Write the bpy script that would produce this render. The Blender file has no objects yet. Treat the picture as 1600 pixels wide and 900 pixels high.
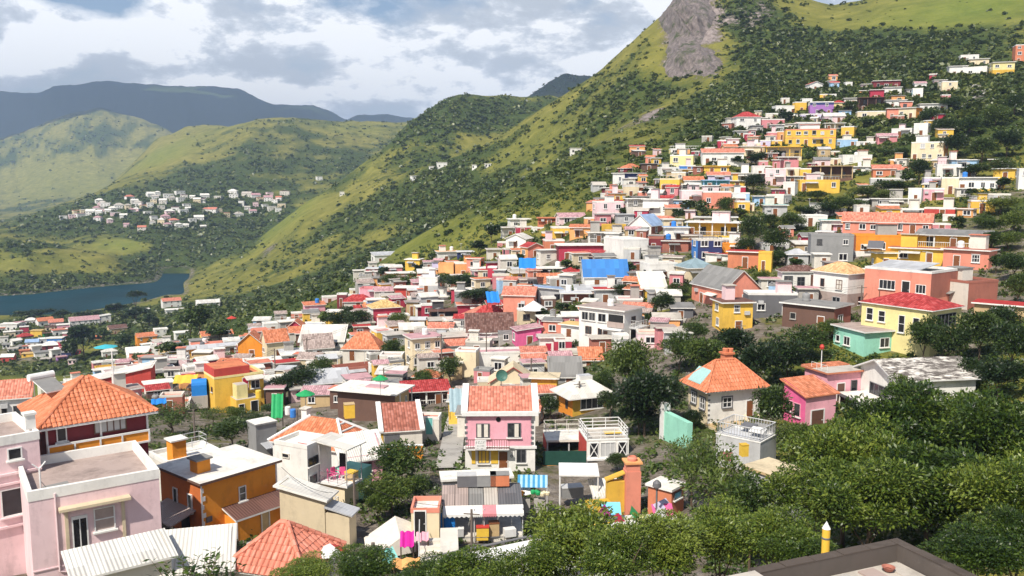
import bpy, bmesh, math, random
import numpy as np
from mathutils import Vector, Matrix
random.seed(11)
rng = np.random.default_rng(7)
scn = bpy.context.scene
COL = scn.collection
R = math.radians

# ---------------------------------------------------------------- camera
F, CX, CY, PITCH = 1350.0, 800.0, 450.0, math.atan(170 / 1350)
CP, SP = math.cos(PITCH), math.sin(PITCH)
cam_d = bpy.data.cameras.new('camera')
cam_d.sensor_width = 36
cam_d.lens = 36 * F / 1600
cam_d.clip_start = 0.5
cam_d.clip_end = 40000
cam = bpy.data.objects.new('camera', cam_d)
cam.location = (0, 0, 0)
cam.rotation_euler = (math.pi / 2 - PITCH, 0, 0)
COL.objects.link(cam)
scn.camera = cam

# ---------------------------------------------------------------- light
SUN_EL, SUN_AZ = 50.0, -150.0          # azimuth clockwise from the view direction (+Y)
se, sa = R(SUN_EL), R(SUN_AZ)
to_sun = Vector((math.sin(sa) * math.cos(se), math.cos(sa) * math.cos(se), math.sin(se)))
sd = bpy.data.lights.new('sun', 'SUN')
sd.energy = 5.0
sd.angle = R(0.6)
sd.color = (1.0, 0.93, 0.82)
sun = bpy.data.objects.new('sun', sd)
sun.rotation_euler = to_sun.to_track_quat('Z', 'Y').to_euler()
COL.objects.link(sun)
scn.view_settings.view_transform = 'Standard'
scn.view_settings.look = 'None'
scn.view_settings.exposure = 0.26
scn.view_settings.gamma = 1.0
scn.view_settings.use_curve_mapping = False
scn.cycles.use_denoising = True
scn.cycles.max_bounces = 6
scn.cycles.diffuse_bounces = 3
scn.cycles.glossy_bounces = 2
scn.cycles.transmission_bounces = 2
scn.cycles.transparent_max_bounces = 6
scn.cycles.volume_bounces = 1
scn.cycles.sample_clamp_indirect = 6


class NT:
    """small helper for node trees"""
    def __init__(s, nt):
        s.nt = nt
        nt.nodes.clear()

    def n(s, typ, **kw):
        nd = s.nt.nodes.new(typ)
        for k, v in kw.items():
            if k == 'i':
                for kk, vv in v.items():
                    nd.inputs[kk].default_value = vv
            else:
                setattr(nd, k, v)
        return nd

    def l(s, a, b):
        s.nt.links.new(a, b)
        return b

    def math(s, op, a, b=None, c=None, clamp=False):
        nd = s.n('ShaderNodeMath', operation=op, use_clamp=clamp)
        for i, v in enumerate((a, b, c)):
            if v is None:
                continue
            if hasattr(v, 'links') or hasattr(v, 'is_linked'):
                s.l(v, nd.inputs[i])
            else:
                nd.inputs[i].default_value = v
        return nd.outputs[0]

    def mix(s, fac, a, b, mode='MIX'):
        nd = s.n('ShaderNodeMix', data_type='RGBA', blend_type=mode)
        for i, v in ((0, fac), (6, a), (7, b)):
            if hasattr(v, 'is_linked'):
                s.l(v, nd.inputs[i])
            elif i == 0:
                nd.inputs[i].default_value = v
            else:
                nd.inputs[i].default_value = (*v, 1) if len(v) == 3 else v
        return nd.outputs[2]

    def ramp(s, fac, pts, interp='LINEAR'):
        nd = s.n('ShaderNodeValToRGB')
        el = nd.color_ramp.elements
        nd.color_ramp.interpolation = interp
        while len(el) < len(pts):
            el.new(0.5)
        for e, (p, c) in zip(el, pts):
            e.position = p
            e.color = (*c, 1) if not isinstance(c, (int, float)) else (c, c, c, 1)
        s.l(fac, nd.inputs[0])
        return nd.outputs[0]

    def noise(s, vec, scale, detail=4, rough=0.55, dist=0.0):
        nd = s.n('ShaderNodeTexNoise')
        nd.inputs['Scale'].default_value = scale
        nd.inputs['Detail'].default_value = detail
        nd.inputs['Roughness'].default_value = rough
        nd.inputs['Distortion'].default_value = dist
        if vec is not None:
            s.l(vec, nd.inputs['Vector'])
        return nd.outputs[0]


# ---------------------------------------------------------------- sky
world = bpy.data.worlds.new('World')
scn.world = world
world.use_nodes = True
w = NT(world.node_tree)
sky = w.n('ShaderNodeTexSky', sky_type='NISHITA', sun_disc=False, sun_elevation=R(SUN_EL),
          sun_rotation=R(SUN_AZ), altitude=300, air_density=1.0, dust_density=1.2, ozone_density=1.0)
bg = w.n('ShaderNodeBackground', i={1: 0.09})
w.l(sky.outputs[0], bg.inputs[0])
tc = w.n('ShaderNodeTexCoord')
sep = w.n('ShaderNodeSeparateXYZ')
w.l(tc.outputs['Generated'], sep.inputs[0])
hx = w.math('DIVIDE', sep.outputs[0], w.math('ADD', w.math('ABSOLUTE', sep.outputs[1]), 0.25))
el_ = sep.outputs[2]
def blob(px, py, rx, ry):
    """soft mask of a cloud bank or a gap at one bearing of the sky"""
    u, v = (px - CX) / F, (CY - py) / F
    cy_ = CP + v * SP; cz = -SP + v * CP
    ln = math.sqrt(u * u + cy_ * cy_ + cz * cz)
    X0, Z0 = (u / ln) / (cy_ / ln + 0.25), cz / ln
    a = w.math('DIVIDE', w.math('SUBTRACT', hx, X0), rx / F * 0.8)
    b = w.math('DIVIDE', w.math('SUBTRACT', el_, Z0), ry / F)
    q = w.math('ADD', w.math('MULTIPLY', a, a), w.math('MULTIPLY', b, b))
    return w.math('POWER', 2.718, w.math('MULTIPLY', q, -1.0))
comb = w.n('ShaderNodeCombineXYZ')
w.l(hx, comb.inputs[0]); w.l(w.math('MULTIPLY', el_, 1.7), comb.inputs[1])
comb2 = w.n('ShaderNodeCombineXYZ')
w.l(w.math('ADD', hx, 0.018), comb2.inputs[0])
w.l(w.math('MULTIPLY', w.math('SUBTRACT', el_, 0.028), 1.7), comb2.inputs[1])
d1 = w.noise(comb.outputs[0], 10.0, 12, 0.62, 0.1)
d2 = w.noise(comb2.outputs[0], 10.0, 12, 0.62, 0.1)
gap = None
for g in ((178, 10, 60, 22), (95, -8, 80, 16), (600, 20, 46, 32), (520, 8, 50, 20), (690, -30, 60, 30)):
    m = blob(*g)
    gap = m if gap is None else w.math('ADD', gap, m)
bright = None
for g in ((95, 50, 90, 32), (235, 65, 65, 55), (330, 60, 80, 35), (545, 55, 60, 38), (5, 100, 40, 22), (690, 110, 60, 28), (760, 60, 40, 30), (960, 120, 120, 50), (610, 150, 160, 16)):
    m = blob(*g)
    bright = m if bright is None else w.math('ADD', bright, m)
dark = None
for g in ((360, 10, 90, 40), (60, 118, 90, 22), (700, 40, 90, 45), (470, 105, 110, 30), (640, 95, 60, 22), (860, 30, 90, 40), (150, 100, 60, 18), (330, 115, 80, 16), (820, 90, 60, 20)):
    m = blob(*g)
    dark = m if dark is None else w.math('ADD', dark, m)
cover = w.math('ADD', w.math('MULTIPLY', w.math('SUBTRACT', d1, 0.36), 4.2), 0.45)
cover = w.math('SUBTRACT', cover, w.math('MULTIPLY', gap, 1.15))
cover = w.math('ADD', cover, w.math('MULTIPLY', bright, 0.8), clamp=True)
lit = w.math('MULTIPLY', w.math('SUBTRACT', d1, d2), 5.6)
lit = w.math('ADD', w.math('ADD', lit, 0.48), w.math('MULTIPLY', w.math('SUBTRACT', bright, w.math('MULTIPLY', dark, 0.62)), 0.7), clamp=True)
ccol = w.ramp(lit, [(0.0, (0.53, 0.57, 0.62)), (0.3, (0.62, 0.66, 0.71)), (0.55, (0.82, 0.845, 0.88)), (0.76, (1.06, 1.06, 1.05))])
cbg = w.n('ShaderNodeBackground', i={1: 0.96})
w.l(ccol, cbg.inputs[0])
# the banks of cloud stand low; overhead the sky is open
open_ = w.math('MULTIPLY', w.math('SUBTRACT', 0.62, el_), 3.2, clamp=True)
cover = w.math('MULTIPLY', cover, open_)
mixs = w.n('ShaderNodeMixShader')
w.l(cover, mixs.inputs[0]); w.l(bg.outputs[0], mixs.inputs[1]); w.l(cbg.outputs[0], mixs.inputs[2])
wo = w.n('ShaderNodeOutputWorld')
w.l(mixs.outputs[0], wo.inputs[0])


# ---------------------------------------------------------------- picture <-> place
def ray(px, py):
    """(x/y, z/y) slopes of the sight line through a point of the photograph"""
    u = (px - CX) / F
    v = (CY - py) / F
    c = CP + v * SP
    return u / c, (-SP + v * CP) / c

def at(px, py, y):
    t, s = ray(px, py)
    return Vector((t * y, y, s * y))

def proj(p):
    x, y, z = p
    fw = y * CP - z * SP
    return CX + F * x / fw, CY - F * (y * SP + z * CP) / fw

def mpp(y, z=0.0):
    return (y * CP - z * SP) / F
# ---------------------------------------------------------------- terrain: one height field
# each feature line: list of (photo column, photo row, distance); 'z' rows give the height itself
FEAT = [
 [(-500, 'z', -13, 4), (2100, 'z', -13, 4)],
 [(-500, 'z', -23, 42), (300, 'z', -23.5, 42), (600, 'z', -25.5, 42), (850, 'z', -26, 42), (1100, 'z', -24.5, 42), (1400, 'z', -20.5, 42), (2100, 'z', -17, 42)],
 [(-500, 'z', -27, 85), (0, 'z', -27.5, 85), (350, 'z', -29, 85), (500, 'z', -29.8, 85), (700, 'z', -29.3, 85), (900, 'z', -29.2, 85), (1100, 'z', -27, 85), (1300, 'z', -26.5, 85), (1450, 'z', -25.5, 85), (1600, 'z', -23, 85), (2100, 'z', -17, 85)],
 [(-500, 'z', -33, 125), (0, 'z', -33, 125), (200, 'z', -34.5, 125), (350, 'z', -35.3, 125), (600, 'z', -33.8, 125), (800, 'z', -31.5, 125), (900, 'z', -29, 125), (1100, 'z', -23.5, 125), (1300, 'z', -21.3, 125), (1450, 'z', -20, 125), (1600, 'z', -17, 125), (2100, 'z', -12, 125)],
 [(-500, 'z', -50, 180), (0, 'z', -50, 180), (120, 'z', -46, 180), (200, 'z', -40.5, 180), (350, 'z', -39, 180), (500, 'z', -35, 180), (600, 'z', -31.5, 180), (700, 'z', -29.5, 180), (800, 'z', -23, 180), (900, 'z', -18.2, 180), (1100, 'z', -15.5, 180), (1300, 'z', -12, 180), (1450, 'z', -9.3, 180), (1600, 'z', -6, 180), (2100, 'z', 0, 180)],
 [(-500, 'z', -66, 240), (0, 'z', -66, 240), (200, 'z', -50, 240), (350, 'z', -44, 240), (500, 'z', -35.5, 240), (600, 'z', -28.5, 240), (700, 'z', -24.5, 240), (800, 'z', -16, 240), (900, 'z', -8, 240), (1000, 'z', -3, 240), (1100, 'z', 1, 240), (1300, 'z', -1, 240), (1450, 'z', 4.4, 240), (1600, 'z', 8, 240), (2100, 'z', 15, 240)],
 # crest of the town's own spur
 [(-500, 585, 430), (0, 577, 430), (100, 572, 430), (200, 560, 425), (300, 520, 390), (400, 485, 350), (480, 458, 330), (540, 436, 325), (600, 402, 325), (660, 366, 330), (740, 322, 350), (800, 292, 370), (900, 243, 430), (1000, 180, 480), (1100, 147, 470), (1200, 122, 450), (1300, 102, 440), (1400, 90, 430), (1500, 80, 430), (1600, 72, 425), (2100, 20, 420)],
 [(-500, 545, 500), (0, 540, 500), (200, 522, 500), (300, 500, 480), (400, 486, 440), (480, 468, 420), (540, 450, 430), (600, 420, 440), (660, 386, 455), (740, 345, 470), (800, 310, 480), (900, 252, 500), (1000, 172, 520), (1100, 132, 510), (1200, 106, 500), (1300, 86, 490), (1400, 68, 480), (1600, 45, 470), (2100, -10, 460)],
 # near shore of the lake / foot of the far slope
 [(-500, 500, 600), (0, 494, 612), (60, 493, 615), (110, 491, 622), (180, 478, 668), (230, 469, 700), (262, 460, 735), (285, 463, 700), (300, 466, 660), (400, 452, 590), (500, 428, 560), (600, 384, 560), (700, 335, 560), (800, 280, 555), (900, 205, 560), (1000, 110, 570), (1100, 65, 575), (1200, 60, 560), (1300, 50, 560), (1400, 36, 540), (1600, 12, 520), (2100, -60, 510)],
 # lake bed / lower far slope
 [(-500, 'z', -108, 680), (0, 'z', -108, 670), (110, 'z', -108, 690), (200, 'z', -106, 740), (250, 'z', -103, 760), (270, 457, 770), (300, 455, 740), (400, 425, 680), (500, 390, 650), (600, 345, 640), (700, 300, 630), (800, 245, 620), (900, 172, 620), (1000, 75, 620), (1100, 25, 615), (1200, 25, 610), (1300, 26, 610), (1400, 10, 590), (1600, -20, 560), (2100, -120, 550)],
 [(-500, 475, 690), (0, 465, 720), (50, 461, 733), (110, 453, 765), (180, 447, 795), (240, 443, 815), (275, 447, 810), (320, 435, 800), (400, 402, 775), (500, 355, 740), (600, 308, 710), (700, 270, 690), (800, 219, 675), (900, 148, 668), (1000, 58, 665), (1060, 5, 660), (1100, -12, 655), (1150, -26, 650), (1230, 2, 650), (1300, 15, 650), (1360, 4, 640), (1450, -32, 630), (1600, -65, 610), (2100, -200, 600)],
 # crests: left hill by the lake | skyline of the big mountain
 [(-500, 360, 900), (0, 364, 900), (60, 378, 900), (120, 392, 895), (160, 400, 890), (200, 413, 885), (240, 428, 880), (280, 436, 880), (320, 424, 870), (400, 385, 850), (500, 322, 830), (600, 277, 790), (700, 252, 745), (760, 232, 735), (800, 206, 725), (860, 166, 715), (900, 139, 712), (940, 110, 705), (1000, 54, 700), (1060, -2, 690), (1100, -20, 690), (1150, -34, 685), (1230, -3, 685), (1300, 12, 685), (1360, -2, 675), (1450, -40, 660), (1600, -75, 640), (2100, -230, 630)],
 [(-500, 385, 1000), (0, 380, 990), (120, 396, 960), (200, 408, 950), (280, 426, 940), (320, 417, 920), (400, 376, 900), (500, 312, 890), (600, 268, 880), (700, 275, 860), (760, 275, 850), (800, 250, 850), (900, 190, 850), (1000, 110, 850), (1100, 60, 850), (1230, 60, 850), (1360, 60, 850), (1600, 20, 850), (2100, -100, 850)],
 # meadow and village foot | left flank of the middle hill
 [(-500, 372, 1060), (0, 374, 1060), (100, 380, 1050), (150, 372, 1050), (230, 380, 1040), (300, 398, 1000), (340, 404, 960), (400, 369, 950), (450, 335, 955), (500, 303, 965), (540, 270, 980), (583, 240, 1000), (600, 229, 1010), (643, 184, 1040), (683, 157, 1070), (720, 146, 1100), (800, 149, 1180), (870, 154, 1230), (940, 170, 1250), (1000, 130, 1250), (1200, 90, 1250), (2100, 50, 1250)],
 [(-500, 360, 1150), (0, 362, 1150), (100, 356, 1130), (200, 360, 1120), (300, 366, 1110), (400, 372, 1110), (450, 350, 1110), (500, 335, 1120), (600, 300, 1200), (700, 210, 1300), (800, 180, 1350), (940, 190, 1400), (2100, 120, 1400)],
 # top of the village
 [(-500, 350, 1320), (0, 350, 1320), (60, 338, 1320), (110, 322, 1310), (150, 309, 1310), (200, 302, 1310), (300, 297, 1320), (400, 293, 1340), (500, 296, 1380), (600, 280, 1450), (700, 235, 1550), (800, 200, 1600), (2100, 150, 1600)],
 # crest of the hill above the village
 [(-500, 352, 1700), (0, 346, 1650), (60, 334, 1600), (110, 318, 1560), (150, 300, 1600), (200, 278, 1680), (260, 242, 1780), (300, 222, 1860), (340, 203, 1950), (370, 192, 2000), (400, 188, 2050), (480, 190, 2150), (560, 194, 2250), (640, 191, 2300), (700, 188, 2350), (800, 175, 2400), (2100, 150, 2400)],
 [(-500, 342, 2250), (0, 338, 2200), (110, 330, 2200), (150, 318, 2250), (200, 268, 2350), (240, 226, 2450), (290, 201, 2500), (330, 197, 2550), (400, 205, 2650), (640, 215, 2750), (800, 170, 2600), (840, 140, 2550), (880, 118, 2500), (925, 119, 2550), (960, 130, 2600), (2100, 150, 2600)],
 # valley floor beyond | low green slopes
 [(-500, 310, 2900), (0, 312, 2900), (110, 300, 2900), (200, 292, 2950), (300, 235, 3000), (640, 230, 3100), (860, 140, 3000), (2100, 150, 3000)],
 [(-500, 215, 3900), (0, 212, 3900), (60, 196, 3900), (110, 176, 3900), (160, 172, 3900), (220, 190, 3900), (280, 215, 3800), (640, 205, 3800), (2100, 180, 3800)],
 [(-500, 228, 4900), (0, 224, 4900), (280, 224, 4900), (640, 216, 4900), (2100, 200, 4900)],
 [(-500, 140, 6200), (0, 137, 6200), (40, 140, 6200), (62, 139, 6200), (85, 130, 6200), (140, 127, 6200), (180, 129, 6200), (220, 134, 6200), (260, 139, 6200), (320, 137, 6200), (375, 140, 6200), (400, 150, 6250), (430, 163, 6300), (490, 162, 6400), (515, 170, 6450), (542, 187, 6500), (560, 181, 6600), (580, 183, 6700), (603, 181, 6700), (630, 187, 6700), (700, 195, 6700), (2100, 200, 6700)],
 [(-500, 260, 9500), (2100, 260, 9500)],
]
NTC = 620
TT = np.concatenate([np.linspace(-1.15, -0.66, 40)[:-1], np.linspace(-0.66, 0.66, NTC - 80), np.linspace(0.66, 1.15, 42)[1:]])
fd, fz = [], []
for f in FEAT:
    ts, ds, zs = [], [], []
    for e in f:
        if e[1] == 'z':
            ts.append((e[0] - CX) / F / 1.0); ds.append(e[3]); zs.append(e[2])
        else:
            t, s = ray(e[0], e[1]); ts.append(t); ds.append(e[2]); zs.append(s * e[2])
    o = np.argsort(ts)
    ts, ds, zs = np.array(ts)[o], np.array(ds, float)[o], np.array(zs, float)[o]
    fd.append(np.interp(TT, ts, ds)); fz.append(np.interp(TT, ts, zs))
fd = np.array(fd); fz = np.array(fz)                      # features x columns
kern = np.array([1, 3, 5, 3, 1.]); kern /= kern.sum()
def smooth_cols(a):
    p = np.pad(a, ((0, 0), (2, 2)), mode='edge')
    return sum(kern[i] * p[:, i:i + a.shape[1]] for i in range(5))
fd, fz = smooth_cols(fd), smooth_cols(fz)
fd = np.maximum.accumulate(fd + np.arange(len(fd))[:, None] * 1e-3, axis=0)

# distance levels: dense where the hills are
DL = np.unique(np.concatenate([np.geomspace(4, 60, 30), np.geomspace(60, 430, 170), np.geomspace(430, 1500, 210), np.geomspace(1500, 9500, 120)]))
def pchip_cols(xs, ys, xq):
    """monotone cubic through (xs, ys) columns at xq (all columns)"""
    h = np.diff(xs, axis=0); d = np.diff(ys, axis=0) / h
    m = np.zeros_like(ys)
    w1, w2 = 2 * h[1:] + h[:-1], h[1:] + 2 * h[:-1]
    with np.errstate(divide='ignore', invalid='ignore'):
        mm = (w1 + w2) / (w1 / d[:-1] + w2 / d[1:])
    m[1:-1] = np.where(d[:-1] * d[1:] > 0, mm, 0)
    m[0], m[-1] = d[0], d[-1]
    out = np.zeros((len(xq), xs.shape[1]))
    for j in range(xs.shape[1]):
        k = np.clip(np.searchsorted(xs[:, j], xq) - 1, 0, xs.shape[0] - 2)
        hh = h[k, j]; s = np.clip((xq - xs[k, j]) / hh, 0, 1)
        out[:, j] = ((1 + 2 * s) * (1 - s) ** 2 * ys[k, j] + s * (1 - s) ** 2 * hh * m[k, j]
                     + s * s * (3 - 2 * s) * ys[k + 1, j] + s * s * (s - 1) * hh * m[k + 1, j])
    return out
GZ = pchip_cols(fd, fz, DL)

def vnoise(x, y, seed):
    r = np.random.default_rng(seed)
    tab = r.random((256, 256))
    xi, yi = np.floor(x).astype(int), np.floor(y).astype(int)
    xf, yf = x - xi, y - yi
    xf, yf = xf * xf * (3 - 2 * xf), yf * yf * (3 - 2 * yf)
    g = lambda a, b: tab[a % 256, b % 256]
    return (g(xi, yi) * (1 - xf) + g(xi + 1, yi) * xf) * (1 - yf) + (g(xi, yi + 1) * (1 - xf) + g(xi + 1, yi + 1) * xf) * yf
def fbm(x, y, seed, octv=4):
    s, a = 0, 0.5
    for i in range(octv):
        s = s + a * (vnoise(x, y, seed + i) - 0.5); x = x * 2.03 + 7.1; y = y * 2.03 + 3.7; a *= 0.5
    return s
GT, GD = np.meshgrid(TT, DL)
GX = GT * GD
LAKE_Z = -98.0
ridge = lambda n: 1 - np.abs(2 * n)
# spurs and gullies on the hills, none under the town
amp = np.interp(GD, [0, 250, 330, 600, 1300, 2400, 6000, 9500], [0, 0, 1.2, 11, 19, 34, 80, 0])
lk = np.clip((GZ - (LAKE_Z + 2)) / 14, 0, 1)
rs = np.interp(GD, [0, 600, 1300, 2500, 6000], [70, 110, 170, 300, 700])
GZ = GZ + lk * amp * (fbm(GX / rs, GD / rs, 3, 5) * 1.3 + 0.5 * (np.abs(fbm(GX / rs * 1.6 + 9, GD / rs * 0.9, 40, 4)) * -2 + 0.3))
GZ += lk * np.clip((GD - 260) / 200, 0, 1) * np.interp(GD, [0, 1000, 4000], [1, 3.0, 9]) * fbm(GX / 22, GD / 22, 60, 3)

# the crag below the summit: broken rock
crag_u, crag_v = None, None
def px_of(X, Y, Z):
    fw = Y * CP - Z * SP
    return CX + F * X / fw, CY - F * (Y * SP + Z * CP) / fw
PX, PY = px_of(GX, GD, GZ)
def band(x, a, b, s):
    return 1 / (1 + np.exp(-(x - a) / s)) * 1 / (1 + np.exp((x - b) / s))
hillband = (GD > 430) & (GD < 720)
crag = band(PX, 1030, 1128, 8) * band(PY, -60, 128, 10) * band(GD, 520, 720, 10)
crag = np.maximum(crag, 0.85 * band(PX - (118 - PY) * 0.55, 1055, 1085, 12) * band(PY, 20, 110, 12) * band(GD, 540, 700, 10))
crag *= np.clip(0.85 + 1.8 * fbm(GX / 16, GD / 16 + GZ / 10, 71, 4), 0, 1)
crag *= 0.75
GZ += crag * (8 * fbm(GX / 9, GZ / 26, 81, 4))
PX, PY = px_of(GX, GD, GZ)

LT = TT; LD = np.log(DL)
def ground_many(x, y):
    t = np.clip(x / y, LT[0], LT[-1]); l = np.clip(np.log(y), LD[0], LD[-1] - 1e-9)
    i = np.clip(np.searchsorted(LT, t) - 1, 0, len(LT) - 2); j = np.clip(np.searchsorted(LD, l) - 1, 0, len(LD) - 2)
    a = (t - LT[i]) / (LT[i + 1] - LT[i]); b = (y - DL[j]) / (DL[j + 1] - DL[j])
    return (GZ[j, i] * (1 - a) + GZ[j, i + 1] * a) * (1 - b) + (GZ[j + 1, i] * (1 - a) + GZ[j + 1, i + 1] * a) * b
def ground(x, y):
    return float(ground_many(np.array([x]), np.array([y]))[0])
YQ = np.geomspace(20, 9000, 2400)
def hit_many(px, py, dmin=20):
    """where sight lines meet the terrain -> distance (nan if they meet sky)"""
    px = np.asarray(px, float); py = np.asarray(py, float)
    out = np.full(len(px), np.nan)
    for k in range(len(px)):
        t, s = ray(px[k], py[k])
        g = ground_many(t * YQ, YQ)
        w_ = np.nonzero((s * YQ <= g) & (YQ > dmin))[0]
        if len(w_):
            out[k] = YQ[w_[0]]
    return out
def hit(px, py, dmin=20):
    return float(hit_many([px], [py], dmin)[0])
# ---------------------------------------------------------------- what grows where
def soft(px, py, cx, cy, rx, ry, rot=0.0):
    c, s = math.cos(R(rot)), math.sin(R(rot))
    dx, dy = px - cx, py - cy
    a, b = (dx * c + dy * s) / rx, (-dx * s + dy * c) / ry
    return np.exp(-(a * a + b * b))
N1 = fbm(GX / 60, GD / 60, 101, 5); N2 = fbm(GX / 18, GD / 18, 131, 4); N3 = fbm(GX / 240, GD / 240, 151, 4)
far = np.clip((GD - 300) / 200, 0, 1)
forest = 0.49 + 1.15 * N1 + 0.55 * N2 + 0.5 * N3
def add(a, v, d0, d1, sd=30):
    m = band(GD, d0, d1, sd)
    return a * v * m
FOR = [  # photo x, y, radii, tilt, amount, distance range
 (1300, 110, 230, 60, -12, .75, 250, 560), (1480, 150, 200, 90, 0, .75, 220, 560), (1180, 40, 120, 35, 20, .6, 430, 700),
 (1200, 190, 130, 60, -25, .35, 230, 520), (1130, 250, 170, 45, -25, .35, 200, 480), (1000, 290, 120, 40, -30, .2, 200, 520), (700, 315, 110, 38, -14, .85, 480, 660), (560, 320, 70, 26, -20, .3, 500, 700),
 (450, 258, 120, 26, 0, .32, 1350, 2200), (300, 285, 90, 14, -10, .25, 1300, 1700), (660, 205, 60, 60, 0, .5, 850, 1200), (820, 185, 90, 30, 0, .5, 850, 1300),
 (280, 335, 190, 34, 0, .8, 1030, 1340), (330, 375, 140, 18, 0, .75, 980, 1150), (380, 400, 60, 24, -30, .5, 850, 1100), (90, 340, 100, 20, 0, .45, 950, 1500),
 (120, 440, 170, 16, -5, .8, 690, 850), (30, 395, 60, 18, 0, .3, 800, 960), (240, 415, 40, 22, 0, .6, 830, 1000), (480, 380, 90, 50, -40, .25, 600, 800),
 (450, 455, 160, 30, -15, .9, 330, 560), (330, 490, 110, 30, 0, .9, 250, 600), (560, 425, 60, 20, -20, .4, 330, 500), (150, 510, 160, 26, 0, .8, 480, 640), (120, 570, 140, 22, 0, .7, 340, 480),
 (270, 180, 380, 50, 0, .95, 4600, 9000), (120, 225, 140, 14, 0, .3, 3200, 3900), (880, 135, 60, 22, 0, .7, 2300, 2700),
]
for (cx, cy, rx, ry, ro, v, d0, d1) in FOR:
    forest += add(soft(PX, PY, cx, cy, rx, ry, ro), v, d0, d1)
GRS = [(1520, 10, 160, 42, -8, .9, 400, 660), (640, 395, 80, 26, -30, .7, 300, 420), (760, 350, 90, 26, -28, .55, 300, 420), (190, 385, 50, 14, 0, 1.0, 980, 1080), (440, 340, 90, 22, -38, .75, 780, 1000),
       (250, 240, 60, 50, -40, .6, 1650, 2000), (470, 205, 140, 16, 0, .5, 1900, 2300), (560, 260, 40, 40, -45, .5, 960, 1050), (850, 240, 130, 40, -32, .45, 600, 720), (60, 605, 110, 14, 0, 1.2, 290, 400),
       (60, 410, 110, 24, 5, .35, 780, 900), (120, 300, 130, 60, 0, .3, 2700, 3900), (880, 160, 60, 20, 0, .2, 1100, 1300)]
grass = np.zeros_like(GX)
for (cx, cy, rx, ry, ro, v, d0, d1) in GRS:
    g_ = add(soft(PX, PY, cx, cy, rx, ry, ro), v, d0, d1)
    forest -= g_; grass += g_
forest = np.where(GD > 4500, 1.2 + 0.3 * N3, forest)  # farthest range all in dark forest tone, cloud shade painted into it
forest -= crag * 0.8
fade = np.clip(1 - (GD - 900) / 2500, 0.35, 1)
forest = np.clip(forest, 0, 1)
dry = np.clip(0.5 + 0.9 * fbm(GX / 90, GD / 90, 171, 5) + 0.35 * soft(PX, PY, 120, 420, 180, 40) * (GD > 700) + 0.3 * (GD > 1500) - 0.3 * band(GD, 280, 420, 30), 0, 1)
rock = crag * 1.15
for (cx, cy, rx, ry, ro, v, d0, d1) in [(960, 215, 75, 10, -33, 1.0, 420, 640), (1010, 190, 40, 9, -35, 1.0, 420, 640), (905, 270, 70, 14, -40, .45, 300, 480), (970, 250, 60, 20, -30, .5, 300, 480), (420, 392, 30, 8, -38, .8, 600, 860), (320, 405, 26, 14, 0, .6, 800, 960),
       (780, 130, 14, 18, 0, .5, 1000, 1300), (1530, 150, 26, 22, 40, .8, 250, 450), (1570, 395, 30, 50, 20, 1.0, 120, 260), (1330, 100, 40, 12, 0, .5, 380, 520), (1450, 76, 60, 6, -6, .7, 380, 520), (700, 335, 70, 7, -30, .4, 310, 420), (1180, 70, 40, 30, -20, .6, 480, 700), (1175, 22, 60, 26, 10, .75, 480, 720), (1110, 130, 30, 18, -40, .6, 480, 720), (385, 465, 30, 5, 0, .5, 400, 600)]:
    rock += add(soft(PX, PY, cx, cy, rx, ry, ro), v, d0, d1) * np.clip(0.6 + 2.0 * N2, 0, 1.4)
shore = np.exp(-((GZ - (LAKE_Z + 0.8)) / 1.6) ** 2) * (GD > 640)
rock = np.clip(rock + 0.5 * shore, 0, 1)
town = np.clip((300 - GD) / 60, 0, 1) * 1.0
# the streets and yards: paved and bare between the houses
pave = np.clip(0.62 + 1.2 * fbm(GX / 14, GD / 14, 191, 4) - 0.55 * np.clip((GD - 140) / 120, 0, 1) - 0.8 * (1 - town) - 0.5 * band(PX, 1180, 1900, 60) * band(GD, 60, 115, 10), 0, 1)
pave = np.maximum(pave, 0.7 * band(GD, 330, 520, 30) * band(PX, -60, 110, 20) * band(PY, 505, 575, 8))

NR, NC = GX.shape
verts = np.stack([GX, GD, GZ], -1).reshape(-1, 3)
ii = (np.arange(NR - 1)[:, None] * NC + np.arange(NC - 1)[None, :]).ravel()
quads = np.stack([ii, ii + 1, ii + NC + 1, ii + NC], -1)

def mesh_np(name, v, q, mats, uv=None, midx=None, smooth=False):
    me = bpy.data.meshes.new(name)
    n = q.shape[1]
    me.vertices.add(len(v)); me.vertices.foreach_set('co', np.ascontiguousarray(v, np.float32).ravel())
    me.loops.add(q.size); me.loops.foreach_set('vertex_index', np.ascontiguousarray(q, np.int32).ravel())
    me.polygons.add(len(q)); me.polygons.foreach_set('loop_start', np.arange(0, q.size, n, dtype=np.int32))
    if midx is not None:
        me.polygons.foreach_set('material_index', np.ascontiguousarray(midx, np.int32))
    if smooth:
        me.polygons.foreach_set('use_smooth', np.ones(len(q), bool))
    if uv is not None:
        l = me.uv_layers.new(name='UVMap'); l.data.foreach_set('uv', np.ascontiguousarray(uv, np.float32).ravel())
    for m in mats:
        me.materials.append(m)
    me.update(calc_edges=True)
    me.validate()
    return me

def link(name, me, parent=None):
    o = bpy.data.objects.new(name, me); COL.objects.link(o)
    if parent is not None:
        o.parent = parent
    return o

def newmat(name):
    m = bpy.data.materials.new(name); m.use_nodes = True
    t = NT(m.node_tree)
    out = t.n('ShaderNodeOutputMaterial'); b = t.n('ShaderNodeBsdfPrincipled')
    t.l(b.outputs[0], out.inputs[0])
    return m, t, b, out

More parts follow.
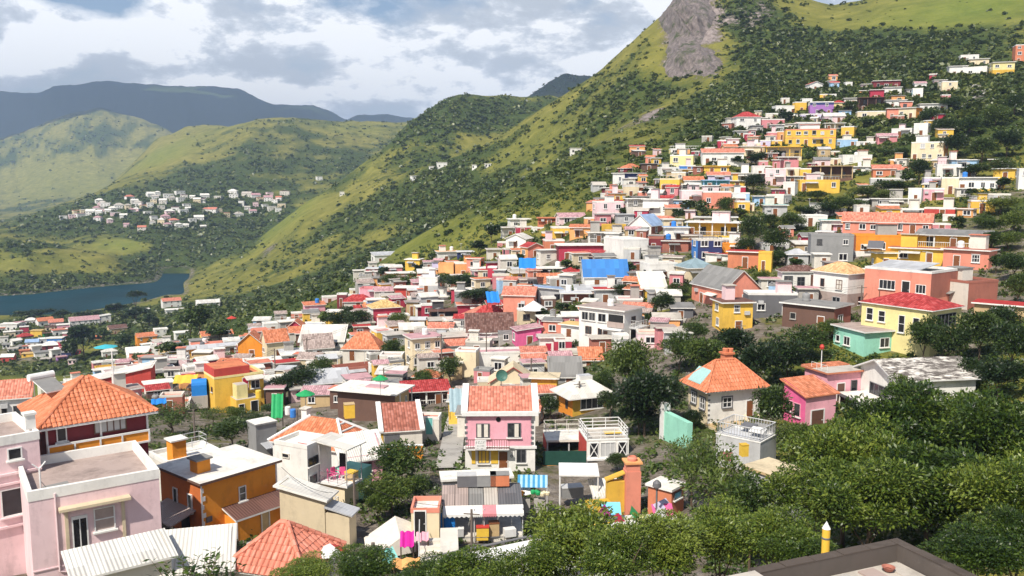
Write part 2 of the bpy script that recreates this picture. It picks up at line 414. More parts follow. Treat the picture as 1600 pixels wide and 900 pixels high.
# land
m_land, t, b, out = newmat('hillside')
geo = t.n('ShaderNodeNewGeometry'); P = geo.outputs['Position']
at_ = lambda nm: t.n('ShaderNodeAttribute', attribute_name=nm).outputs['Fac']
n_f = t.noise(P, 0.35, 5, 0.7); n_m = t.noise(P, 0.06, 5, 0.65); n_c = t.noise(P, 0.013, 4, 0.6)
gcol = t.ramp(n_m, [(0.3, (0.055, 0.072, 0.012)), (0.5, (0.120, 0.130, 0.019)), (0.7, (0.205, 0.195, 0.037))])
dcol = t.ramp(n_m, [(0.3, (0.12, 0.118, 0.024)), (0.55, (0.225, 0.205, 0.045)), (0.75, (0.32, 0.275, 0.08))])
lush = t.ramp(n_f, [(0.3, (0.09, 0.15, 0.02)), (0.7, (0.17, 0.23, 0.03))])
gcol = t.mix(t.math('MULTIPLY', t.math('SUBTRACT', n_c, 0.42), 3.0, clamp=True), gcol, t.ramp(n_f, [(0.3, (0.10, 0.108, 0.018)), (0.7, (0.28, 0.26, 0.05))]))
c1 = t.mix(t.math('MULTIPLY', at_('dry'), 1.0, clamp=True), gcol, dcol)
c1 = t.mix(t.math('MULTIPLY', at_('grass'), 0.7, clamp=True), c1, lush)
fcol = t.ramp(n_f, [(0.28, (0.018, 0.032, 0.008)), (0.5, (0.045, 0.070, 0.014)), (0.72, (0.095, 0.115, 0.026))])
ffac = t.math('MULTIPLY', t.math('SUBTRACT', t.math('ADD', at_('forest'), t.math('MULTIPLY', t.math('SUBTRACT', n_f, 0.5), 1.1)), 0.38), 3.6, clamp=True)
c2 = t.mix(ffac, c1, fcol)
mp = t.n('ShaderNodeMapping'); mp.inputs['Scale'].default_value = (0.35, 0.35, 0.09); t.l(P, mp.inputs[0])
rn = t.noise(mp.outputs[0], 1.0, 8, 0.7, 0.4)
rcol = t.ramp(rn, [(0.3, (0.09, 0.075, 0.07)), (0.45, (0.24, 0.20, 0.185)), (0.6, (0.37, 0.31, 0.285)), (0.75, (0.48, 0.42, 0.385))])
rfac = t.math('MULTIPLY', t.math('SUBTRACT', t.math('ADD', at_('rock'), t.math('MULTIPLY', t.math('SUBTRACT', rn, 0.5), 1.4)), 0.4), 4.0, clamp=True)
c3 = t.mix(rfac, c2, rcol)
pn = t.noise(P, 0.5, 6, 0.65)
pcol = t.ramp(pn, [(0.3, (0.075, 0.062, 0.048)), (0.5, (0.16, 0.135, 0.11)), (0.7, (0.26, 0.23, 0.20))])
pfac = t.math('MULTIPLY', t.math('SUBTRACT', t.math('ADD', at_('pave'), t.math('MULTIPLY', t.math('SUBTRACT', pn, 0.5), 0.9)), 0.35), 4.0, clamp=True)
c4 = t.mix(pfac, c3, pcol)
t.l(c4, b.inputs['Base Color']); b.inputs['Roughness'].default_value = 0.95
b.inputs['Specular IOR Level'].default_value = 0.15
bump = t.n('ShaderNodeBump', i={'Strength': 0.7, 'Distance': 2.0}); t.l(t.math('ADD', n_f, t.math('MULTIPLY', rn, t.math('MULTIPLY', rfac, 2.0))), bump.inputs['Height']); t.l(bump.outputs[0], b.inputs['Normal'])

me = mesh_np('ground', verts, quads, [m_land], smooth=True)
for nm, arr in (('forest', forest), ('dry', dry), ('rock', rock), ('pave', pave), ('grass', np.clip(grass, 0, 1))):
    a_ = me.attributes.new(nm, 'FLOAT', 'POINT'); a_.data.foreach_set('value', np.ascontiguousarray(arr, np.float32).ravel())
land = link('ground', me); land['kind'] = 'structure'; land['label'] = 'steep green hillsides and valley floor around the town'

# lake
m_lake, t, b, out = newmat('lake_water')
tcg = t.n('ShaderNodeNewGeometry')
nz = t.noise(tcg.outputs['Position'], 0.012, 3)
t.l(t.ramp(nz, [(0.35, (0.003, 0.026, 0.034)), (0.65, (0.007, 0.045, 0.062))]), b.inputs['Base Color'])
b.inputs['Roughness'].default_value = 0.3; b.inputs['Specular IOR Level'].default_value = 0.12
mpw = t.n('ShaderNodeMapping'); mpw.inputs['Scale'].default_value = (1.0, 0.35, 1); t.l(tcg.outputs['Position'], mpw.inputs[0])
bw = t.n('ShaderNodeBump', i={'Strength': 0.4, 'Distance': 0.5}); t.l(t.noise(mpw.outputs[0], 0.3, 6), bw.inputs['Height']); t.l(bw.outputs[0], b.inputs['Normal']); b.inputs['IOR'].default_value = 1.06
lx = np.linspace(-900, 60, 9); ly = np.linspace(560, 900, 5)
LX, LY = np.meshgrid(lx, ly)
lv = np.stack([LX, LY, np.full_like(LX, LAKE_Z)], -1).reshape(-1, 3)
li = (np.arange(4)[:, None] * 9 + np.arange(8)[None, :]).ravel()
lake = link('lake', mesh_np('lake', lv, np.stack([li, li + 1, li + 10, li + 9], -1), [m_lake])); lake['kind'] = 'structure'; lake['label'] = 'dark teal lake in the valley below the hills'

# ---------------------------------------------------------------- foliage
def leafmat(name, dark, mid, light, trans=0.35, broad=0.0):
    m = bpy.data.materials.new(name); m.use_nodes = True
    t = NT(m.node_tree)
    out = t.n('ShaderNodeOutputMaterial')
    g = t.n('ShaderNodeNewGeometry'); oi = t.n('ShaderNodeObjectInfo')
    rnd = g.outputs['Random Per Island']
    clump = t.noise(g.outputs['Position'], 0.55, 3, 0.6)
    f = t.math('ADD', t.math('MULTIPLY', rnd, 0.45), t.math('MULTIPLY', clump, 0.75))
    f = t.math('ADD', f, t.math('MULTIPLY', t.math('SUBTRACT', oi.outputs['Random'], 0.5), 0.42))
    if broad:
        f = t.math('ADD', f, t.math('MULTIPLY', t.math('SUBTRACT', t.noise(g.outputs['Position'], broad, 4, 0.6), 0.5), 1.1))
    col = t.ramp(f, [(0.3, dark), (0.6, mid), (0.92, light)])
    d = t.n('ShaderNodeBsdfPrincipled', i={'Roughness': 0.42, 'Specular IOR Level': 0.45}); tr = t.n('ShaderNodeBsdfTranslucent'); mx = t.n('ShaderNodeMixShader', i={0: trans})
    t.l(col, d.inputs['Base Color']); t.l(t.mix(0.5, col, (0.13, 0.19, 0.02)), tr.inputs[0])
    t.l(d.outputs[0], mx.inputs[1]); t.l(tr.outputs[0], mx.inputs[2]); t.l(mx.outputs[0], out.inputs[0])
    return m
M_SCRUB = leafmat('scrub_leaves', (0.018, 0.034, 0.008), (0.052, 0.080, 0.015), (0.14, 0.16, 0.03), 0.25, 0.035)
M_TREE = leafmat('tree_leaves', (0.016, 0.036, 0.008), (0.048, 0.085, 0.014), (0.12, 0.16, 0.028), 0.28)
M_LIME = leafmat('fresh_leaves', (0.03, 0.06, 0.01), (0.085, 0.13, 0.02), (0.17, 0.20, 0.03), 0.3)
M_DARK = leafmat('dark_leaves', (0.008, 0.020, 0.006), (0.024, 0.048, 0.010), (0.065, 0.098, 0.018), 0.22)

def rand_rot_quads(c, size, rg, up=0.35, asp=0.6):
    """one leaf-sized quad at each centre, facing anywhere but somewhat upward"""
    n = len(c)
    nrm = rg.normal(size=(n, 3)); nrm[:, 2] = np.abs(nrm[:, 2]) + up
    nrm /= np.linalg.norm(nrm, axis=1)[:, None]
    a = np.cross(nrm, rg.normal(size=(n, 3))); a /= np.linalg.norm(a, axis=1)[:, None]
    b_ = np.cross(nrm, a)
    s = (size * (0.6 + 0.8 * rg.random(n)))[:, None] if np.ndim(size) else (size * (0.6 + 0.8 * rg.random(n)))[:, None]
    v = np.stack([c - a * s, c - b_ * s * asp, c + a * s, c + b_ * s * asp], 1).reshape(-1, 3)
    q = np.arange(4 * n).reshape(n, 4)
    return v, q

# scrub on the hillsides: bushes past counting, one object
def scatter():
    N = 330000
    px = rng.uniform(-380, 2000, N); py = rng.uniform(-80, 640, N)
    # vectorised first hit on a coarse ladder
    u = (px - CX) / F; v = (CY - py) / F; c = CP + v * SP
    tx, sl = u / c, (-SP + v * CP) / c
    dist = np.full(N, np.nan)
    for y in np.geomspace(200, 4600, 900):
        g = ground_many(tx * y, np.full(N, y))
        new = np.isnan(dist) & (sl * y <= g)
        dist[new] = y
    ok = ~np.isnan(dist) & (dist > 205)
    px, py, dist, tx = px[ok], py[ok], dist[ok], tx[ok]
    dist = dist * (1 + rng.uniform(-0.004, 0.004, len(dist)))
    x = tx * dist
    t_ = np.clip(x / dist, LT[0], LT[-1])
    i = np.clip(np.searchsorted(LT, t_), 0, NC - 1); j = np.clip(np.searchsorted(LD, np.log(dist)), 0, NR - 1)
    fr = forest[j, i]; rk = rock[j, i]; gz = ground_many(x, dist)
    pr = np.clip((fr - 0.18) * 1.25, 0.06, 1) * (1 - 0.85 * np.clip(rk, 0, 1)) * (1 - np.clip(grass[j, i], 0, .85))
    pr *= np.interp(dist, [200, 260, 330, 2000, 4600], [0.0, 0.15, 0.75, 0.8, 0.5])
    ok = (rng.random(len(x)) < pr * 0.52) & (gz > LAKE_Z + 0.6)
    return x[ok], dist[ok], gz[ok], fr[ok]
sx, sy, sz, sf = scatter()
size = np.interp(sy, [200, 500, 1200, 2500, 4600], [1.3, 2.0, 3.2, 4.5, 8.0]) * (0.30 + 1.05 * rng.random(len(sx)) ** 2.3) * (0.75 + 0.5 * sf)
V_, Q_ = [], []
off = 0
for lo, hi, nq in ((0, 420, 26), (420, 800, 16), (800, 1600, 10), (1600, 9000, 7)):
    k = np.nonzero((sy >= lo) & (sy < hi))[0]
    if not len(k):
        continue
    d = rng.normal(size=(len(k), nq, 3)); d /= np.linalg.norm(d, axis=2)[..., None]
    d *= (0.55 + 0.45 * rng.random((len(k), nq, 1)))
    d[..., 2] = np.abs(d[..., 2]) * 0.85 + 0.15
    c = np.stack([sx[k], sy[k], sz[k] - 0.1 * size[k]], -1)[:, None, :] + d * size[k][:, None, None] * np.array([1, 1, 0.95])
    v, q = rand_rot_quads(c.reshape(-1, 3), np.repeat(size[k] * (0.38 if nq > 20 else 0.46 if nq > 12 else 0.55), nq), rng, 0.5, 0.75)
    V_.append(v); Q_.append(q + off); off += len(v)
scrub = link('scrub', mesh_np('scrub', np.concatenate(V_), np.concatenate(Q_), [M_SCRUB])); scrub['kind'] = 'stuff'; scrub['label'] = 'dark green bushes and thickets scattered over the hillsides'
print('bushes', len(sx), 'quads', off // 4)

# the crag: a rock face of ribs and ledges standing out of the slope
def cliff():
    nu, nv = 150, 130
    U, Vv = np.meshgrid(np.linspace(1016, 1140, nu), np.linspace(-75, 140, nv)); U = U.ravel(); Vv = Vv.ravel()
    u = (U - CX) / F; v = (CY - Vv) / F; c = CP + v * SP; tx, sl = u / c, (-SP + v * CP) / c
    D = np.full(len(U), np.nan); prev = None
    for y in np.linspace(520, 730, 420):
        e = sl * y - ground_many(tx * y, np.full(len(U), y))
        if prev is not None:
            new = np.isnan(D) & (e <= 0) & (prev > 0); D[new] = y - 0.501 * e[new] / (e[new] - prev[new])
        prev = e
    X, Z = tx * D, sl * D
    w_ = np.clip((fbm(X / 30, Z / 40, 205, 4) * 1.6 + 0.62), 0, 1)
    edge = np.clip((U - (1030 + 40 * fbm(Z / 16, X / 50, 211, 4))) / 20, 0, 1) * np.clip((1120 + 70 * fbm(Z / 18, X / 60, 212, 4) - U) / 30, 0, 1) * np.clip((128 - Vv + 26 * fbm(X / 14, Z / 60, 206, 3)) / 30, 0, 1)
    rib = 1 - np.abs(2 * (vnoise(X / 8.5 + Z / 60, Z / 55, 207) - .5)); rib2 = 1 - np.abs(2 * (vnoise(X / 3.2 + Z / 30, Z / 22, 208) - .5)); led = vnoise(X / 25, Z / 7 + X / 40, 209)
    disp = edge * w_ ** .5 * (2.5 + 10.0 * rib * w_ + 4.5 * rib2 + 5.5 * led + 4.0 * fbm(X / 2.2, Z / 3.5, 210, 3)) - 1.4
    Y = D - disp; V = np.stack([tx * Y + 0 * Y, Y, Z + disp * .25], -1)
    q = (np.arange(nv - 1)[:, None] * nu + np.arange(nu - 1)[None, :]).ravel(); Q = np.stack([q, q + nu, q + nu + 1, q + 1], -1)
    ok = ~np.isnan(D[Q]).any(1) & ((D[Q].max(1) - D[Q].min(1)) < 14); Q = Q[ok]
    idx, inv = np.unique(Q, return_inverse=True)
    return V[idx], inv.reshape(Q.shape)
m_rock, t, b, out = newmat('crag_rock')
P = t.n('ShaderNodeNewGeometry').outputs['Position']; mp = t.n('ShaderNodeMapping'); mp.inputs['Scale'].default_value = (0.5, 0.5, 0.14); t.l(P, mp.inputs[0])
n_ = t.noise(mp.outputs[0], 1.0, 9, 0.72, 0.5)
rc_ = t.ramp(n_, [(0.30, (0.045, 0.038, 0.036)), (0.44, (0.13, 0.108, 0.10)), (0.6, (0.235, 0.195, 0.18)), (0.78, (0.36, 0.31, 0.285))])
vg = t.math('MULTIPLY', t.math('SUBTRACT', t.noise(P, 0.13, 7, 0.68), 0.525), 8, clamp=True)
t.l(t.mix(vg, rc_, (0.05, 0.065, 0.018)), b.inputs['Base Color']); b.inputs['Roughness'].default_value = 0.95
bp = t.n('ShaderNodeBump', i={'Strength': 0.9, 'Distance': 1.5}); t.l(n_, bp.inputs['Height']); t.l(bp.outputs[0], b.inputs['Normal'])
bv, bq = cliff()
rocks = link('rock_outcrop', mesh_np('rock_outcrop', bv, bq, [m_rock])); rocks['kind'] = 'structure'; rocks['label'] = 'broken grey brown rock face below the summit'

# unseen cumulus added above the view to throw shade on the far hills
def cloud(x, y, z, rx, ry, rz, seed):
    rg = np.random.default_rng(seed); bm = bmesh.new()
    for k in range(26):
        a, r = rg.uniform(0, 6.28), math.sqrt(rg.random())
        s = rg.uniform(.16, .34) * (1.15 - .5 * r)
        m = Matrix.Translation((x + math.cos(a) * r * rx, y + math.sin(a) * r * ry, z + rg.uniform(0, rz))) @ Matrix.Diagonal((rx * s, ry * s, rz * .6 + 30, 1))
        bmesh.ops.create_icosphere(bm, subdivisions=2, radius=1, matrix=m)
    for v in bm.verts:
        v.co += Vector(rg.normal(size=3)) * 18
    me = bpy.data.meshes.new('cloud'); bm.to_mesh(me); bm.free()
    me.materials.append(m_cloud); o = link('cloud', me); o['kind'] = 'stuff'; o['label'] = 'unseen white cloud added to shade the far hills'
m_cloud, t, b, out = newmat('cloud_white'); b.inputs['Base Color'].default_value = (.8, .8, .8, 1); b.inputs['Roughness'].default_value = 1
def shade(px, py, d, zc, rx, ry, seed):
    """a cloud at height zc whose shade falls where the photo's (px, py) lies, d metres off"""
    g = at(px, py, d); k = (zc - g.z) / to_sun.z
    c = g + to_sun * k
    cloud(c.x, c.y, zc, rx, ry, 130, seed)
CLOUD_Z = 1450
shade(120, 165, 5900, CLOUD_Z, 1600, 900, 1); shade(430, 175, 6100, CLOUD_Z, 1400, 900, 2); shade(-150, 165, 5900, CLOUD_Z, 1100, 800, 7); shade(250, 190, 5250, CLOUD_Z, 1400, 600, 11); shade(30, 195, 5100, CLOUD_Z, 1200, 600, 12)
shade(330, 215, 4300, CLOUD_Z, 700, 420, 3); shade(60, 190, 3900, CLOUD_Z, 420, 160, 4)
shade(880, 135, 2500, CLOUD_Z, 120, 120, 9)
# ---------------------------------------------------------------- paints
RGB = dict(white=(.76, .74, .70), weathered=(.085, .068, .058), offwhite=(.66, .62, .55), cream=(.74, .62, .42), yellow=(.78, .47, .06), paleyellow=(.80, .66, .30), gold=(.62, .38, .04),
           orange=(.80, .27, .015), rust=(.58, .195, .095), salmon=(.70, .25, .17), pink=(.76, .36, .43), hotpink=(.70, .11, .28), crimson=(.42, .025, .06), wine=(.17, .015, .022),
           red=(.50, .05, .035), brick=(.36, .125, .085), brown=(.13, .065, .045), peach=(.78, .36, .13), lilac=(.58, .52, .70), violet=(.33, .15, .42), blue=(.04, .20, .58), navy=(.018, .032, .13),
           lightblue=(.33, .52, .74), sky=(.18, .52, .74), turquoise=(.16, .52, .55), mint=(.30, .64, .50), grey=(.25, .25, .25), lightgrey=(.47, .47, .47), slate=(.13, .13, .14), darkgrey=(.06, .06, .065),
           concrete=(.38, .36, .33), tan=(.50, .36, .19), rose=(.60, .22, .24), shadedorange=(.52, .13, .02), palepink=(.84, .57, .585), terracotta=(.58, .185, .085), redroof=(.40, .04, .038), salmonroof=(.60, .21, .14),
           brownroof=(.15, .075, .06), tin=(.52, .53, .55), whiteroof=(.74, .71, .65), greyroof=(.24, .235, .225), blueroof=(.03, .20, .56), blueslate=(.30, .42, .62), tealroof=(.16, .45, .42),
           taupe=(.38, .30, .27), deck=(.47, .43, .38), mauve=(.50, .29, .31), tanroof=(.62, .42, .17), peachroof=(.70, .40, .19), blueg=(.26, .36, .40), black=(.02, .02, .02), wood=(.20, .075, .03),
           green=(.02, .30, .10), magenta=(.55, .02, .28), cyan=(.05, .42, .50), beige=(.60, .50, .34), darkgreen=(.015, .06, .045))
_mats = {}
def _get(key, fn):
    if key not in _mats:
        _mats[key] = fn()
    return _mats[key]

def wallmat(c):
    def mk():
        m, t, b, out = newmat('painted_wall_' + c)
        g = t.n('ShaderNodeNewGeometry'); P = g.outputs['Position']
        uv = t.n('ShaderNodeUVMap').outputs[0]
        base = RGB[c]
        big = t.noise(P, 0.35, 4, 0.6); fine = t.noise(P, 3.0, 5, 0.7)
        mp = t.n('ShaderNodeMapping'); mp.inputs['Scale'].default_value = (1.1, 0.22, 1); t.l(uv, mp.inputs[0])
        streak = t.noise(mp.outputs[0], 1.0, 6, 0.65)
        col = t.mix(t.math('MULTIPLY', t.math('SUBTRACT', big, 0.3), 1.6, clamp=True), tuple(min(.82, x * 1.06 + .02) for x in base), tuple(x * 0.72 + .015 for x in base))
        dirt = t.math('MULTIPLY', t.math('SUBTRACT', t.math('MULTIPLY', streak, t.math('ADD', 0.55, t.math('MULTIPLY', fine, 0.9))), 0.50), 3.0, clamp=True)
        col = t.mix(t.math('MULTIPLY', dirt, 0.5), col, tuple(x * 0.35 + 0.03 for x in base))
        pale = t.math('MULTIPLY', t.math('SUBTRACT', t.noise(P, 1.1, 5, 0.7), 0.62), 4.0, clamp=True)
        col = t.mix(t.math('MULTIPLY', pale, 0.35), col, tuple(min(.8, x * 0.6 + 0.28) for x in base))
        t.l(col, b.inputs['Base Color']); b.inputs['Roughness'].default_value = 0.85; b.inputs['Specular IOR Level'].default_value = 0.25
        bp = t.n('ShaderNodeBump', i={'Strength': 0.25, 'Distance': 0.03}); t.l(fine, bp.inputs['Height']); t.l(bp.outputs[0], b.inputs['Normal'])
        return m
    return _get('w' + c, mk)

def deckmat(c):
    def mk():
        m, t, b, out = newmat('roof_deck_' + c)
        g = t.n('ShaderNodeNewGeometry'); P = g.outputs['Position']
        base = RGB[c]
        a = t.noise(P, 0.55, 6, 0.68, 0.4); f = t.noise(P, 4.0, 5, 0.7)
        st = t.math('MULTIPLY', t.math('SUBTRACT', t.math('ADD', t.math('MULTIPLY', a, 0.8), t.math('MULTIPLY', f, 0.25)), 0.50), 4.5, clamp=True)
        col = t.mix(st, base, tuple(x * 0.55 for x in base))
        lightp = t.math('MULTIPLY', t.math('SUBTRACT', t.noise(P, 1.3, 4), 0.60), 5, clamp=True)
        col = t.mix(t.math('MULTIPLY', lightp, 0.4), col, tuple(min(.78, x * 1.2 + .06) for x in base))
        t.l(col, b.inputs['Base Color']); b.inputs['Roughness'].default_value = 0.9; b.inputs['Specular IOR Level'].default_value = 0.2
        return m
    return _get('d' + c, mk)

def tilemat(c, pitch=0.32, row=0.42):
    def mk():
        m, t, b, out = newmat('roof_tiles_' + c)
        uv = t.n('ShaderNodeUVMap').outputs[0]
        s = t.n('ShaderNodeSeparateXYZ'); t.l(uv, s.inputs[0])
        base = RGB[c]
        cu = t.math('ABSOLUTE', t.math('SINE', t.math('MULTIPLY', s.outputs[0], math.pi / pitch)))
        rv = t.math('FRACT', t.math('DIVIDE', s.outputs[1], row))
        cell = t.n('ShaderNodeCombineXYZ'); t.l(t.math('FLOOR', t.math('DIVIDE', s.outputs[0], pitch)), cell.inputs[0]); t.l(t.math('FLOOR', t.math('DIVIDE', s.outputs[1], row)), cell.inputs[1])
        wn = t.n('ShaderNodeTexWhiteNoise'); t.l(cell.outputs[0], wn.inputs[0])
        P = t.n('ShaderNodeNewGeometry').outputs['Position']
        big = t.noise(P, 0.7, 5, 0.65)
        f = t.math('ADD', t.math('MULTIPLY', wn.outputs[0], 0.5), t.math('MULTIPLY', big, 0.5))
        col = t.ramp(f, [(0.15, tuple(x * 0.55 for x in base)), (0.5, base), (0.9, tuple(min(.8, x * 1.25 + .07) for x in base))])
        gap = t.math('MULTIPLY', t.math('SUBTRACT', 0.42, cu), 2.4, clamp=True)
        col = t.mix(t.math('MULTIPLY', gap, 0.7), col, tuple(x * 0.28 for x in base))
        lich = t.math('MULTIPLY', t.math('SUBTRACT', t.noise(P, 1.9, 6, 0.7), 0.60), 5, clamp=True)
        col = t.mix(t.math('MULTIPLY', lich, 0.3), col, (.45, .36, .30))
        t.l(col, b.inputs['Base Color']); b.inputs['Roughness'].default_value = 0.8; b.inputs['Specular IOR Level'].default_value = 0.25
        hgt = t.math('ADD', cu, t.math('MULTIPLY', rv, -0.6))
        bp = t.n('ShaderNodeBump', i={'Strength': 0.7, 'Distance': 0.06}); t.l(hgt, bp.inputs['Height']); t.l(bp.outputs[0], b.inputs['Normal'])
        return m
    return _get('t%s%.2f' % (c, pitch), mk)

def tinmat(c):
    def mk():
        m, t, b, out = newmat('sheet_roof_' + c)
        uv = t.n('ShaderNodeUVMap').outputs[0]
        s = t.n('ShaderNodeSeparateXYZ'); t.l(uv, s.inputs[0])
        base = RGB[c]; P = t.n('ShaderNodeNewGeometry').outputs['Position']
        sh = t.n('ShaderNodeCombineXYZ'); t.l(t.math('FLOOR', t.math('DIVIDE', s.outputs[0], 0.9)), sh.inputs[0]); t.l(t.math('FLOOR', t.math('DIVIDE', s.outputs[1], 2.4)), sh.inputs[1])
        wn = t.n('ShaderNodeTexWhiteNoise'); t.l(sh.outputs[0], wn.inputs[0])
        col = t.mix(wn.outputs[0], tuple(x * 0.72 for x in base), tuple(min(.8, x * 1.1) for x in base))
        mp = t.n('ShaderNodeMapping'); mp.inputs['Scale'].default_value = (1.6, 0.35, 1); t.l(uv, mp.inputs[0])
        ru = t.noise(mp.outputs[0], 1.0, 7, 0.7)
        rf = t.math('MULTIPLY', t.math('SUBTRACT', ru, 0.56), 4.5, clamp=True)
        col = t.mix(t.math('MULTIPLY', rf, 0.55), col, (base[0] * .5 + .05, base[1] * .45 + .02, base[2] * .4 + .01))
        t.l(col, b.inputs['Base Color']); b.inputs['Roughness'].default_value = 0.55; b.inputs['Specular IOR Level'].default_value = 0.4
        co = t.math('SINE', t.math('MULTIPLY', s.outputs[0], 2 * math.pi / 0.22))
        bp = t.n('ShaderNodeBump', i={'Strength': 0.5, 'Distance': 0.04}); t.l(co, bp.inputs['Height']); t.l(bp.outputs[0], b.inputs['Normal'])
        return m
    return _get('n' + c, mk)

def plain(c, rough=0.6, name=None, spec=0.3, rgb=None, var=0.25):
    def mk():
        m, t, b, out = newmat((name or 'paint') + '_' + c)
        base = rgb or RGB[c]
        P = t.n('ShaderNodeNewGeometry').outputs['Position']
        n_ = t.noise(P, 2.6, 5, 0.65)
        t.l(t.mix(n_, tuple(x * (1 - var) for x in base), tuple(min(.85, x * (1 + var)) for x in base)), b.inputs['Base Color'])
        b.inputs['Roughness'].default_value = rough; b.inputs['Specular IOR Level'].default_value = spec
        return m
    return _get('p%s%s%.2f' % (name or '', c, rough), mk)

def glassmat():
    def mk():
        m, t, b, out = newmat('window_glass')
        g = t.n('ShaderNodeNewGeometry'); oi = t.n('ShaderNodeObjectInfo')
        n_ = t.noise(g.outputs['Position'], 1.4, 3)
        f = t.math('ADD', t.math('MULTIPLY', n_, 0.5), t.math('MULTIPLY', oi.outputs['Random'], 0.5))
        t.l(t.ramp(f, [(0.3, (.012, .013, .016)), (0.62, (.03, .033, .038)), (0.85, (.13, .13, .125))]), b.inputs['Base Color'])
        b.inputs['Roughness'].default_value = 0.12; b.inputs['Specular IOR Level'].default_value = 0.5
        return m
    return _get('glass', mk)
M_GLASS = glassmat()
M_BARK = plain('brown', 0.9, 'bark', 0.1, rgb=(.11, .08, .055))

# ---------------------------------------------------------------- mesh building
class MB:
    def __init__(s):
        s.v, s.f, s.uv, s.m = [], [], [], []
    def poly(s, pts, mat=0, uv=None):
        i = len(s.v); s.v += [tuple(p) for p in pts]; s.f.append(tuple(range(i, i + len(pts)))); s.m.append(mat)
        if uv is None:
            P0 = Vector(pts[0]); e = (Vector(pts[1]) - P0)
            nrm = e.cross(Vector(pts[-1]) - P0)
            if nrm.length < 1e-9:
                nrm = Vector((0, 0, 1))
            nrm.normalize()
            if abs(nrm.z) > 0.999:
                ux = Vector((1, 0, 0))
            else:
                ux = Vector((0, 0, 1)).cross(nrm).normalized()
            vy = nrm.cross(ux)
            uv = [(Vector(p).dot(ux), Vector(p).dot(vy)) for p in pts]
        s.uv.append(uv)
    def box(s, x0, x1, y0, y1, z0, z1, mat=0, skip=''):
        a = [(x0, y0, z0), (x1, y0, z0), (x1, y1, z0), (x0, y1, z0), (x0, y0, z1), (x1, y0, z1), (x1, y1, z1), (x0, y1, z1)]
        mm = mat if isinstance(mat, dict) else {}
        g = lambda k: mm.get(k, mm.get('', 0)) if mm else mat
        if 'f' not in skip: s.poly([a[0], a[1], a[5], a[4]], g('f'))
        if 'r' not in skip: s.poly([a[1], a[2], a[6], a[5]], g('r'))
        if 'b' not in skip: s.poly([a[2], a[3], a[7], a[6]], g('b'))
        if 'l' not in skip: s.poly([a[3], a[0], a[4], a[7]], g('l'))
        if 't' not in skip: s.poly([a[4], a[5], a[6], a[7]], g('t'))
        if 'd' not in skip: s.poly([a[3], a[2], a[1], a[0]], g('d'))
        return s
    def bar(s, p, q, r, mat=0, n=6, r2=None):
        p, q = Vector(p), Vector(q); d = (q - p)
        if d.length < 1e-6:
            return s
        d.normalize()
        a = d.orthogonal().normalized(); b = d.cross(a); r2 = r if r2 is None else r2
        P = [p + (a * math.cos(k * 2 * math.pi / n) + b * math.sin(k * 2 * math.pi / n)) * r for k in range(n)]
        Q = [q + (a * math.cos(k * 2 * math.pi / n) + b * math.sin(k * 2 * math.pi / n)) * r2 for k in range(n)]
        for k in range(n):
            j = (k + 1) % n
            s.poly([P[k], P[j], Q[j], Q[k]], mat)
        s.poly(Q, mat); s.poly(P[::-1], mat)
        return s
    def lathe(s, prof, n=14, mat=0, c=(0, 0, 0)):
        for (r0, z0), (r1, z1) in zip(prof[:-1], prof[1:]):
            for k in range(n):
                a0, a1 = 2 * math.pi * k / n, 2 * math.pi * (k + 1) / n
                pt = lambda r, a, z: (c[0] + r * math.cos(a), c[1] + r * math.sin(a), c[2] + z)
                if r0 < 1e-6:
                    s.poly([pt(0, 0, z0), pt(r1, a1, z1), pt(r1, a0, z1)][::-1], mat)
                elif r1 < 1e-6:
                    s.poly([pt(r0, a0, z0), pt(r0, a1, z0), pt(0, 0, z1)], mat)
                else:
                    s.poly([pt(r0, a0, z0), pt(r0, a1, z0), pt(r1, a1, z1), pt(r1, a0, z1)], mat)
        return s
    def sheet(s, top, thick, mat=0, edge=None):
        """a roof plane of real thickness: top polygon (ccw from above), its underside and its edges"""
        n = len(top); lo = [(p[0], p[1], p[2] - thick) for p in top]
        s.poly(top, mat); s.poly(lo[::-1], mat if edge is None else edge)
        for k in range(n):
            j = (k + 1) % n
            s.poly([lo[k], lo[j], top[j], top[k]], mat if edge is None else edge)
        return s
    def mesh(s, name, mats, smooth=False):
        me = bpy.data.meshes.new(name)
        me.from_pydata(s.v, [], s.f)
        me.polygons.foreach_set('material_index', s.m)
        l = me.uv_layers.new(name='UVMap')
        l.data.foreach_set('uv', [c for f in s.uv for p in f for c in p])
        for m in mats:
            me.materials.append(m)
        if smooth:
            me.polygons.foreach_set('use_smooth', [True] * len(s.f))
        me.update()
        return me
    def build(s, name, mats, parent=None, smooth=False, loc=None, rot=None):
        o = link(name, s.mesh(name, mats if isinstance(mats, (list, tuple)) else [mats], smooth), parent)
        if loc is not None: o.location = loc
        if rot is not None: o.rotation_euler = rot
        return o

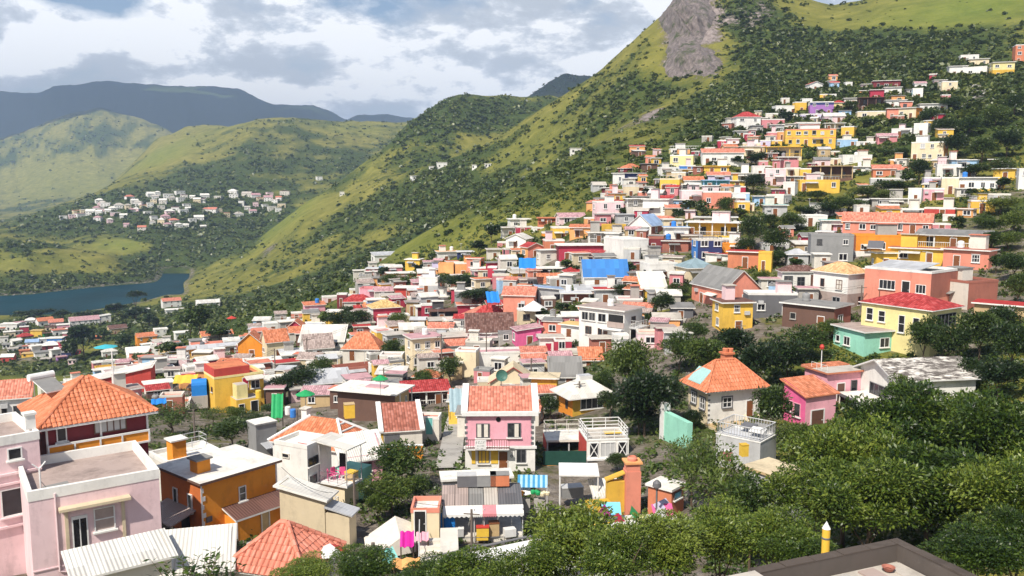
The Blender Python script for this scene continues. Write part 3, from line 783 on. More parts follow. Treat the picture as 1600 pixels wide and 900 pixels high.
def empty(name, loc, rz=0.0):
    o = bpy.data.objects.new(name, None); o.empty_display_size = 0.5
    o.location = loc; o.rotation_euler = (0, 0, rz); COL.objects.link(o)
    return o
THINGS = []                     # everything that gets a label: (object, words, category, group, landmark phrase or None, x, y in the photo)
def tag(o, label, cat, group=None, mark=None, p=None):
    o['category'] = cat
    if group: o['group'] = group
    if p is None:
        p = proj(o.matrix_basis.translation) if o.location.y > 1 else (0, 0)
    THINGS.append([o, label, cat, group, mark, p[0], p[1]])
    return o
def dup(root, loc, rz=None, scale=None):
    """a thing with its parts and sub-parts"""
    def cp(o, par):
        c = o.copy(); COL.objects.link(c)
        if par is not None: c.parent = par
        for ch in kids.get(o, ()):
            cp(ch, c)
        return c
    kids = {}
    for o in root.children_recursive:
        kids.setdefault(o.parent, []).append(o)
    c = cp(root, None); c.location = loc
    if rz is not None: c.rotation_euler = (0, 0, rz)
    if scale is not None: c.scale = scale if hasattr(scale, '__len__') else (scale,) * 3
    return c

# ---------------------------------------------------------------- windows and doors (unit meshes, facing -Y)
def win_mesh(style):
    def mk():
        b = MB(); fw = 0.09
        frame, glass = {'w': ('white', M_GLASS), 'd': ('darkgrey', M_GLASS), 'b': ('brown', M_GLASS), 'g': ('white', M_GLASS), 's': ('offwhite', plain('brown', .7)), 'o': ('concrete', plain('black', .9)), 'c': ('white', plain('lightgrey', .6, 'curtain')), 'y': ('cream', M_GLASS)}[style]
        d = 0.07
        for x0, x1, z0, z1 in ((-.5, .5, 1 - fw, 1), (-.5, .5, 0, fw), (-.5, -.5 + fw, fw, 1 - fw), (.5 - fw, .5, fw, 1 - fw)):
            b.box(x0, x1, -d, 0, z0, z1, 0, 'b')
        if style in 'wdbc':
            b.box(-.035, .035, -d * .8, 0, fw, 1 - fw, 0, 'b')
        if style == 'g':
            b.box(-.2, -.15, -d * .8, 0, fw, 1 - fw, 0, 'b'); b.box(.15, .2, -d * .8, 0, fw, 1 - fw, 0, 'b'); b.box(-.5 + fw, .5 - fw, -d * .75, 0, .5, .55, 0, 'b')
        if style == 's':
            for k in range(7):
                z = fw + (1 - 2 * fw) * (k + .5) / 7
                b.box(-.5 + fw, .5 - fw, -d * .6, 0, z - .02, z + .03, 1, 'b')
        b.poly([(-.5 + fw, -.02, fw), (.5 - fw, -.02, fw), (.5 - fw, -.02, 1 - fw), (-.5 + fw, -.02, 1 - fw)], 1)
        b.box(-.56, .56, -.16, 0, -.07, -.001, 0, 'b')                   # sill
        if style in 'gyb':
            b.box(-.55, .55, -.14, 0, 1.001, 1.06, 0, 'b')
        return b.mesh('window', [wallmat(frame) if frame in ('offwhite', 'concrete', 'cream') else plain(frame, .5), glass])
    return _get('win' + style, mk)
def door_mesh(c):
    def mk():
        b = MB()
        for x0, x1, z0, z1 in ((-.5, -.42, 0, 1), (.42, .5, 0, 1), (-.42, .42, .95, 1)):
            b.box(x0, x1, -.06, 0, z0, z1, 0, 'b')
        b.box(-.42, .42, -.04, 0, 0.0, .95, 1, 'b')
        for z0, z1 in ((.1, .45), (.52, .88)):
            b.box(-.28, .28, -.055, -.04, z0, z1, 1, 'b')
        b.box(.3, .35, -.09, -.04, .46, .5, 0)
        return b.mesh('door', [plain('white', .5), plain(c, .5)])
    return _get('door' + c, mk)

class House: pass
def face_xf(h, face):
    if face == 'F': return Vector((-h.W / 2, -h.D / 2, 0)), Vector((1, 0, 0)), 0.0, h.W
    if face == 'R': return Vector((h.W / 2, -h.D / 2, 0)), Vector((0, 1, 0)), math.pi / 2, h.D
    if face == 'L': return Vector((-h.W / 2, h.D / 2, 0)), Vector((0, -1, 0)), -math.pi / 2, h.D
def put(h, face, u, z, w_, ht, style='w', name='window', off=0.0):
    """a window or door centred at fraction u of a face, foot z metres above the base"""
    o0, dx, rz, L = face_xf(h, face)
    me = door_mesh(style[5:]) if style.startswith('door:') else win_mesh(style)
    o = link('door' if style.startswith('door:') else name, me, h.root)
    n = Vector((dx.y, -dx.x, 0))
    o.location = o0 + dx * (u * L) + Vector((0, 0, z)) + n * (0.004 + off)
    o.rotation_euler = (0, 0, rz); o.scale = (w_, 1.0, ht)
    return o

TILED = {'terracotta', 'redroof', 'salmonroof', 'brownroof', 'mauve', 'taupe', 'tanroof', 'peachroof', 'rust', 'brick'}
def roofmat(c, texture=None):
    k = texture or ('tile' if c in TILED else 'tin' if c in ('tin', 'greyroof', 'blueroof', 'blueslate', 'tealroof', 'blueg', 'whiteroof', 'slate') else 'deck')
    return {'tile': tilemat, 'tin': tinmat, 'deck': deckmat}[k](c)

def roof_planes(kind, W, D, H, rh, o):
    """top polygons (ccw seen from above) of a pitched roof with overhang o"""
    x, y = W / 2 + o, D / 2 + o
    e = o * rh / max(.5, min(W, D) / 2)
    z0 = H - e * 0.6
    if kind == 'hip':
        r = max(0.02, (W - D) / 2) if W >= D else 0.0
        ry = max(0.0, (D - W) / 2)
        a, b_ = (-r, -ry, H + rh), (r, ry, H + rh)
        if W >= D:
            return [[(-x, -y, z0), (x, -y, z0), b_, a], [(x, -y, z0), (x, y, z0), b_], [(x, y, z0), (-x, y, z0), a, b_], [(-x, y, z0), (-x, -y, z0), a]]
        return [[(-x, -y, z0), (x, -y, z0), a], [(x, -y, z0), (x, y, z0), b_, a], [(x, y, z0), (-x, y, z0), b_], [(-x, y, z0), (-x, -y, z0), a, b_]]
    if kind == 'gable':
        return [[(-x, -y, z0), (x, -y, z0), (x, 0, H + rh), (-x, 0, H + rh)], [(x, y, z0), (-x, y, z0), (-x, 0, H + rh), (x, 0, H + rh)]]
    if kind == 'gablef':
        return [[(-x, y, z0), (-x, -y, z0), (0, -y, H + rh), (0, y, H + rh)], [(x, -y, z0), (x, y, z0), (0, y, H + rh), (0, -y, H + rh)]]
    if kind == 'shedf':
        return [[(-x, -y, H - o * rh / D), (x, -y, H - o * rh / D), (x, y, H + rh), (-x, y, H + rh)]]
    if kind == 'shedr':      # high on the left, low on the right
        return [[(-x, -y, H + rh), (x, -y, H), (x, y, H), (-x, y, H + rh)]]
    if kind == 'shedl':
        return [[(-x, -y, H), (x, -y, H + rh), (x, y, H + rh), (-x, y, H)]]
HOUSES = []
def make_house(x0, x1, base, eave, th=0, asp=.8, wall='white', roof='flat', rc='deck', rh=None, trim='white', d=None, wl=None, wr=None, low=None, lowz=None,
               desc=None, mark=None, win='w', nwin=None, doors=1, st=None, loggia=None, porch=None, balc=False, cat='house', name='house', group=None, over=.35, para=.3, tex=None, auto=True, found=4.0, dcol='wood', minw=None):
    h = House()
    thr = R(th); c, s = math.cos(thr), math.sin(thr)
    px = x0 + (x1 - x0) * ((asp * abs(s) / (c + asp * abs(s))) if th > 0 else (c / (c + asp * abs(s))) if th < 0 else 0.5)
    y = d or hit(px, base, 30)
    if not y == y:
        y = 420
    P = at(px, base, y); top = at(px, eave, y)
    m = mpp(y, P.z)
    h.W = (x1 - x0) * m / (c + asp * abs(s)); h.D = asp * h.W; h.H = max(1.2, top.z - P.z)
    phi = -math.atan2(P.x, P.y) + thr
    rot = Matrix.Rotation(phi, 2)
    loc = Vector((-h.W / 2, -h.D / 2)) if th > 0 else Vector((h.W / 2, -h.D / 2)) if th < 0 else Vector((0, -h.D / 2))
    cpos = Vector((P.x, P.y)) - rot @ loc
    h.y, h.m, h.th = y, m, th
    h.root = empty(name, (cpos.x, cpos.y, P.z), phi)
    h.px, h.py = (x0 + x1) / 2, (base + eave) / 2
    W, D, H = h.W, h.D, h.H
    n_st = st or max(1, int(round(H / 2.9)))
    if rh is None:
        rh = {'hip': .28, 'gable': .25, 'gablef': .25, 'shedf': .16, 'shedr': .15, 'shedl': .15}.get(roof, 0) * min(W, D)
    # walls
    mats = [wallmat(wall)]
    mi = {'': 0}
    for k, cc in (('l', wl), ('r', wr)):
        if cc: mi[k] = len(mats); mats.append(wallmat(cc))
    b = MB()
    zt = H if roof != 'flat' else H - 0.05
    z1 = loggia if loggia else None
    if low:
        mats.append(wallmat(low)); li_ = len(mats) - 1; lz = lowz or H / 2
        b.box(-W / 2, W / 2, -D / 2, D / 2, -found, lz, li_, 'td'); b.box(-W / 2, W / 2, -D / 2, D / 2, lz, zt, mi, 'td')
    elif z1:
        b.box(-W / 2, W / 2, -D / 2, D / 2, -found, z1, mi, 'd')
        ins = min(2.2, D * .35)
        b.box(-W / 2 + .12, W / 2 - .12, -D / 2 + ins, D / 2 - .02, z1 + .01, zt, mi, 'd')
    else:
        b.box(-W / 2, W / 2, -D / 2, D / 2, -found, zt, mi, 'td')
    if roof == 'gablef':
        for sg, kk in ((-1, 'f'), (1, 'b')):
            pts = [(-W / 2, sg * D / 2, H), (W / 2, sg * D / 2, H), (0, sg * D / 2, H + rh - .02)]
            b.poly(pts if sg < 0 else pts[::-1], mi.get(kk, 0))
    if roof == 'gable':
        for sg, kk in ((1, 'r'), (-1, 'l')):
            pts = [(sg * W / 2, -D / 2, H), (sg * W / 2, D / 2, H), (sg * W / 2, 0, H + rh - .02)]
            b.poly(pts if sg > 0 else pts[::-1], mi.get(kk, 0))
    if roof == 'shedf':
        for sg, kk in ((1, 'r'), (-1, 'l')):
            pts = [(sg * W / 2, -D / 2, H), (sg * W / 2, D / 2, H), (sg * W / 2, D / 2, H + rh - .02)]
            b.poly(pts if sg > 0 else pts[::-1], mi.get(kk, 0))
    if roof in ('shedr', 'shedl'):
        zz = (H + rh - .02, H) if roof == 'shedr' else (H, H + rh - .02)
        b.poly([(-W / 2, -D / 2, H), (W / 2, -D / 2, H), (W / 2, -D / 2, zz[1]), (-W / 2, -D / 2, zz[0])], 0)
        sx_ = -W / 2 if roof == 'shedr' else W / 2
        pts = [(sx_, D / 2, H), (sx_, -D / 2, H), (sx_, -D / 2, H + rh - .02), (sx_, D / 2, H + rh - .02)]
        b.poly(pts if roof == 'shedr' else pts[::-1], mi.get('l' if roof == 'shedr' else 'r', 0))
    h.wall = b.build('wall', mats, h.root)
    # roof
    b = MB(); tm = wallmat(trim)
    if roof == 'flat':
        t_ = min(.22, W * .06); o_ = .035; zz = H + .05
        b.poly([(-W / 2 + t_, -D / 2 + t_, H - para), (W / 2 - t_, -D / 2 + t_, H - para), (W / 2 - t_, D / 2 - t_, H - para), (-W / 2 + t_, D / 2 - t_, H - para)], 0)
        b.box(-W / 2 - o_, W / 2 + o_, -D / 2 - o_, -D / 2 + t_, H - para, zz, 1, 'd'); b.box(-W / 2 - o_, W / 2 + o_, D / 2 - t_, D / 2 + o_, H - para, zz, 1, 'd')
        b.box(-W / 2 - o_, -W / 2 + t_, -D / 2 + t_, D / 2 - t_, H - para, zz, 1, 'fbd'); b.box(W / 2 - t_, W / 2 + o_, -D / 2 + t_, D / 2 - t_, H - para, zz, 1, 'fbd')
        h.roof = b.build('roof', [deckmat(rc), tm], h.root)
    elif roof == 'slab':
        o_ = over
        b.box(-W / 2 - o_, W / 2 + o_, -D / 2 - o_ * 1.4, D / 2 + o_, H + .003, H + .2, {'t': 0, '': 1})
        h.roof = b.build('roof', [deckmat(rc), tm], h.root)
    elif roof != 'none':
        for pl in roof_planes(roof, W, D, H, rh, over):
            b.sheet(pl, .13, 0, 1)
        h.roof = b.build('roof', [roofmat(rc, tex), tm], h.root)
    h.rh = rh
    if loggia:
        b = MB(); ncol = max(2, int(round(W / 3.0)) + 1)
        for k in range(ncol):
            x_ = -W / 2 + .15 + (W - .3) * k / (ncol - 1)
            c_ = MB(); c_.box(x_ - .12, x_ + .12, -D / 2 + .02, -D / 2 + .26, z1, zt, 0, 'd'); c_.build('column', tm, h.root)
        b.box(-W / 2 + .03, W / 2 - .03, -D / 2 + .03, -D / 2 + .09, z1 + .85, z1 + .95, 0)
        for k in range(int(W / .35)):
            x_ = -W / 2 + .1 + k * .35
            b.box(x_ - .02, x_ + .02, -D / 2 + .045, -D / 2 + .075, z1, z1 + .85, 0, 'td')
        b.build('railing', tm, h.root)
    if porch:
        pz, pd, pc = porch
        b = MB(); b.sheet([(-W / 2 - .1, -D / 2 - pd, pz - .25), (W / 2 + .1, -D / 2 - pd, pz - .25), (W / 2 + .1, -D / 2 - .01, pz), (-W / 2 - .1, -D / 2 - .01, pz)], .14, 0, 1)
        pr = b.build('porch_roof', [roofmat(pc), tm], h.root)
        for k in range(max(2, int(W / 3) + 1)):
            n_ = max(2, int(W / 3) + 1)
            x_ = -W / 2 + .12 + (W - .24) * k / (n_ - 1)
            c_ = MB(); c_.box(x_ - .08, x_ + .08, -D / 2 - pd + .15, -D / 2 - pd + .31, -found, pz - .36, 0, 'd'); c_.build('column', tm, h.root)
    if balc:
        z_ = 2.8 if n_st > 1 else .4
        b = MB(); b.box(-W * .42, W * .42, -D / 2 - 1.2, -D / 2 - .003, z_ - .16, z_, 0); b.build('balcony', tm, h.root)
        b = MB()
        for x0_, x1_, y0_, y1_ in ((-W * .42, W * .42, -D / 2 - 1.18, -D / 2 - 1.13), (-W * .42, -W * .42 + .05, -D / 2 - 1.12, -D / 2 - .01), (W * .42 - .05, W * .42, -D / 2 - 1.12, -D / 2 - .01)):
            b.box(x0_, x1_, y0_, y1_, z_ + .88, z_ + .96, 0)
        for k in range(int(W * .84 / .3)):
            x_ = -W * .42 + .1 + k * .3
            b.box(x_ - .02, x_ + .02, -D / 2 - 1.17, -D / 2 - 1.14, z_, z_ + .88, 0, 'td')
        b.build('railing', plain(trim if trim in ('brown', 'black') else 'white', .5), h.root)
    # what has been added to the house over the years
    if auto and minw is None and W > 4.2 and h.y < 300:
        r2 = random.Random(int(x0 * 17 + base * 3))
        zt_ = H - para + .003 if roof == 'flat' else H + .203
        if roof in ('flat', 'slab') and r2.random() < .5:
            b = MB(); cx = W * r2.uniform(-.28, .28); w2 = W * r2.uniform(.14, .2); d2 = D * .18; hh = r2.uniform(1.5, 2.4); cy = D * r2.uniform(0, .25)
            b.box(cx - w2, cx + w2, cy - d2, cy + d2, zt_, zt_ + hh, 0, 'td'); rr2 = b.build('roof_room', wallmat(r2.choice([wall, wall, 'white', 'offwhite', 'concrete', 'palepink'])), h.root)
            b = MB(); b.box(cx - w2 - .15, cx + w2 + .15, cy - d2 - .3, cy + d2 + .1, zt_ + hh + .002, zt_ + hh + .12, 0); b.build('cover', deckmat(r2.choice(['whiteroof', 'deck', 'greyroof', 'salmonroof'])), rr2)
        if roof == 'flat' and r2.random() < .3:
            b = MB(); zz = H + .05
            for y_ in (-D / 2 + .08, D / 2 - .08): b.box(-W / 2 + .05, W / 2 - .05, y_ - .03, y_ + .03, zz + .75, zz + .82, 0)
            for x_ in (-W / 2 + .08, W / 2 - .08): b.box(x_ - .03, x_ + .03, -D / 2 + .05, D / 2 - .05, zz + .755, zz + .815, 0)
            for k in range(int(W / .8) + 1): b.box(-W / 2 + .06 + k * .8, -W / 2 + .11 + k * .8, -D / 2 + .05, -D / 2 + .11, zz, zz + .75, 0)
            b.build('railing', plain(r2.choice(['white', 'lightgrey', 'slate']), .5), h.root)
        if not porch and not loggia and r2.random() < .45:
            cx = W * r2.uniform(-.25, .25); w2 = min(W * .22, 1.6); z_ = min(H * .85, 2.5)
            b = MB(); b.sheet([(cx - w2, -D / 2 - 1.1, z_ - .3), (cx + w2, -D / 2 - 1.1, z_ - .3), (cx + w2, -D / 2 - .005, z_), (cx - w2, -D / 2 - .005, z_)], .05, 0); b.build('awning', tinmat(r2.choice(['tin', 'whiteroof', 'greyroof', 'taupe'])), h.root)
        if n_st > 1 and not low and r2.random() < .3:
            b = MB(); b.box(-W / 2 - .04, W / 2 + .04, -D / 2 - .06, -D / 2 - .003, H / n_st - .08, H / n_st + .06, 0); b.build('string_course', tm, h.root)
        if r2.random() < .25:
            b = MB(); cx = W * r2.uniform(-.4, .4); b.box(cx - .4, cx + .4, -D / 2 - .35, -D / 2 - .004, H * .6, H * .6 + .55, 0); b.build('cooling_unit', plain('lightgrey', .5), h.root)
    # openings
    if auto and nwin != 0:
        rr = random.Random(int(x0 * 131 + base * 7))
        faces = [('F', W)]
        if th > 6 and D * abs(s) / m > 5: faces.append(('L', D))
        if th < -6 and D * abs(s) / m > 5: faces.append(('R', D))
        tiny = W / m < 13
        sh = H / n_st
        for f_, L in faces:
            k = nwin if (nwin and f_ == 'F') else max(1, int(L / (3.3 if not tiny else 4.5)))
            k = min(k, 7)
            for s_ in range(n_st):
                di = rr.randrange(k) if (s_ == 0 and f_ == 'F' and doors) else -1
                for q in range(k):
                    u = (q + .5 + rr.uniform(-.14, .14)) / k
                    if q == di:
                        put(h, f_, u, 0.02, min(1.15, L * .3), min(2.2, sh * .8), 'door:' + dcol); continue
                    if rr.random() < .12 and k > 2: continue
                    if loggia and s_ * sh >= loggia - .4:
                        if f_ != 'F': continue
                        put(h, f_, u, s_ * sh + .25, min(1.3, L / k * .6), min(2.0, sh * .7), 'd', off=-min(2.2, D * .35)); continue
                    wdt = min(rr.choice((.95, 1.1, 1.3, 1.6)) * (1.25 if tiny else 1), L / k * .62); ht = min(rr.choice((1.0, 1.15, 1.35)) * (1.15 if tiny else 1), sh * .55)
                    stl = win if rr.random() < .7 else rr.choice('wdgoc')
                    put(h, f_, u, s_ * sh + sh * .36, wdt, ht, stl)
    h.label = desc
    HOUSES.append(h)
    word = {'whiteroof': 'white sheet', 'tin': 'grey tin', 'greyroof': 'grey', 'blueroof': 'bright blue', 'blueslate': 'pale blue', 'redroof': 'red', 'salmonroof': 'salmon tiled', 'terracotta': 'terracotta tiled', 'brownroof': 'dark brown', 'mauve': 'mauve', 'taupe': 'brownish',
            'tanroof': 'tan', 'peachroof': 'pale orange', 'deck': 'flat', 'tealroof': 'teal', 'blueg': 'blue-grey'}
    cw = {'offwhite': 'off-white', 'paleyellow': 'pale yellow', 'gold': 'mustard yellow', 'rust': 'rust orange', 'hotpink': 'hot pink', 'wine': 'dark wine red', 'lightblue': 'light blue', 'sky': 'sky blue', 'lightgrey': 'light grey', 'slate': 'dark grey', 'darkgrey': 'charcoal', 'palepink': 'pale pink', 'concrete': 'bare concrete', 'rose': 'rose pink'}
    if not desc:
        stw = {1: 'one-storey', 2: 'two-storey'}.get(n_st, 'three-storey')
        rw = {'flat': 'flat roof', 'slab': 'overhanging slab roof', 'none': 'no roof'}.get(roof) or (word.get(rc, rc) + ' ' + {'hip': 'hipped roof', 'gable': 'gable roof', 'gablef': 'gable roof', 'shedf': 'lean-to roof', 'shedr': 'lean-to roof', 'shedl': 'lean-to roof'}[roof])
        desc = '%s %s %s with %s' % (cw.get(wall, wall), stw, cat, rw)
    tag(h.root, desc, cat, group or 'houses of the hillside town', mark, (h.px, h.py))
    return h
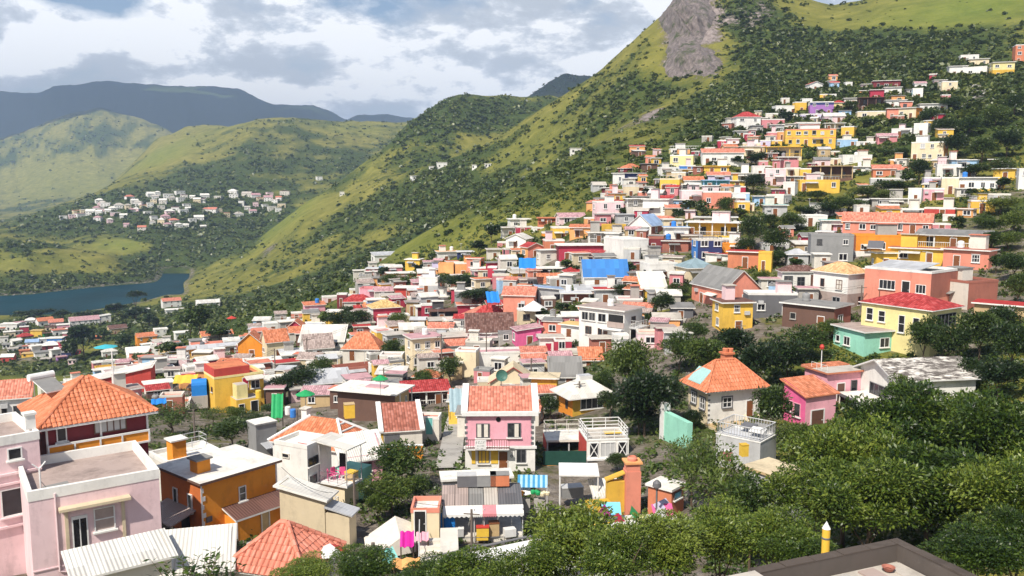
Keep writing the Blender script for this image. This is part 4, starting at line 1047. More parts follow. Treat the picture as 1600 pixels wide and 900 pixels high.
# ---------------------------------------------------------------- the town, from the top of the hill downwards
def Hs(rows):
    for r in rows:
        a, kw = (r[:-1], r[-1]) if isinstance(r[-1], dict) else (r, {})
        x0, x1, base, eave, th, asp, wall = a[:7]
        roof = a[7] if len(a) > 7 else 'flat'; rc = a[8] if len(a) > 8 else 'deck'
        make_house(x0, x1, base, eave, th, asp, wall, roof, rc, **kw)
Hs([
 # --- the top of the hill
 (1581, 1612, 99, 70, 12, .8, 'rust', 'flat', 'salmonroof', dict(wr='lilac', mark='orange house at the top edge of town', desc='orange three-storey house with lilac side at the top of the hill')),
 (1545, 1580, 122, 98, 14, .7, 'paleyellow', 'slab', 'deck', dict(low='gold', lowz=3.2, mark='pale yellow and mustard house', desc='pale yellow house with mustard lower storey near the hilltop')),
 (1497, 1526, 97, 86, 10, .8, 'white'), (1509, 1541, 105, 93, 8, .7, 'cream', 'slab', 'salmonroof'), (1508, 1544, 119, 103, -6, .7, 'white', 'flat', 'deck', dict(mark='white villa with a dark garage door', desc='white villa with a dark garage opening near the hilltop')),
 (1479, 1508, 120, 104, 12, .7, 'white', 'slab', 'mauve'), (1465, 1493, 147, 127, 18, .9, 'cream', 'flat'), (1424, 1440, 156, 138, 6, .8, 'white', 'flat', 'deck', dict(low='white', lowz=2.0, wl='sky', mark='small sky blue house', desc='small sky blue and white cube house on the wooded slope')),
 (1434, 1476, 176, 163, 10, .4, 'white', 'slab', 'whiteroof', dict(desc='long low white house with arched openings under trees')), (1413, 1425, 169, 160, 5, .8, 'white'),
 (1402, 1440, 186, 168, -22, .8, 'cream', 'slab', 'peachroof', dict(wr='orange', desc='cream house with orange side and flat orange roof', mark='cream house with an orange side')), (1384, 1403, 188, 170, 6, .8, 'salmon', 'slab', 'deck'),
 (1381, 1413, 171, 157, 10, .7, 'white', 'slab', 'brownroof'), (1379, 1406, 152, 137, 8, .8, 'white', 'slab', 'mauve', dict(nwin=1, desc='white house with one big dark window near the red house')), (1357, 1379, 158, 141, 8, .8, 'crimson', 'slab', 'redroof', dict(mark='dark red house high on the hill', desc='dark red house with red slab roof high on the hill')),
 (1362, 1403, 141, 127, 6, .5, 'wine', 'slab', 'whiteroof', dict(desc='maroon house under a long white slab roof', mark='maroon house with the long white roof')),
 (1336, 1380, 188, 174, 8, .6, 'cream'), (1338, 1379, 174, 153, 8, .6, 'brown', 'slab', 'brownroof', dict(loggia=.4, trim='brown', desc='open brown timber frame house with dark verandahs', mark='brown timber frame house on the hill')),
 (1344, 1362, 141, 132, 10, .7, 'palepink', 'slab', 'salmonroof'), (1318, 1331, 139, 128, 20, .8, 'white'), (1291, 1311, 134, 127, 14, .6, 'white', 'slab', 'whiteroof'),
 (1258, 1284, 143, 131, 24, .8, 'white', 'gablef', 'redroof', dict(mark='white house with the small red gable', desc='white house with a small red gable roof above the town')), (1280, 1293, 157, 147, 6, .8, 'yellow'), (1294, 1306, 156, 147, 8, .8, 'white'),
 (1299, 1319, 174, 160, 14, .8, 'paleyellow', 'hip', 'redroof'), (1317, 1341, 166, 154, 6, .7, 'offwhite', 'slab', 'brownroof'),
 (1219, 1233, 163, 153, 10, .8, 'offwhite'), (1206, 1243, 179, 165, 18, .6, 'white'), (1238, 1259, 177, 159, 18, .8, 'yellow'), (1250, 1268, 167, 154, 14, .8, 'white'),
 (1262, 1300, 181, 159, 8, .6, 'navy', 'flat', 'deck', dict(wl='white', low='violet', lowz=4.0, found=0, mark='blue and purple house', desc='royal blue house with a purple lower storey and white trim')),
 (1248, 1299, 188, 178, 8, .4, 'lilac'), (1142, 1187, 205, 182, 16, .8, 'white', 'hip', 'redroof', dict(mark='white house with the red hipped roof', desc='white two-storey house with red hipped roof at the edge of the forest')),
 (1146, 1168, 216, 205, 10, .8, 'white', 'slab', 'redroof'), (1194, 1222, 188, 177, 8, .7, 'offwhite', 'flat'), (1185, 1224, 202, 186, 14, .6, 'rose', 'flat', 'deck', dict(mark='rose red house with a white railing', desc='rose red house below a white roof terrace')),
 (1240, 1280, 203, 191, 12, .5, 'lightgrey'), (1284, 1318, 193, 181, 10, .7, 'palepink', 'gable', 'whiteroof'), (1286, 1318, 206, 193, 8, .6, 'cream', 'slab', 'mauve', dict(loggia=.3)),
 (1315, 1338, 215, 197, -16, .8, 'yellow'), (1224, 1301, 229, 202, 6, .35, 'yellow', 'flat', 'brick', dict(trim='salmon', nwin=6, mark='long yellow house', desc='long bright yellow two-storey house across the slope')),
 (1212, 1225, 221, 205, 8, 1, 'peach'), (1197, 1213, 221, 206, 8, 1, 'rose'), (1204, 1221, 231, 219, 8, .8, 'yellow'),
 (1194, 1250, 247, 230, 6, .5, 'cream', 'slab', 'tanroof', dict(loggia=.4, trim='yellow', desc='terrace with white columns under a yellow canopy roof', mark='yellow canopy terrace')), (1212, 1246, 264, 246, 8, .7, 'rose', 'slab', 'rose', dict(loggia=2.6, desc='rose pink house with white columned verandah', mark='rose pink columned house')),
 (1294, 1337, 232, 217, 14, .6, 'lightblue', 'flat', 'whiteroof', dict(wl='white')), (1336, 1366, 229, 221, 10, .4, 'white'), (1310, 1359, 259, 242, 16, .5, 'white', 'flat', 'whiteroof'), (1290, 1313, 258, 247, 10, .8, 'cream'), (1295, 1311, 244, 236, 6, .8, 'cream'),
 (1395, 1428, 215, 200, -12, .6, 'white', 'flat', 'deck', dict(mark='white cottage beside the rose gable', desc='white flat-roofed cottage beside a rose red gable')), (1429, 1453, 214, 192, -14, .8, 'white'), (1368, 1399, 226, 212, 10, .6, 'rose', 'gable', 'mauve', dict(desc='rose red gabled cottage in the greenery')),
 (1427, 1480, 252, 221, -14, .55, 'cream', 'flat', 'deck', dict(nwin=4, mark='cream apartment block', desc='cream two-storey block with dark square windows among trees', wr='peach')), (1388, 1427, 259, 249, 8, .5, 'peach'),
 (1120, 1134, 232, 219, 10, .8, 'crimson'), (1134, 1154, 231, 217, 8, .8, 'palepink', 'slab', 'mauve', dict(mark='crimson and pink pair')), (1094, 1160, 259, 238, 8, .4, 'white', 'gable', 'salmonroof', dict(nwin=5, mark='long white house with a salmon roof', desc='long white two-storey house with salmon gable roof')),
 (1155, 1187, 246, 229, 10, .6, 'cream', 'slab', 'deck'), (1186, 1203, 233, 219, 8, .8, 'lilac'), (1159, 1187, 234, 223, 6, .6, 'cream'),
 (1045, 1097, 243, 232, 8, .4, 'white', 'flat', 'deck', dict(wl='paleyellow')), (1047, 1090, 259, 242, -18, .6, 'paleyellow', 'flat', 'deck', dict(mark='pale yellow cube house at the forest edge', desc='pale yellow cube house with dark windows at the forest edge')),
 (1021, 1029, 252, 245, 10, .8, 'white'), (957, 1007, 290, 271, 34, .9, 'navy', 'slab', 'brownroof', dict(wl='white', mark='navy and white house with a brown roof', desc='navy and white house with brown roof standing alone in the trees')), (966, 1005, 270, 262, 34, .8, 'wine', 'hip', 'rust'),
 (1027, 1062, 277, 261, 16, .6, 'white'), (1060, 1086, 270, 258, 8, .7, 'blue', 'flat', 'deck', dict(mark='bright blue block', desc='bright blue flat-roofed block between white and yellow houses')), (1060, 1090, 276, 265, 8, .7, 'yellow', 'slab', 'tanroof'), (1098, 1138, 272, 260, 6, .5, 'yellow', 'slab', 'tanroof', dict(trim='yellow')),
 (1031, 1068, 302, 279, -14, .9, 'yellow', 'flat', 'deck', dict(trim='cream', nwin=2, mark='tall yellow house', desc='tall plain yellow house with two small windows')), (1066, 1098, 298, 281, 8, .8, 'white', 'gable', 'rust'),
 (1096, 1139, 299, 282, 6, .6, 'turquoise', 'slab', 'lightblue', dict(loggia=.5, trim='lightblue', mark='turquoise verandah house', desc='turquoise house with pale blue columned verandah')), (1104, 1139, 284, 273, 6, .6, 'lilac', 'gable', 'salmonroof'), (1138, 1174, 284, 271, 6, .6, 'white', 'slab', 'deck'), (1136, 1163, 292, 283, 6, .6, 'yellow', 'slab', 'tanroof'), (1140, 1164, 303, 291, 6, .6, 'crimson'), (1140, 1170, 315, 301, 6, .6, 'lightblue', 'flat', 'deck', dict(mark='light blue house', desc='light blue flat-roofed house under a crimson one')),
 (1061, 1098, 320, 297, 8, .8, 'palepink', 'flat', 'deck', dict(nwin=1)), (1096, 1141, 326, 299, 4, .7, 'salmon', 'flat', 'deck', dict(mark='salmon house below the turquoise verandah', desc='salmon orange two-storey house below a turquoise verandah')), (1070, 1086, 343, 329, 4, .8, 'palepink', 'slab', 'mauve'),
 (973, 998, 311, 290, 16, .8, 'cream'), (996, 1022, 303, 293, 10, .7, 'rust', 'slab', 'redroof'), (996, 1034, 313, 299, 6, .5, 'salmon', 'flat', 'salmonroof', dict(wr='rust')), (961, 973, 307, 296, 10, .8, 'red'), (938, 963, 312, 302, 10, .7, 'white'), (940, 956, 303, 294, 8, .8, 'wine', 'slab', 'mauve'),
 (1004, 1051, 339, 312, -14, .7, 'white', 'slab', 'deck', dict(nwin=4, mark='white two-storey slab-roofed house', desc='white two-storey house with overhanging slab roof and dark windows')), (975, 1006, 341, 311, 10, .8, 'offwhite', 'slab', 'deck', dict(loggia=2.8)), (925, 974, 351, 315, 16, .7, 'palepink', 'flat', 'deck', dict(wr='crimson', mark='pale pink three-storey house', desc='pale pink stepped house with red window panels')),
 (1173, 1194, 279, 259, 8, .8, 'white'), (1193, 1226, 289, 263, 6, .7, 'palepink'), (1224, 1249, 276, 262, 6, .7, 'cream'), (1224, 1254, 287, 276, 6, .7, 'lightgrey', 'slab', 'deck', dict(loggia=.3)), (1224, 1246, 306, 284, -18, .8, 'white', 'flat', 'deck', dict(wl='lightblue')), (1205, 1225, 306, 296, 4, .7, 'crimson', 'slab', 'brick'),
 (1245, 1308, 299, 281, 8, .5, 'yellow', 'flat', 'deck', dict(trim='yellow', nwin=4)), (1262, 1328, 281, 260, 4, .5, 'brown', 'slab', 'deck', dict(loggia=.4, trim='tan', mark='open timber frame hall', desc='open timber frame storey of posts on a yellow base')), (1248, 1266, 282, 263, 8, .8, 'yellow'),
 (1328, 1359, 273, 261, 4, .6, 'white', 'slab', 'deck'), (1361, 1403, 279, 263, 6, .6, 'rust', 'gable', 'salmonroof', dict(mark='orange and white house', desc='orange house with salmon roof joined to a white one')), (1402, 1425, 281, 265, 4, .8, 'white', 'gable', 'salmonroof'), (1358, 1424, 290, 278, 4, .4, 'lightgrey', 'flat', 'deck'),
 (1175, 1198, 323, 307, 10, .8, 'lightblue', 'slab', 'deck', dict(wr='yellow', mark='small blue and yellow house', desc='small light blue house with a yellow panel')), (1198, 1236, 323, 304, -30, .8, 'white', 'flat', 'deck', dict(wr='lightgrey')), (1191, 1228, 340, 321, 8, .7, 'lightgrey', 'slab', 'tealroof', dict(desc='grey house with a teal awning roof', mark='grey house with the teal roof')), (1165, 1178, 331, 317, 10, .8, 'cream'),
])
Hs([
 # --- right shoulder
 (1587, 1615, 297, 263, 10, .8, 'white', 'flat', 'deck', dict(desc='white three-storey house at the right edge by the yellow house')), (1555, 1590, 283, 264, -14, .7, 'yellow', 'slab', 'whiteroof', dict(mark='yellow house with a white slab roof', desc='yellow house with white slab roof beside dark trees')), (1549, 1567, 297, 280, 4, .8, 'gold', 'flat', 'salmonroof'), (1493, 1550, 302, 278, 4, .4, 'white', 'slab', 'deck', dict(low='yellow', lowz=1.0, nwin=4, mark='long white house with a yellow base', desc='long white one-storey house with a yellow base band')),
 (1461, 1497, 278, 257, 6, .7, 'white', 'flat', 'deck', dict(mark='white house with a crimson shutter', desc='white upper house with one crimson shutter')), (1496, 1521, 279, 262, 6, .7, 'lightgrey', 'slab', 'deck', dict(loggia=.3)), (1440, 1471, 295, 277, 10, .7, 'lilac', 'flat', 'mauve'), (1469, 1494, 305, 277, 4, .7, 'cream'), (1440, 1471, 315, 294, 6, .7, 'pink', 'flat', 'deck', dict(mark='pink house with an arched window', desc='pink lower house with an arched window on stone')), (1420, 1441, 319, 294, -8, .8, 'white'),
 (1360, 1417, 324, 311, 6, .4, 'concrete', 'slab', 'deck', dict(desc='unfinished bare concrete building with slab roof', mark='bare concrete ruin')), (1371, 1402, 333, 319, 4, .5, 'salmon'), (1400, 1450, 338, 326, 6, .4, 'white', 'flat', 'whiteroof'), (1448, 1494, 337, 325, -6, .5, 'red', 'flat', 'rust'), (1472, 1490, 346, 335, 4, .6, 'white'),
 (1324, 1456, 369, 347, -4, .2, 'salmon', 'gable', 'salmonroof', dict(low='salmon', lowz=.1, nwin=7, rh=1.7, mark='long salmon house', desc='long salmon pink row house with white porch frames and salmon roof')), (1322, 1363, 366, 345, 6, .6, 'white', 'gable', 'salmonroof'), (1452, 1482, 359, 349, 4, .6, 'rose', 'flat', 'mauve'), (1450, 1492, 372, 364, -4, .6, 'brick', 'shedf', 'mauve'),
 (1251, 1318, 339, 326, 10, .35, 'white', 'flat', 'whiteroof', dict(nwin=5, desc='white terrace house with a row of dark upper windows')), (1244, 1290, 355, 336, 10, .6, 'white', 'flat', 'whiteroof'), (1280, 1312, 366, 345, 10, .7, 'white', 'slab', 'tealroof', dict(mark='white house with a teal roof edge', desc='white house with a teal green roof edge')), (1300, 1324, 365, 351, 6, .7, 'pink', 'slab', 'mauve'), (1240, 1262, 354, 343, 10, .6, 'white'),
 (1440, 1548, 392, 369, -6, .35, 'yellow', 'shedf', 'greyroof', dict(loggia=.3, mark='covered roof terrace with white posts', desc='covered roof terrace with white posts and a dark interior', rh=.8)), (1397, 1482, 415, 391, -6, .3, 'yellow', 'slab', 'brick', dict(mark='wide yellow house', desc='wide low yellow house with a dark doorway')), (1479, 1555, 422, 393, -16, .6, 'salmon', 'slab', 'brick', dict(nwin=2, win='g', mark='salmon house under the roof terrace', desc='salmon house with wide white windows under a roof terrace')),
 (1327, 1418, 402, 367, 14, .45, 'orange', 'flat', 'brownroof', dict(trim='orange', wl='rust', low='white', lowz=1.2, mark='big orange house', desc='big plain orange house with few small windows')), (1360, 1398, 423, 396, 20, .8, 'yellow', 'slab', 'tanroof', dict(desc='small yellow house with a tilted solar panel')), (1261, 1328, 415, 366, 8, .5, 'grey', 'flat', 'deck', dict(trim='grey', mark='tall plain grey house', desc='tall plain grey house with small arched openings')),
 (1226, 1261, 418, 396, 10, .8, 'lightgrey', 'hip', 'tin', dict(desc='pale grey pavilion with ornate trim')), (1185, 1207, 426, 394, -8, .8, 'yellow', 'flat', 'deck', dict(trim='yellow', mark='narrow yellow house', desc='narrow yellow house with a small blue window')), (1186, 1231, 393, 380, 10, .5, 'lightgrey', 'flat', 'tin', dict(cat='shed', name='shed', desc='grey wire-fenced rooftop shed in the trees')),
 # --- middle of the slope
 (983, 1037, 370, 352, -30, 1.0, 'white', 'gablef', 'blueslate', dict(desc='house with a pale blue gable roof', mark='house with the pale blue roof', rh=2.4, wr='brick')), (1016, 1052, 357, 344, 8, .8, 'palepink', 'gable', 'salmonroof'), (1036, 1075, 379, 356, 6, .7, 'white', 'slab', 'blueslate', dict(desc='white house with a flat pale blue roof', mark='white house with the flat pale blue roof')),
 (1073, 1158, 372, 349, -6, .5, 'yellow', 'slab', 'whiteroof', dict(loggia=.4, nwin=5, desc='yellow house with white verandah posts under a wide slab roof', mark='verandah house with yellow walls')), (1085, 1150, 349, 340, 0, .4, 'offwhite', 'slab', 'tin'), (942, 1013, 408, 374, 30, 1.4, 'white', 'flat', 'whiteroof', dict(nwin=0, mark='big blank white box house', desc='big white box house with a blank right wall')), (944, 984, 374, 366, 8, .6, 'offwhite', 'flat'),
 (1012, 1036, 396, 371, 0, .8, 'wine', 'flat', 'brick', dict(wl='brown', desc='maroon shuttered house below a brick gable', trim='brick', win='s')), (1035, 1075, 395, 377, 0, .6, 'brick', 'slab', 'brownroof', dict(desc='brown brick house with white framed windows', mark='brown brick house')), (1080, 1127, 409, 374, 18, .8, 'navy', 'flat', 'deck', dict(wl='blue', mark='navy blue house', desc='navy blue house with sunlight painted into its left wall', trim='offwhite', nwin=2)),  # navy house: sunlit tone painted into the left wall colour
 (1129, 1174, 396, 381, -8, .5, 'orange', 'flat', 'salmonroof', dict(trim='orange')), (1138, 1192, 420, 395, -8, .6, 'rust', 'slab', 'redroof', dict(mark='rust orange house', desc='rust orange two-level house with dark windows')), (1122, 1154, 382, 373, 0, .6, 'cream'), (1100, 1142, 411, 398, 6, .6, 'white', 'shedr', 'redroof'), (1055, 1117, 444, 418, 26, 1.0, 'cream', 'hip', 'blueg', dict(mark='cream house with the blue-grey roof', desc='cream house with blue-grey hipped roof')),
 (999, 1058, 442, 412, 24, .8, 'white', 'flat', 'deck', dict(mark='white stepped house with round windows', desc='white stepped house with round decorative windows')), (1003, 1056, 412, 400, 20, .7, 'lightgrey', 'flat', 'deck', dict(nwin=0, desc='grey roof terrace box on a white house')), (996, 1040, 472, 449, 14, .8, 'yellow', 'shedf', 'whiteroof', dict(rh=2.5, mark='yellow house with the white sheet roof', desc='yellow house with a sloping white sheet roof')), (1078, 1185, 486, 452, -58, .62, 'salmon', 'gable', 'greyroof', dict(rh=3.0, wr='salmon', mark='salmon house with the grey gable roof', desc='big salmon house with a grey gable roof', nwin=2)),
 (1112, 1174, 520, 474, 22, .9, 'yellow', 'slab', 'brownroof', dict(loggia=3.2, low='yellow', mark='yellow house with an open loggia', desc='yellow house with an open upper loggia above trees')), (1160, 1242, 500, 458, 12, .5, 'slate', 'flat', 'whiteroof', dict(nwin=2, mark='dark grey house with a blue window', desc='dark grey house with white corner trim and a blue window')), (1223, 1327, 520, 482, -24, .7, 'brown', 'slab', 'greyroof', dict(wr='brick', nwin=2, mark='low brown house with a flat grey roof', desc='low brown house with a wide flat grey roof')), (1046, 1082, 505, 480, 10, .8, 'slate', 'shedf', 'greyroof', dict(cat='shed', name='shed', desc='dark grey timber shed on posts')),
 (1214, 1275, 454, 423, 16, .5, 'white', 'hip', 'brownroof', dict(auto=False, mark='white annex with the brown tiled roof', desc='white annex with brown tiled roof and dark framed windows')), (1270, 1354, 484, 427, -38, .75, 'white', 'hip', 'peachroof', dict(low='taupe', lowz=2.4, auto=False, mark='white house with the pale orange roof', desc='white house with pale orange hipped roof on a grey base')), (1352, 1490, 500, 425, -26, .8, 'salmon', 'flat', 'greyroof', dict(wr='brick', auto=False, mark='brick red house with the grey roof', desc='brick red house with white windows and a dark doorway', low='salmon', lowz=3.0)),
 (1450, 1552, 485, 440, -40, .8, 'offwhite', 'flat', 'brownroof', dict(wr='brick', nwin=0, mark='peeling white and red block', desc='windowless block with peeling white wall and red side', trim='brick')), (1346, 1494, 562, 484, -30, .7, 'paleyellow', 'hip', 'redroof', dict(auto=False, rh=1.35, mark='yellow house with the bright red roof', desc='pale yellow two-storey house with a bright red hipped roof')), (1302, 1419, 559, 520, 40, .8, 'mint', 'slab', 'taupe', dict(auto=False, mark='mint green house', desc='mint green one-storey house with a flat brownish roof')),
 (1530, 1606, 500, 480, -8, .6, 'tan', 'slab', 'redroof', dict(desc='tan building with red roof edge at the right edge')),
 # --- left shoulder of the slope
 (782, 806, 373, 356, 10, .8, 'white', 'slab', 'deck', dict(loggia=.4)), (793, 832, 358, 343, 12, .6, 'white', 'slab', 'whiteroof', dict(mark='white slab house at the top left of the slope', desc='white house with slab roof at the upper left end of town')), (805, 832, 367, 354, 8, .7, 'crimson', 'flat', 'whiteroof'), (830, 850, 365, 355, 4, .7, 'white'), (840, 869, 353, 341, 0, .6, 'rust', 'slab', 'rust', dict(loggia=.3, trim='rust', desc='rust orange open frame pergola house', mark='rust orange pergola house')),
 (790, 832, 388, 373, -20, .9, 'white', 'gablef', 'whiteroof', dict(mark='plain white gable house', desc='plain white gable house with one tiny window', nwin=1)), (777, 792, 388, 378, 4, .8, 'rose'), (813, 850, 406, 386, 28, .9, 'salmon', 'gablef', 'redroof', dict(wl='peach', mark='peach and orange gable house', desc='peach and orange gable house with white window frames')), (848, 882, 397, 375, 8, .8, 'rust', 'flat', 'salmonroof', dict(mark='bright rust orange block')), (846, 869, 376, 363, 6, .8, 'orange'), (860, 894, 378, 355, 8, .8, 'yellow', 'flat', 'tanroof', dict(mark='yellow stepped house', desc='yellow stepped house between orange ones')), (890, 925, 371, 355, -6, .7, 'peach', 'shedf', 'rust'),
 (868, 915, 354, 339, 16, .6, 'palepink', 'gable', 'mauve', dict(mark='pale pink house with the mauve roof', desc='pale pink house with a mauve tiled roof')), (912, 928, 354, 340, 6, .8, 'peach'), (917, 958, 381, 364, 6, .6, 'offwhite', 'slab', 'deck', dict(loggia=.3)), (940, 978, 364, 351, 0, .5, 'gold', 'flat', 'deck', dict(trim='gold')), (868, 943, 410, 384, 8, .5, 'crimson', 'slab', 'whiteroof', dict(mark='deep red house with the white slab roof', desc='deep red house under a white slab roof', wl='wine')), (905, 944, 410, 397, -14, .7, 'red', 'shedf', 'redroof'),
 (800, 842, 430, 421, 4, .6, 'white', 'slab', 'tin'), (838, 888, 436, 420, 6, .5, 'darkgrey', 'slab', 'whiteroof', dict(loggia=.3)), (796, 850, 445, 427, 12, .6, 'yellow', 'slab', 'deck', dict(mark='yellow house with a pale slab roof', desc='yellow house with a wide pale slab roof beside trees')), (840, 890, 452, 442, 6, .6, 'white', 'shedf', 'rust', dict(rh=1.6)), (908, 980, 454, 431, 8, .55, 'white', 'gable', 'blueroof', dict(rh=3.0, mark='house with the bright blue roof', desc='white house with a big bright blue gable roof', low='white')), (880, 912, 436, 424, 10, .7, 'offwhite', 'hip', 'redroof'),
 (786, 840, 496, 461, -8, .9, 'salmon', 'gable', 'salmonroof', dict(mark='big salmon house with one small window', desc='big salmon house with salmon roof and one small window', nwin=1, doors=0)), (836, 880, 481, 453, 10, .8, 'lightgrey', 'shedr', 'blueslate', dict(mark='pale grey house with dark framed windows', desc='pale grey house with two dark framed windows', nwin=2, win='d')), (876, 922, 483, 459, 4, .6, 'brick', 'slab', 'tin', dict(loggia=.5, desc='brick house with open porch under a tin roof', mark='brick house with the open porch')), (928, 970, 478, 453, 6, .6, 'lightgrey', 'slab', 'redroof', dict(nwin=1)), (898, 978, 468, 453, 4, .4, 'offwhite', 'shedf', 'tin'),
 (786, 820, 492, 476, 4, .6, 'yellow', 'slab', 'redroof', dict(loggia=.3)), (760, 792, 496, 476, 8, .8, 'rose', 'shedf', 'redroof'),
 (902, 1003, 540, 487, -32, .62, 'white', 'slab', 'taupe', dict(auto=False, mark='white two-storey house with the brownish flat roof', desc='white two-storey house with a brownish flat roof and balcony')), (839, 902, 518, 499, 12, .6, 'crimson', 'slab', 'whiteroof', dict(mark='house with crimson shutters', desc='low house with crimson shutters under a white roof', win='w')), (876, 919, 534, 510, -30, .8, 'white', 'slab', 'tanroof', dict(wr='beige', mark='white and tan annex', desc='white annex with a tan right wall')), (800, 846, 545, 516, 16, .8, 'hotpink', 'shedl', 'mauve', dict(wr='palepink', mark='hot pink house', desc='hot pink house with a white gable window')), (842, 878, 556, 528, 4, .7, 'white', 'slab', 'deck', dict(dcol='crimson', mark='white house with a maroon door', desc='white house with a tall maroon door')),
 (874, 912, 572, 550, 10, .8, 'cream', 'flat', 'deck', dict(trim='offwhite')), (905, 940, 575, 560, 6, .6, 'offwhite', 'shedf', 'rust', dict(rh=1.4, desc='shed with a rust red roof')), (858, 908, 604, 586, 4, .6, 'grey', 'shedf', 'greyroof', dict(rh=2.2, mark='grey house with the grey tin roof', desc='grey house with a sloping grey tin roof')), (830, 872, 634, 592, -4, .8, 'gold', 'slab', 'beige', dict(nwin=1, win='o', doors=0, low='yellow', lowz=1, mark='mustard house with one dark window', desc='mustard yellow house with one large dark window')), (766, 838, 620, 596, 0, .6, 'cream', 'gablef', 'beige', dict(rh=2.2, tex='deck', nwin=1, doors=0, trim='redroof', mark='broad cream gable', desc='broad cream gable with red trim')),
 (744, 822, 582, 551, 6, .5, 'white', 'flat', 'mauve', dict(nwin=1, doors=0, win='d', mark='plain white flat house', desc='plain white flat-roofed house with one window')), (712, 750, 588, 548, -14, .8, 'cream', 'flat', 'salmonroof', dict(nwin=0, mark='cream wall house', desc='cream yellow house with a blank side wall')), (728, 802, 550, 518, 4, .6, 'palepink', 'gable', 'brownroof', dict(rh=3.0, wr='brown', mark='house with the dark brown roof', desc='pink panelled house with a big dark brown roof', low='brown', lowz=.3)), (716, 800, 516, 502, 8, .8, 'red', 'gablef', 'salmonroof', dict(desc='red gabled house with salmon roof', mark='red gabled house')), (633, 690, 580, 530, 18, .8, 'cream', 'slab', 'mauve', dict(low='cream', balc=True, nwin=3, mark='cream two-storey house with pink roof', desc='cream two-storey house with a pink roof and open balcony')), (686, 730, 560, 527, 14, .8, 'offwhite', 'slab', 'deck', dict(mark='grey-white two-storey annex')),
 (646, 690, 600, 592, -16, .8, 'brick', 'hip', 'rust', dict(desc='low house with a rust red tiled roof')), (628, 702, 640, 612, 4, .6, 'brown', 'shedf', 'redroof', dict(loggia=.3, cat='shed', name='shed', desc='timber shed with red and white roof sheets', mark='timber shed with red roof sheets')), (746, 786, 612, 594, 0, .6, 'beige', 'flat', 'deck', dict(nwin=0, cat='shed', name='shed', desc='beige rooftop shed with blank walls')),
 (563, 596, 468, 450, -12, .7, 'pink', 'flat', 'salmonroof', dict(trim='rose', nwin=0, desc='pink house with a blank wall', mark='blank pink house')), (546, 564, 463, 452, 4, .7, 'cream'), (604, 648, 442, 428, 10, .5, 'peach', 'slab', 'whiteroof', dict(mark='peach house with a white slab roof', desc='peach orange house with a white slab roof')), (580, 622, 413, 399, 16, .6, 'white', 'shedf', 'tin', dict(mark='lone white house on the green slope', desc='lone low white house on the green slope outside town')), (561, 592, 450, 433, 6, .5, 'concrete', 'flat', 'deck', dict(nwin=0, trim='concrete', cat='building', name='building', desc='windowless grey stone building')),
 (655, 688, 460, 433, -10, .7, 'white', 'flat', 'lilac', dict(low='lightgrey', mark='white and violet house', desc='white two-storey house with violet window bands')), (660, 688, 433, 419, 6, .7, 'lilac'), (685, 712, 438, 412, -10, .8, 'peach', 'flat', 'salmonroof', dict(nwin=0, trim='peach', mark='plain peach house', desc='plain peach orange house without windows')), (709, 742, 436, 411, 6, .7, 'peach', 'flat', 'tanroof'), (681, 716, 412, 394, 10, .6, 'white', 'slab', 'peachroof', dict(mark='white house at the slope foot')), (714, 746, 406, 394, 4, .6, 'navy', 'slab', 'tin'), (734, 768, 440, 420, 10, .6, 'beige', 'slab', 'whiteroof', dict(loggia=.4)), (762, 778, 440, 417, -10, .9, 'crimson', 'flat', 'whiteroof', dict(nwin=0, desc='narrow crimson gable wall house', mark='narrow crimson house')), (776, 800, 420, 405, 8, .7, 'grey', 'slab', 'deck'), (760, 782, 408, 390, 8, .7, 'offwhite', 'slab', 'deck'),
 (618, 657, 463, 450, -6, .6, 'red', 'slab', 'whiteroof', dict(nwin=1, mark='bright red house', desc='bright red house with a white roof')), (575, 627, 514, 481, 14, .8, 'crimson', 'hip', 'tanroof', dict(rh=1.3, wl='white', nwin=0, mark='crimson house with the tan roof', desc='crimson house with white left wall and tan roof')), (649, 674, 498, 480, 12, .8, 'wine', 'slab', 'whiteroof', dict(wl='white', desc='wine red cube house with white edge', mark='wine red cube house')), (648, 670, 512, 498, 6, .8, 'peach'), (636, 666, 478, 465, 4, .6, 'white'), (634, 652, 492, 473, 8, .8, 'crimson', 'shedf', 'greyroof'), (674, 690, 488, 475, 4, .7, 'wine'), (666, 704, 476, 465, 4, .6, 'offwhite', 'slab', 'whiteroof'),
 (710, 744, 468, 454, -10, .6, 'grey', 'flat', 'whiteroof'), (680, 712, 468, 457, 4, .6, 'beige', 'slab', 'salmonroof'), (670, 718, 506, 487, 4, .6, 'darkgrey', 'slab', 'brownroof', dict(loggia=.4, trim='brown', desc='dark timber house with open balconies', mark='dark timber house')), (668, 722, 514, 501, 6, .5, 'cream', 'slab', 'deck'), (714, 756, 494, 477, 4, .6, 'crimson', 'slab', 'salmonroof'), (728, 776, 484, 474, 6, .5, 'rose', 'hip', 'salmonroof'), (740, 790, 508, 492, -8, .6, 'rose', 'hip', 'redroof', dict(rh=1.6)),
